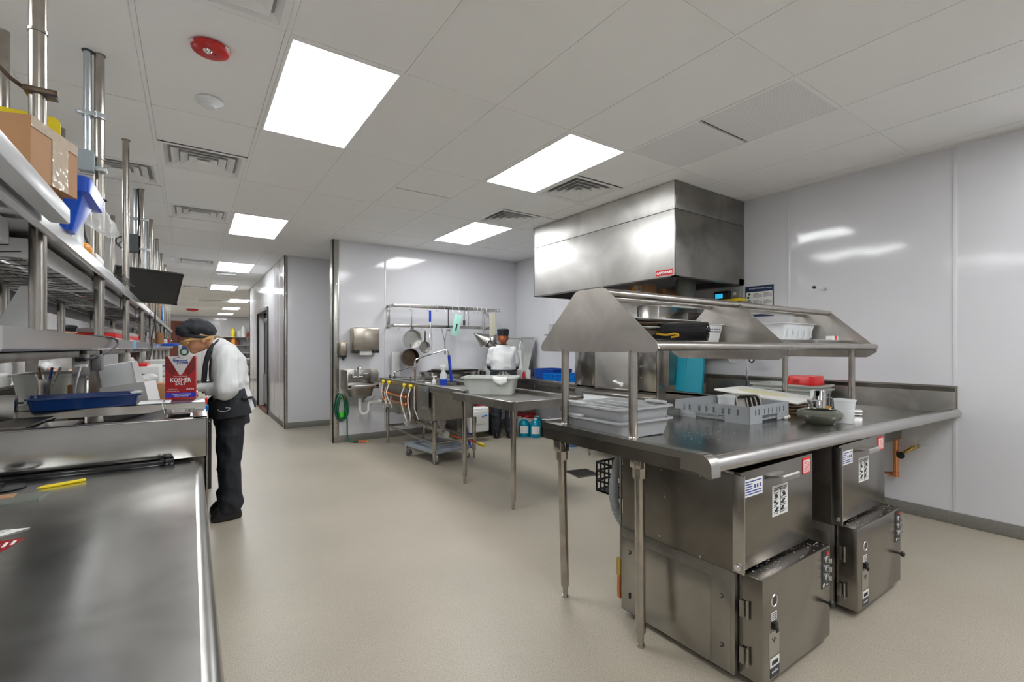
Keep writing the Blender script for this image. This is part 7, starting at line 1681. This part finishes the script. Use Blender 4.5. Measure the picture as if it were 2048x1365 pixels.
ht = blob(m, 'beret', blk_cloth, W_, .006, 4, .007, 14, seed=3, cut=[((.05, Yc, 1.425), (-.10, 0, -1))])
m = MB(); bnd = []
for i in range(32):
    t_ = 2*PI*i/32; bnd.append((.055+.100*math.cos(t_), Yc+.085*math.sin(t_), 1.430-.010*math.cos(t_)))
m.tube(bnd, .013, 8, closed=True); m.build('hat_band', blk_cloth, ht)
m = MB(); m.tube(smoothp([(.155, Yc-.03, 1.415), (.20, Yc-.025, 1.42), (.235, Yc-.01, 1.40), (.25, Yc, 1.375)], 4), .020, 8, r2=.010); m.build('ponytail', mat('grey_brown_hair', '6e5a48', .6, bump=.8, bscale=30), hr)

W_.location.x -= .015
def lean(o):
    if o.type == 'MESH':
        b_ = BASE[o.name]
        for v in o.data.vertices:
            x, z = v.co.x+b_.x, v.co.z+b_.z
            v.co.x -= .060*min(1, max(0, (1.33-z)/.28))*min(1, max(0, (x-.12)/.12))
    for k in o.children: lean(k)
lean(W_)
# ---------------- the cook at the corner counter, seen from behind
ang = math.radians(-32)
M_ = thing('person', 'cook in white jacket and black skull cap seen from behind at the corner counter', 'person', (3.86, 5.87, 0), ang)
m = MB()
body(m, [((0, 0, .88), .14, .10, 0), ((0, .0, 1.0), .125, .09, 0), ((0, .02, 1.18), .14, .09, 0), ((0, .05, 1.28), .14, .07, 0), ((0, .06, 1.35), .07, .05, 0)])
capsule(m, (0, .055, 1.35), (0, .07, 1.44), .055, .052); m.ball((0, .085, 1.515), (.073, .092, .105), 18, 14); capsule(m, (0, .12, 1.47), (0, .15, 1.44), .05, .032)
capsule(m, (0, .175, 1.51), (0, .19, 1.485), .012, .012, 8)
for s_ in (-1, 1):
    m.ball((s_*.076, .075, 1.50), (.010, .018, .028), 8, 6)
    sh = Vector((s_*.155, .045, 1.29)); el = Vector((s_*.20, .07, 1.06)); wr = Vector((s_*.10, .26, 1.02))
    capsule(m, sh, el, .05, .042); capsule(m, el, wr, .040, .027)
    hand(m, wr, (-s_*.35, 1, -.1), (0, 0, -1), s_, .17, .6)
    capsule(m, (s_*.09, 0, .86), (s_*.095, .02, .47), .085, .058); capsule(m, (s_*.095, .02, .47), (s_*.10, -.01, .09), .055, .036); capsule(m, (s_*.10, 0, .06), (s_*.11, .13, .04), .035, .028)
blob(m, 'body', skin2, M_, .006, 3)
m = MB(); body(m, [((0, 0, .98), .165, .13, 0), ((0, 0, .80), .178, .13, 0)])
for s_ in (-1, 1): capsule(m, (s_*.09, 0, .82), (s_*.10, .015, .46), .098, .082); capsule(m, (s_*.10, .015, .46), (s_*.105, -.005, .10), .082, .075)
blob(m, 'trousers', denim, M_, .009, 4, .010, 9, seed=2)
m = MB(); body(m, [((0, 0, .93), .175, .145, 0), ((0, 0, 1.02), .19, .15, 0), ((0, .01, 1.14), .185, .145, 0), ((0, .03, 1.26), .185, .13, 0), ((0, .05, 1.335), .15, .105, 0), ((0, .06, 1.385), .085, .08, 0)])
for s_ in (-1, 1): capsule(m, (s_*.15, .045, 1.295), (s_*.19, .05, 1.12), .072, .072); capsule(m, (s_*.19, .05, 1.12), (s_*.175, .10, 1.06), .070, .060)
jk = blob(m, 'jacket', jack, M_, .008, 4, .010, 7, seed=9, cut=[((0, 0, .94), (0, 0, -1))])
for s_ in (-1, 1):
    m = MB(); capsule(m, (s_*.195, .07, 1.06), (s_*.15, .17, 1.035), .050, .040); m.build('black_undersleeve', blk_cloth, jk)
m = MB()
for s_ in (-1, 1): m.prism([(s_*.05, 1.02), (s_*.19, .995), (s_*.205, .86), (s_*.20, .78), (s_*.15, .80), (s_*.13, .93), (s_*.04, 1.0)], 1, -.165, -.10)
ap = m.build('apron', blk_cloth, M_); 
m = MB(); body(m, [((0, 0, 1.0), .205, .158, 0), ((0, 0, 1.02), .205, .158, 0)], 28); m.tube([(-.02, -.165, 1.0), (-.05, -.175, .93)], .008, 6).tube([(.01, -.165, 1.0), (.03, -.175, .95)], .008, 6); m.build('apron_string', blk_cloth, ap)
m = MB(); m.lathe([(.062, -.012), (.066, -.012), (.068, .01), (.062, .012)], (0, .06, 1.385), 24); m.build('black_collar', blk_cloth, jk)
m = MB(); m.ball((0, .078, 1.50), (.083, .094, .088), 18, 12); m.ball((0, -.015, 1.455), (.056, .045, .055), 14, 10); m.ball((.02, -.02, 1.43), (.025, .02, .035), 10, 8)
hr = blob(m, 'hair', auburn, M_, .006, 2, .008, 40)
m = MB(); m.lathe([(.082, 0), (.088, .012), (.090, .055), (.097, .085), (.090, .10), (.05, .107), (.001, .108)], (0, .075, 1.525), 28, sx=.98, sy=1.05); ht = m.build('skull_cap', blk_cloth, M_)
m = MB(); m.tube([(-.02, -.018, 1.535), (.0, -.022, 1.55), (.02, -.018, 1.535)], .006, 6); m.build('cap_tie', blk_cloth, ht)
for s_ in (-1, 1):
    m = MB(); body(m, [((s_*.10, .045, .004), .047, .135, 0), ((s_*.10, .045, .03), .050, .138, 0), ((s_*.10, .03, .065), .046, .11, 0), ((s_*.10, .0, .10), .040, .05, 0)]); blob(m, 'shoe', MATS['shoe_black'], M_, .007, 3)
# ---------------- third worker beyond the shelves
P_ = thing('person', 'cook in white jacket with black cap half hidden far behind the hanging shelves', 'person', (-1.50, 9.45, 0))
bx0_, by0_ = -1.50, 9.45
m = MB(); body(m, [((bx0_, by0_, .85), .16, .13, 0), ((bx0_, by0_, 1.05), .15, .12, 0), ((bx0_, by0_, 1.30), .19, .12, 0), ((bx0_, by0_, 1.42), .09, .08, 0)]); capsule(m, (bx0_, by0_, 1.40), (bx0_, by0_, 1.48), .055, .05); m.ball((bx0_, by0_, 1.555), (.078, .095, .11), 16, 12); capsule(m, (bx0_+.02, by0_-.09, 1.56), (bx0_+.03, by0_-.115, 1.53), .012, .012, 8)
for s_ in (-1, 1):
    capsule(m, (bx0_+s_*.19, by0_, 1.34), (bx0_+s_*.25, by0_-.02, 1.08), .05, .04); capsule(m, (bx0_+s_*.25, by0_-.02, 1.08), (bx0_+s_*.13, by0_-.22, 1.03), .04, .028); hand(m, (bx0_+s_*.13, by0_-.22, 1.03), (-s_*.4, -1, 0), (0, 0, -1), -s_, .17, .5)
    capsule(m, (bx0_+s_*.09, by0_, .85), (bx0_+s_*.10, by0_, .47), .09, .06); capsule(m, (bx0_+s_*.10, by0_, .47), (bx0_+s_*.10, by0_+.02, .09), .055, .038)
blob(m, 'body', skin, P_, .008, 3)
m = MB(); body(m, [((bx0_, by0_, .82), .20, .16, 0), ((bx0_, by0_, 1.05), .19, .15, 0), ((bx0_, by0_, 1.30), .215, .14, 0), ((bx0_, by0_, 1.40), .13, .10, 0), ((bx0_, by0_, 1.43), .08, .08, 0)])
for s_ in (-1, 1): capsule(m, (bx0_+s_*.185, by0_, 1.33), (bx0_+s_*.25, by0_-.02, 1.10), .075, .07); capsule(m, (bx0_+s_*.25, by0_-.02, 1.10), (bx0_+s_*.17, by0_-.15, 1.04), .065, .05)
blob(m, 'jacket', jack, P_, .010, 4, .010, 7)
m = MB(); body(m, [((bx0_, by0_, .92), .18, .14, 0), ((bx0_, by0_, .80), .19, .14, 0)])
for s_ in (-1, 1): capsule(m, (bx0_+s_*.09, by0_, .82), (bx0_+s_*.10, by0_, .45), .10, .085); capsule(m, (bx0_+s_*.10, by0_, .45), (bx0_+s_*.10, by0_, .10), .085, .075)
blob(m, 'trousers', denim, P_, .012, 3)
MB().lathe([(.088, 0), (.095, .02), (.115, .055), (.10, .09), (.05, .10), (.001, .10)], (bx0_, by0_, 1.585), 24).build('cap', blk_cloth, P_)
for s_ in (-1, 1): MB().ball((bx0_+s_*.10, by0_-.04, .045), (.05, .13, .045), 14, 8).build('shoe', MATS['shoe_black'], P_)
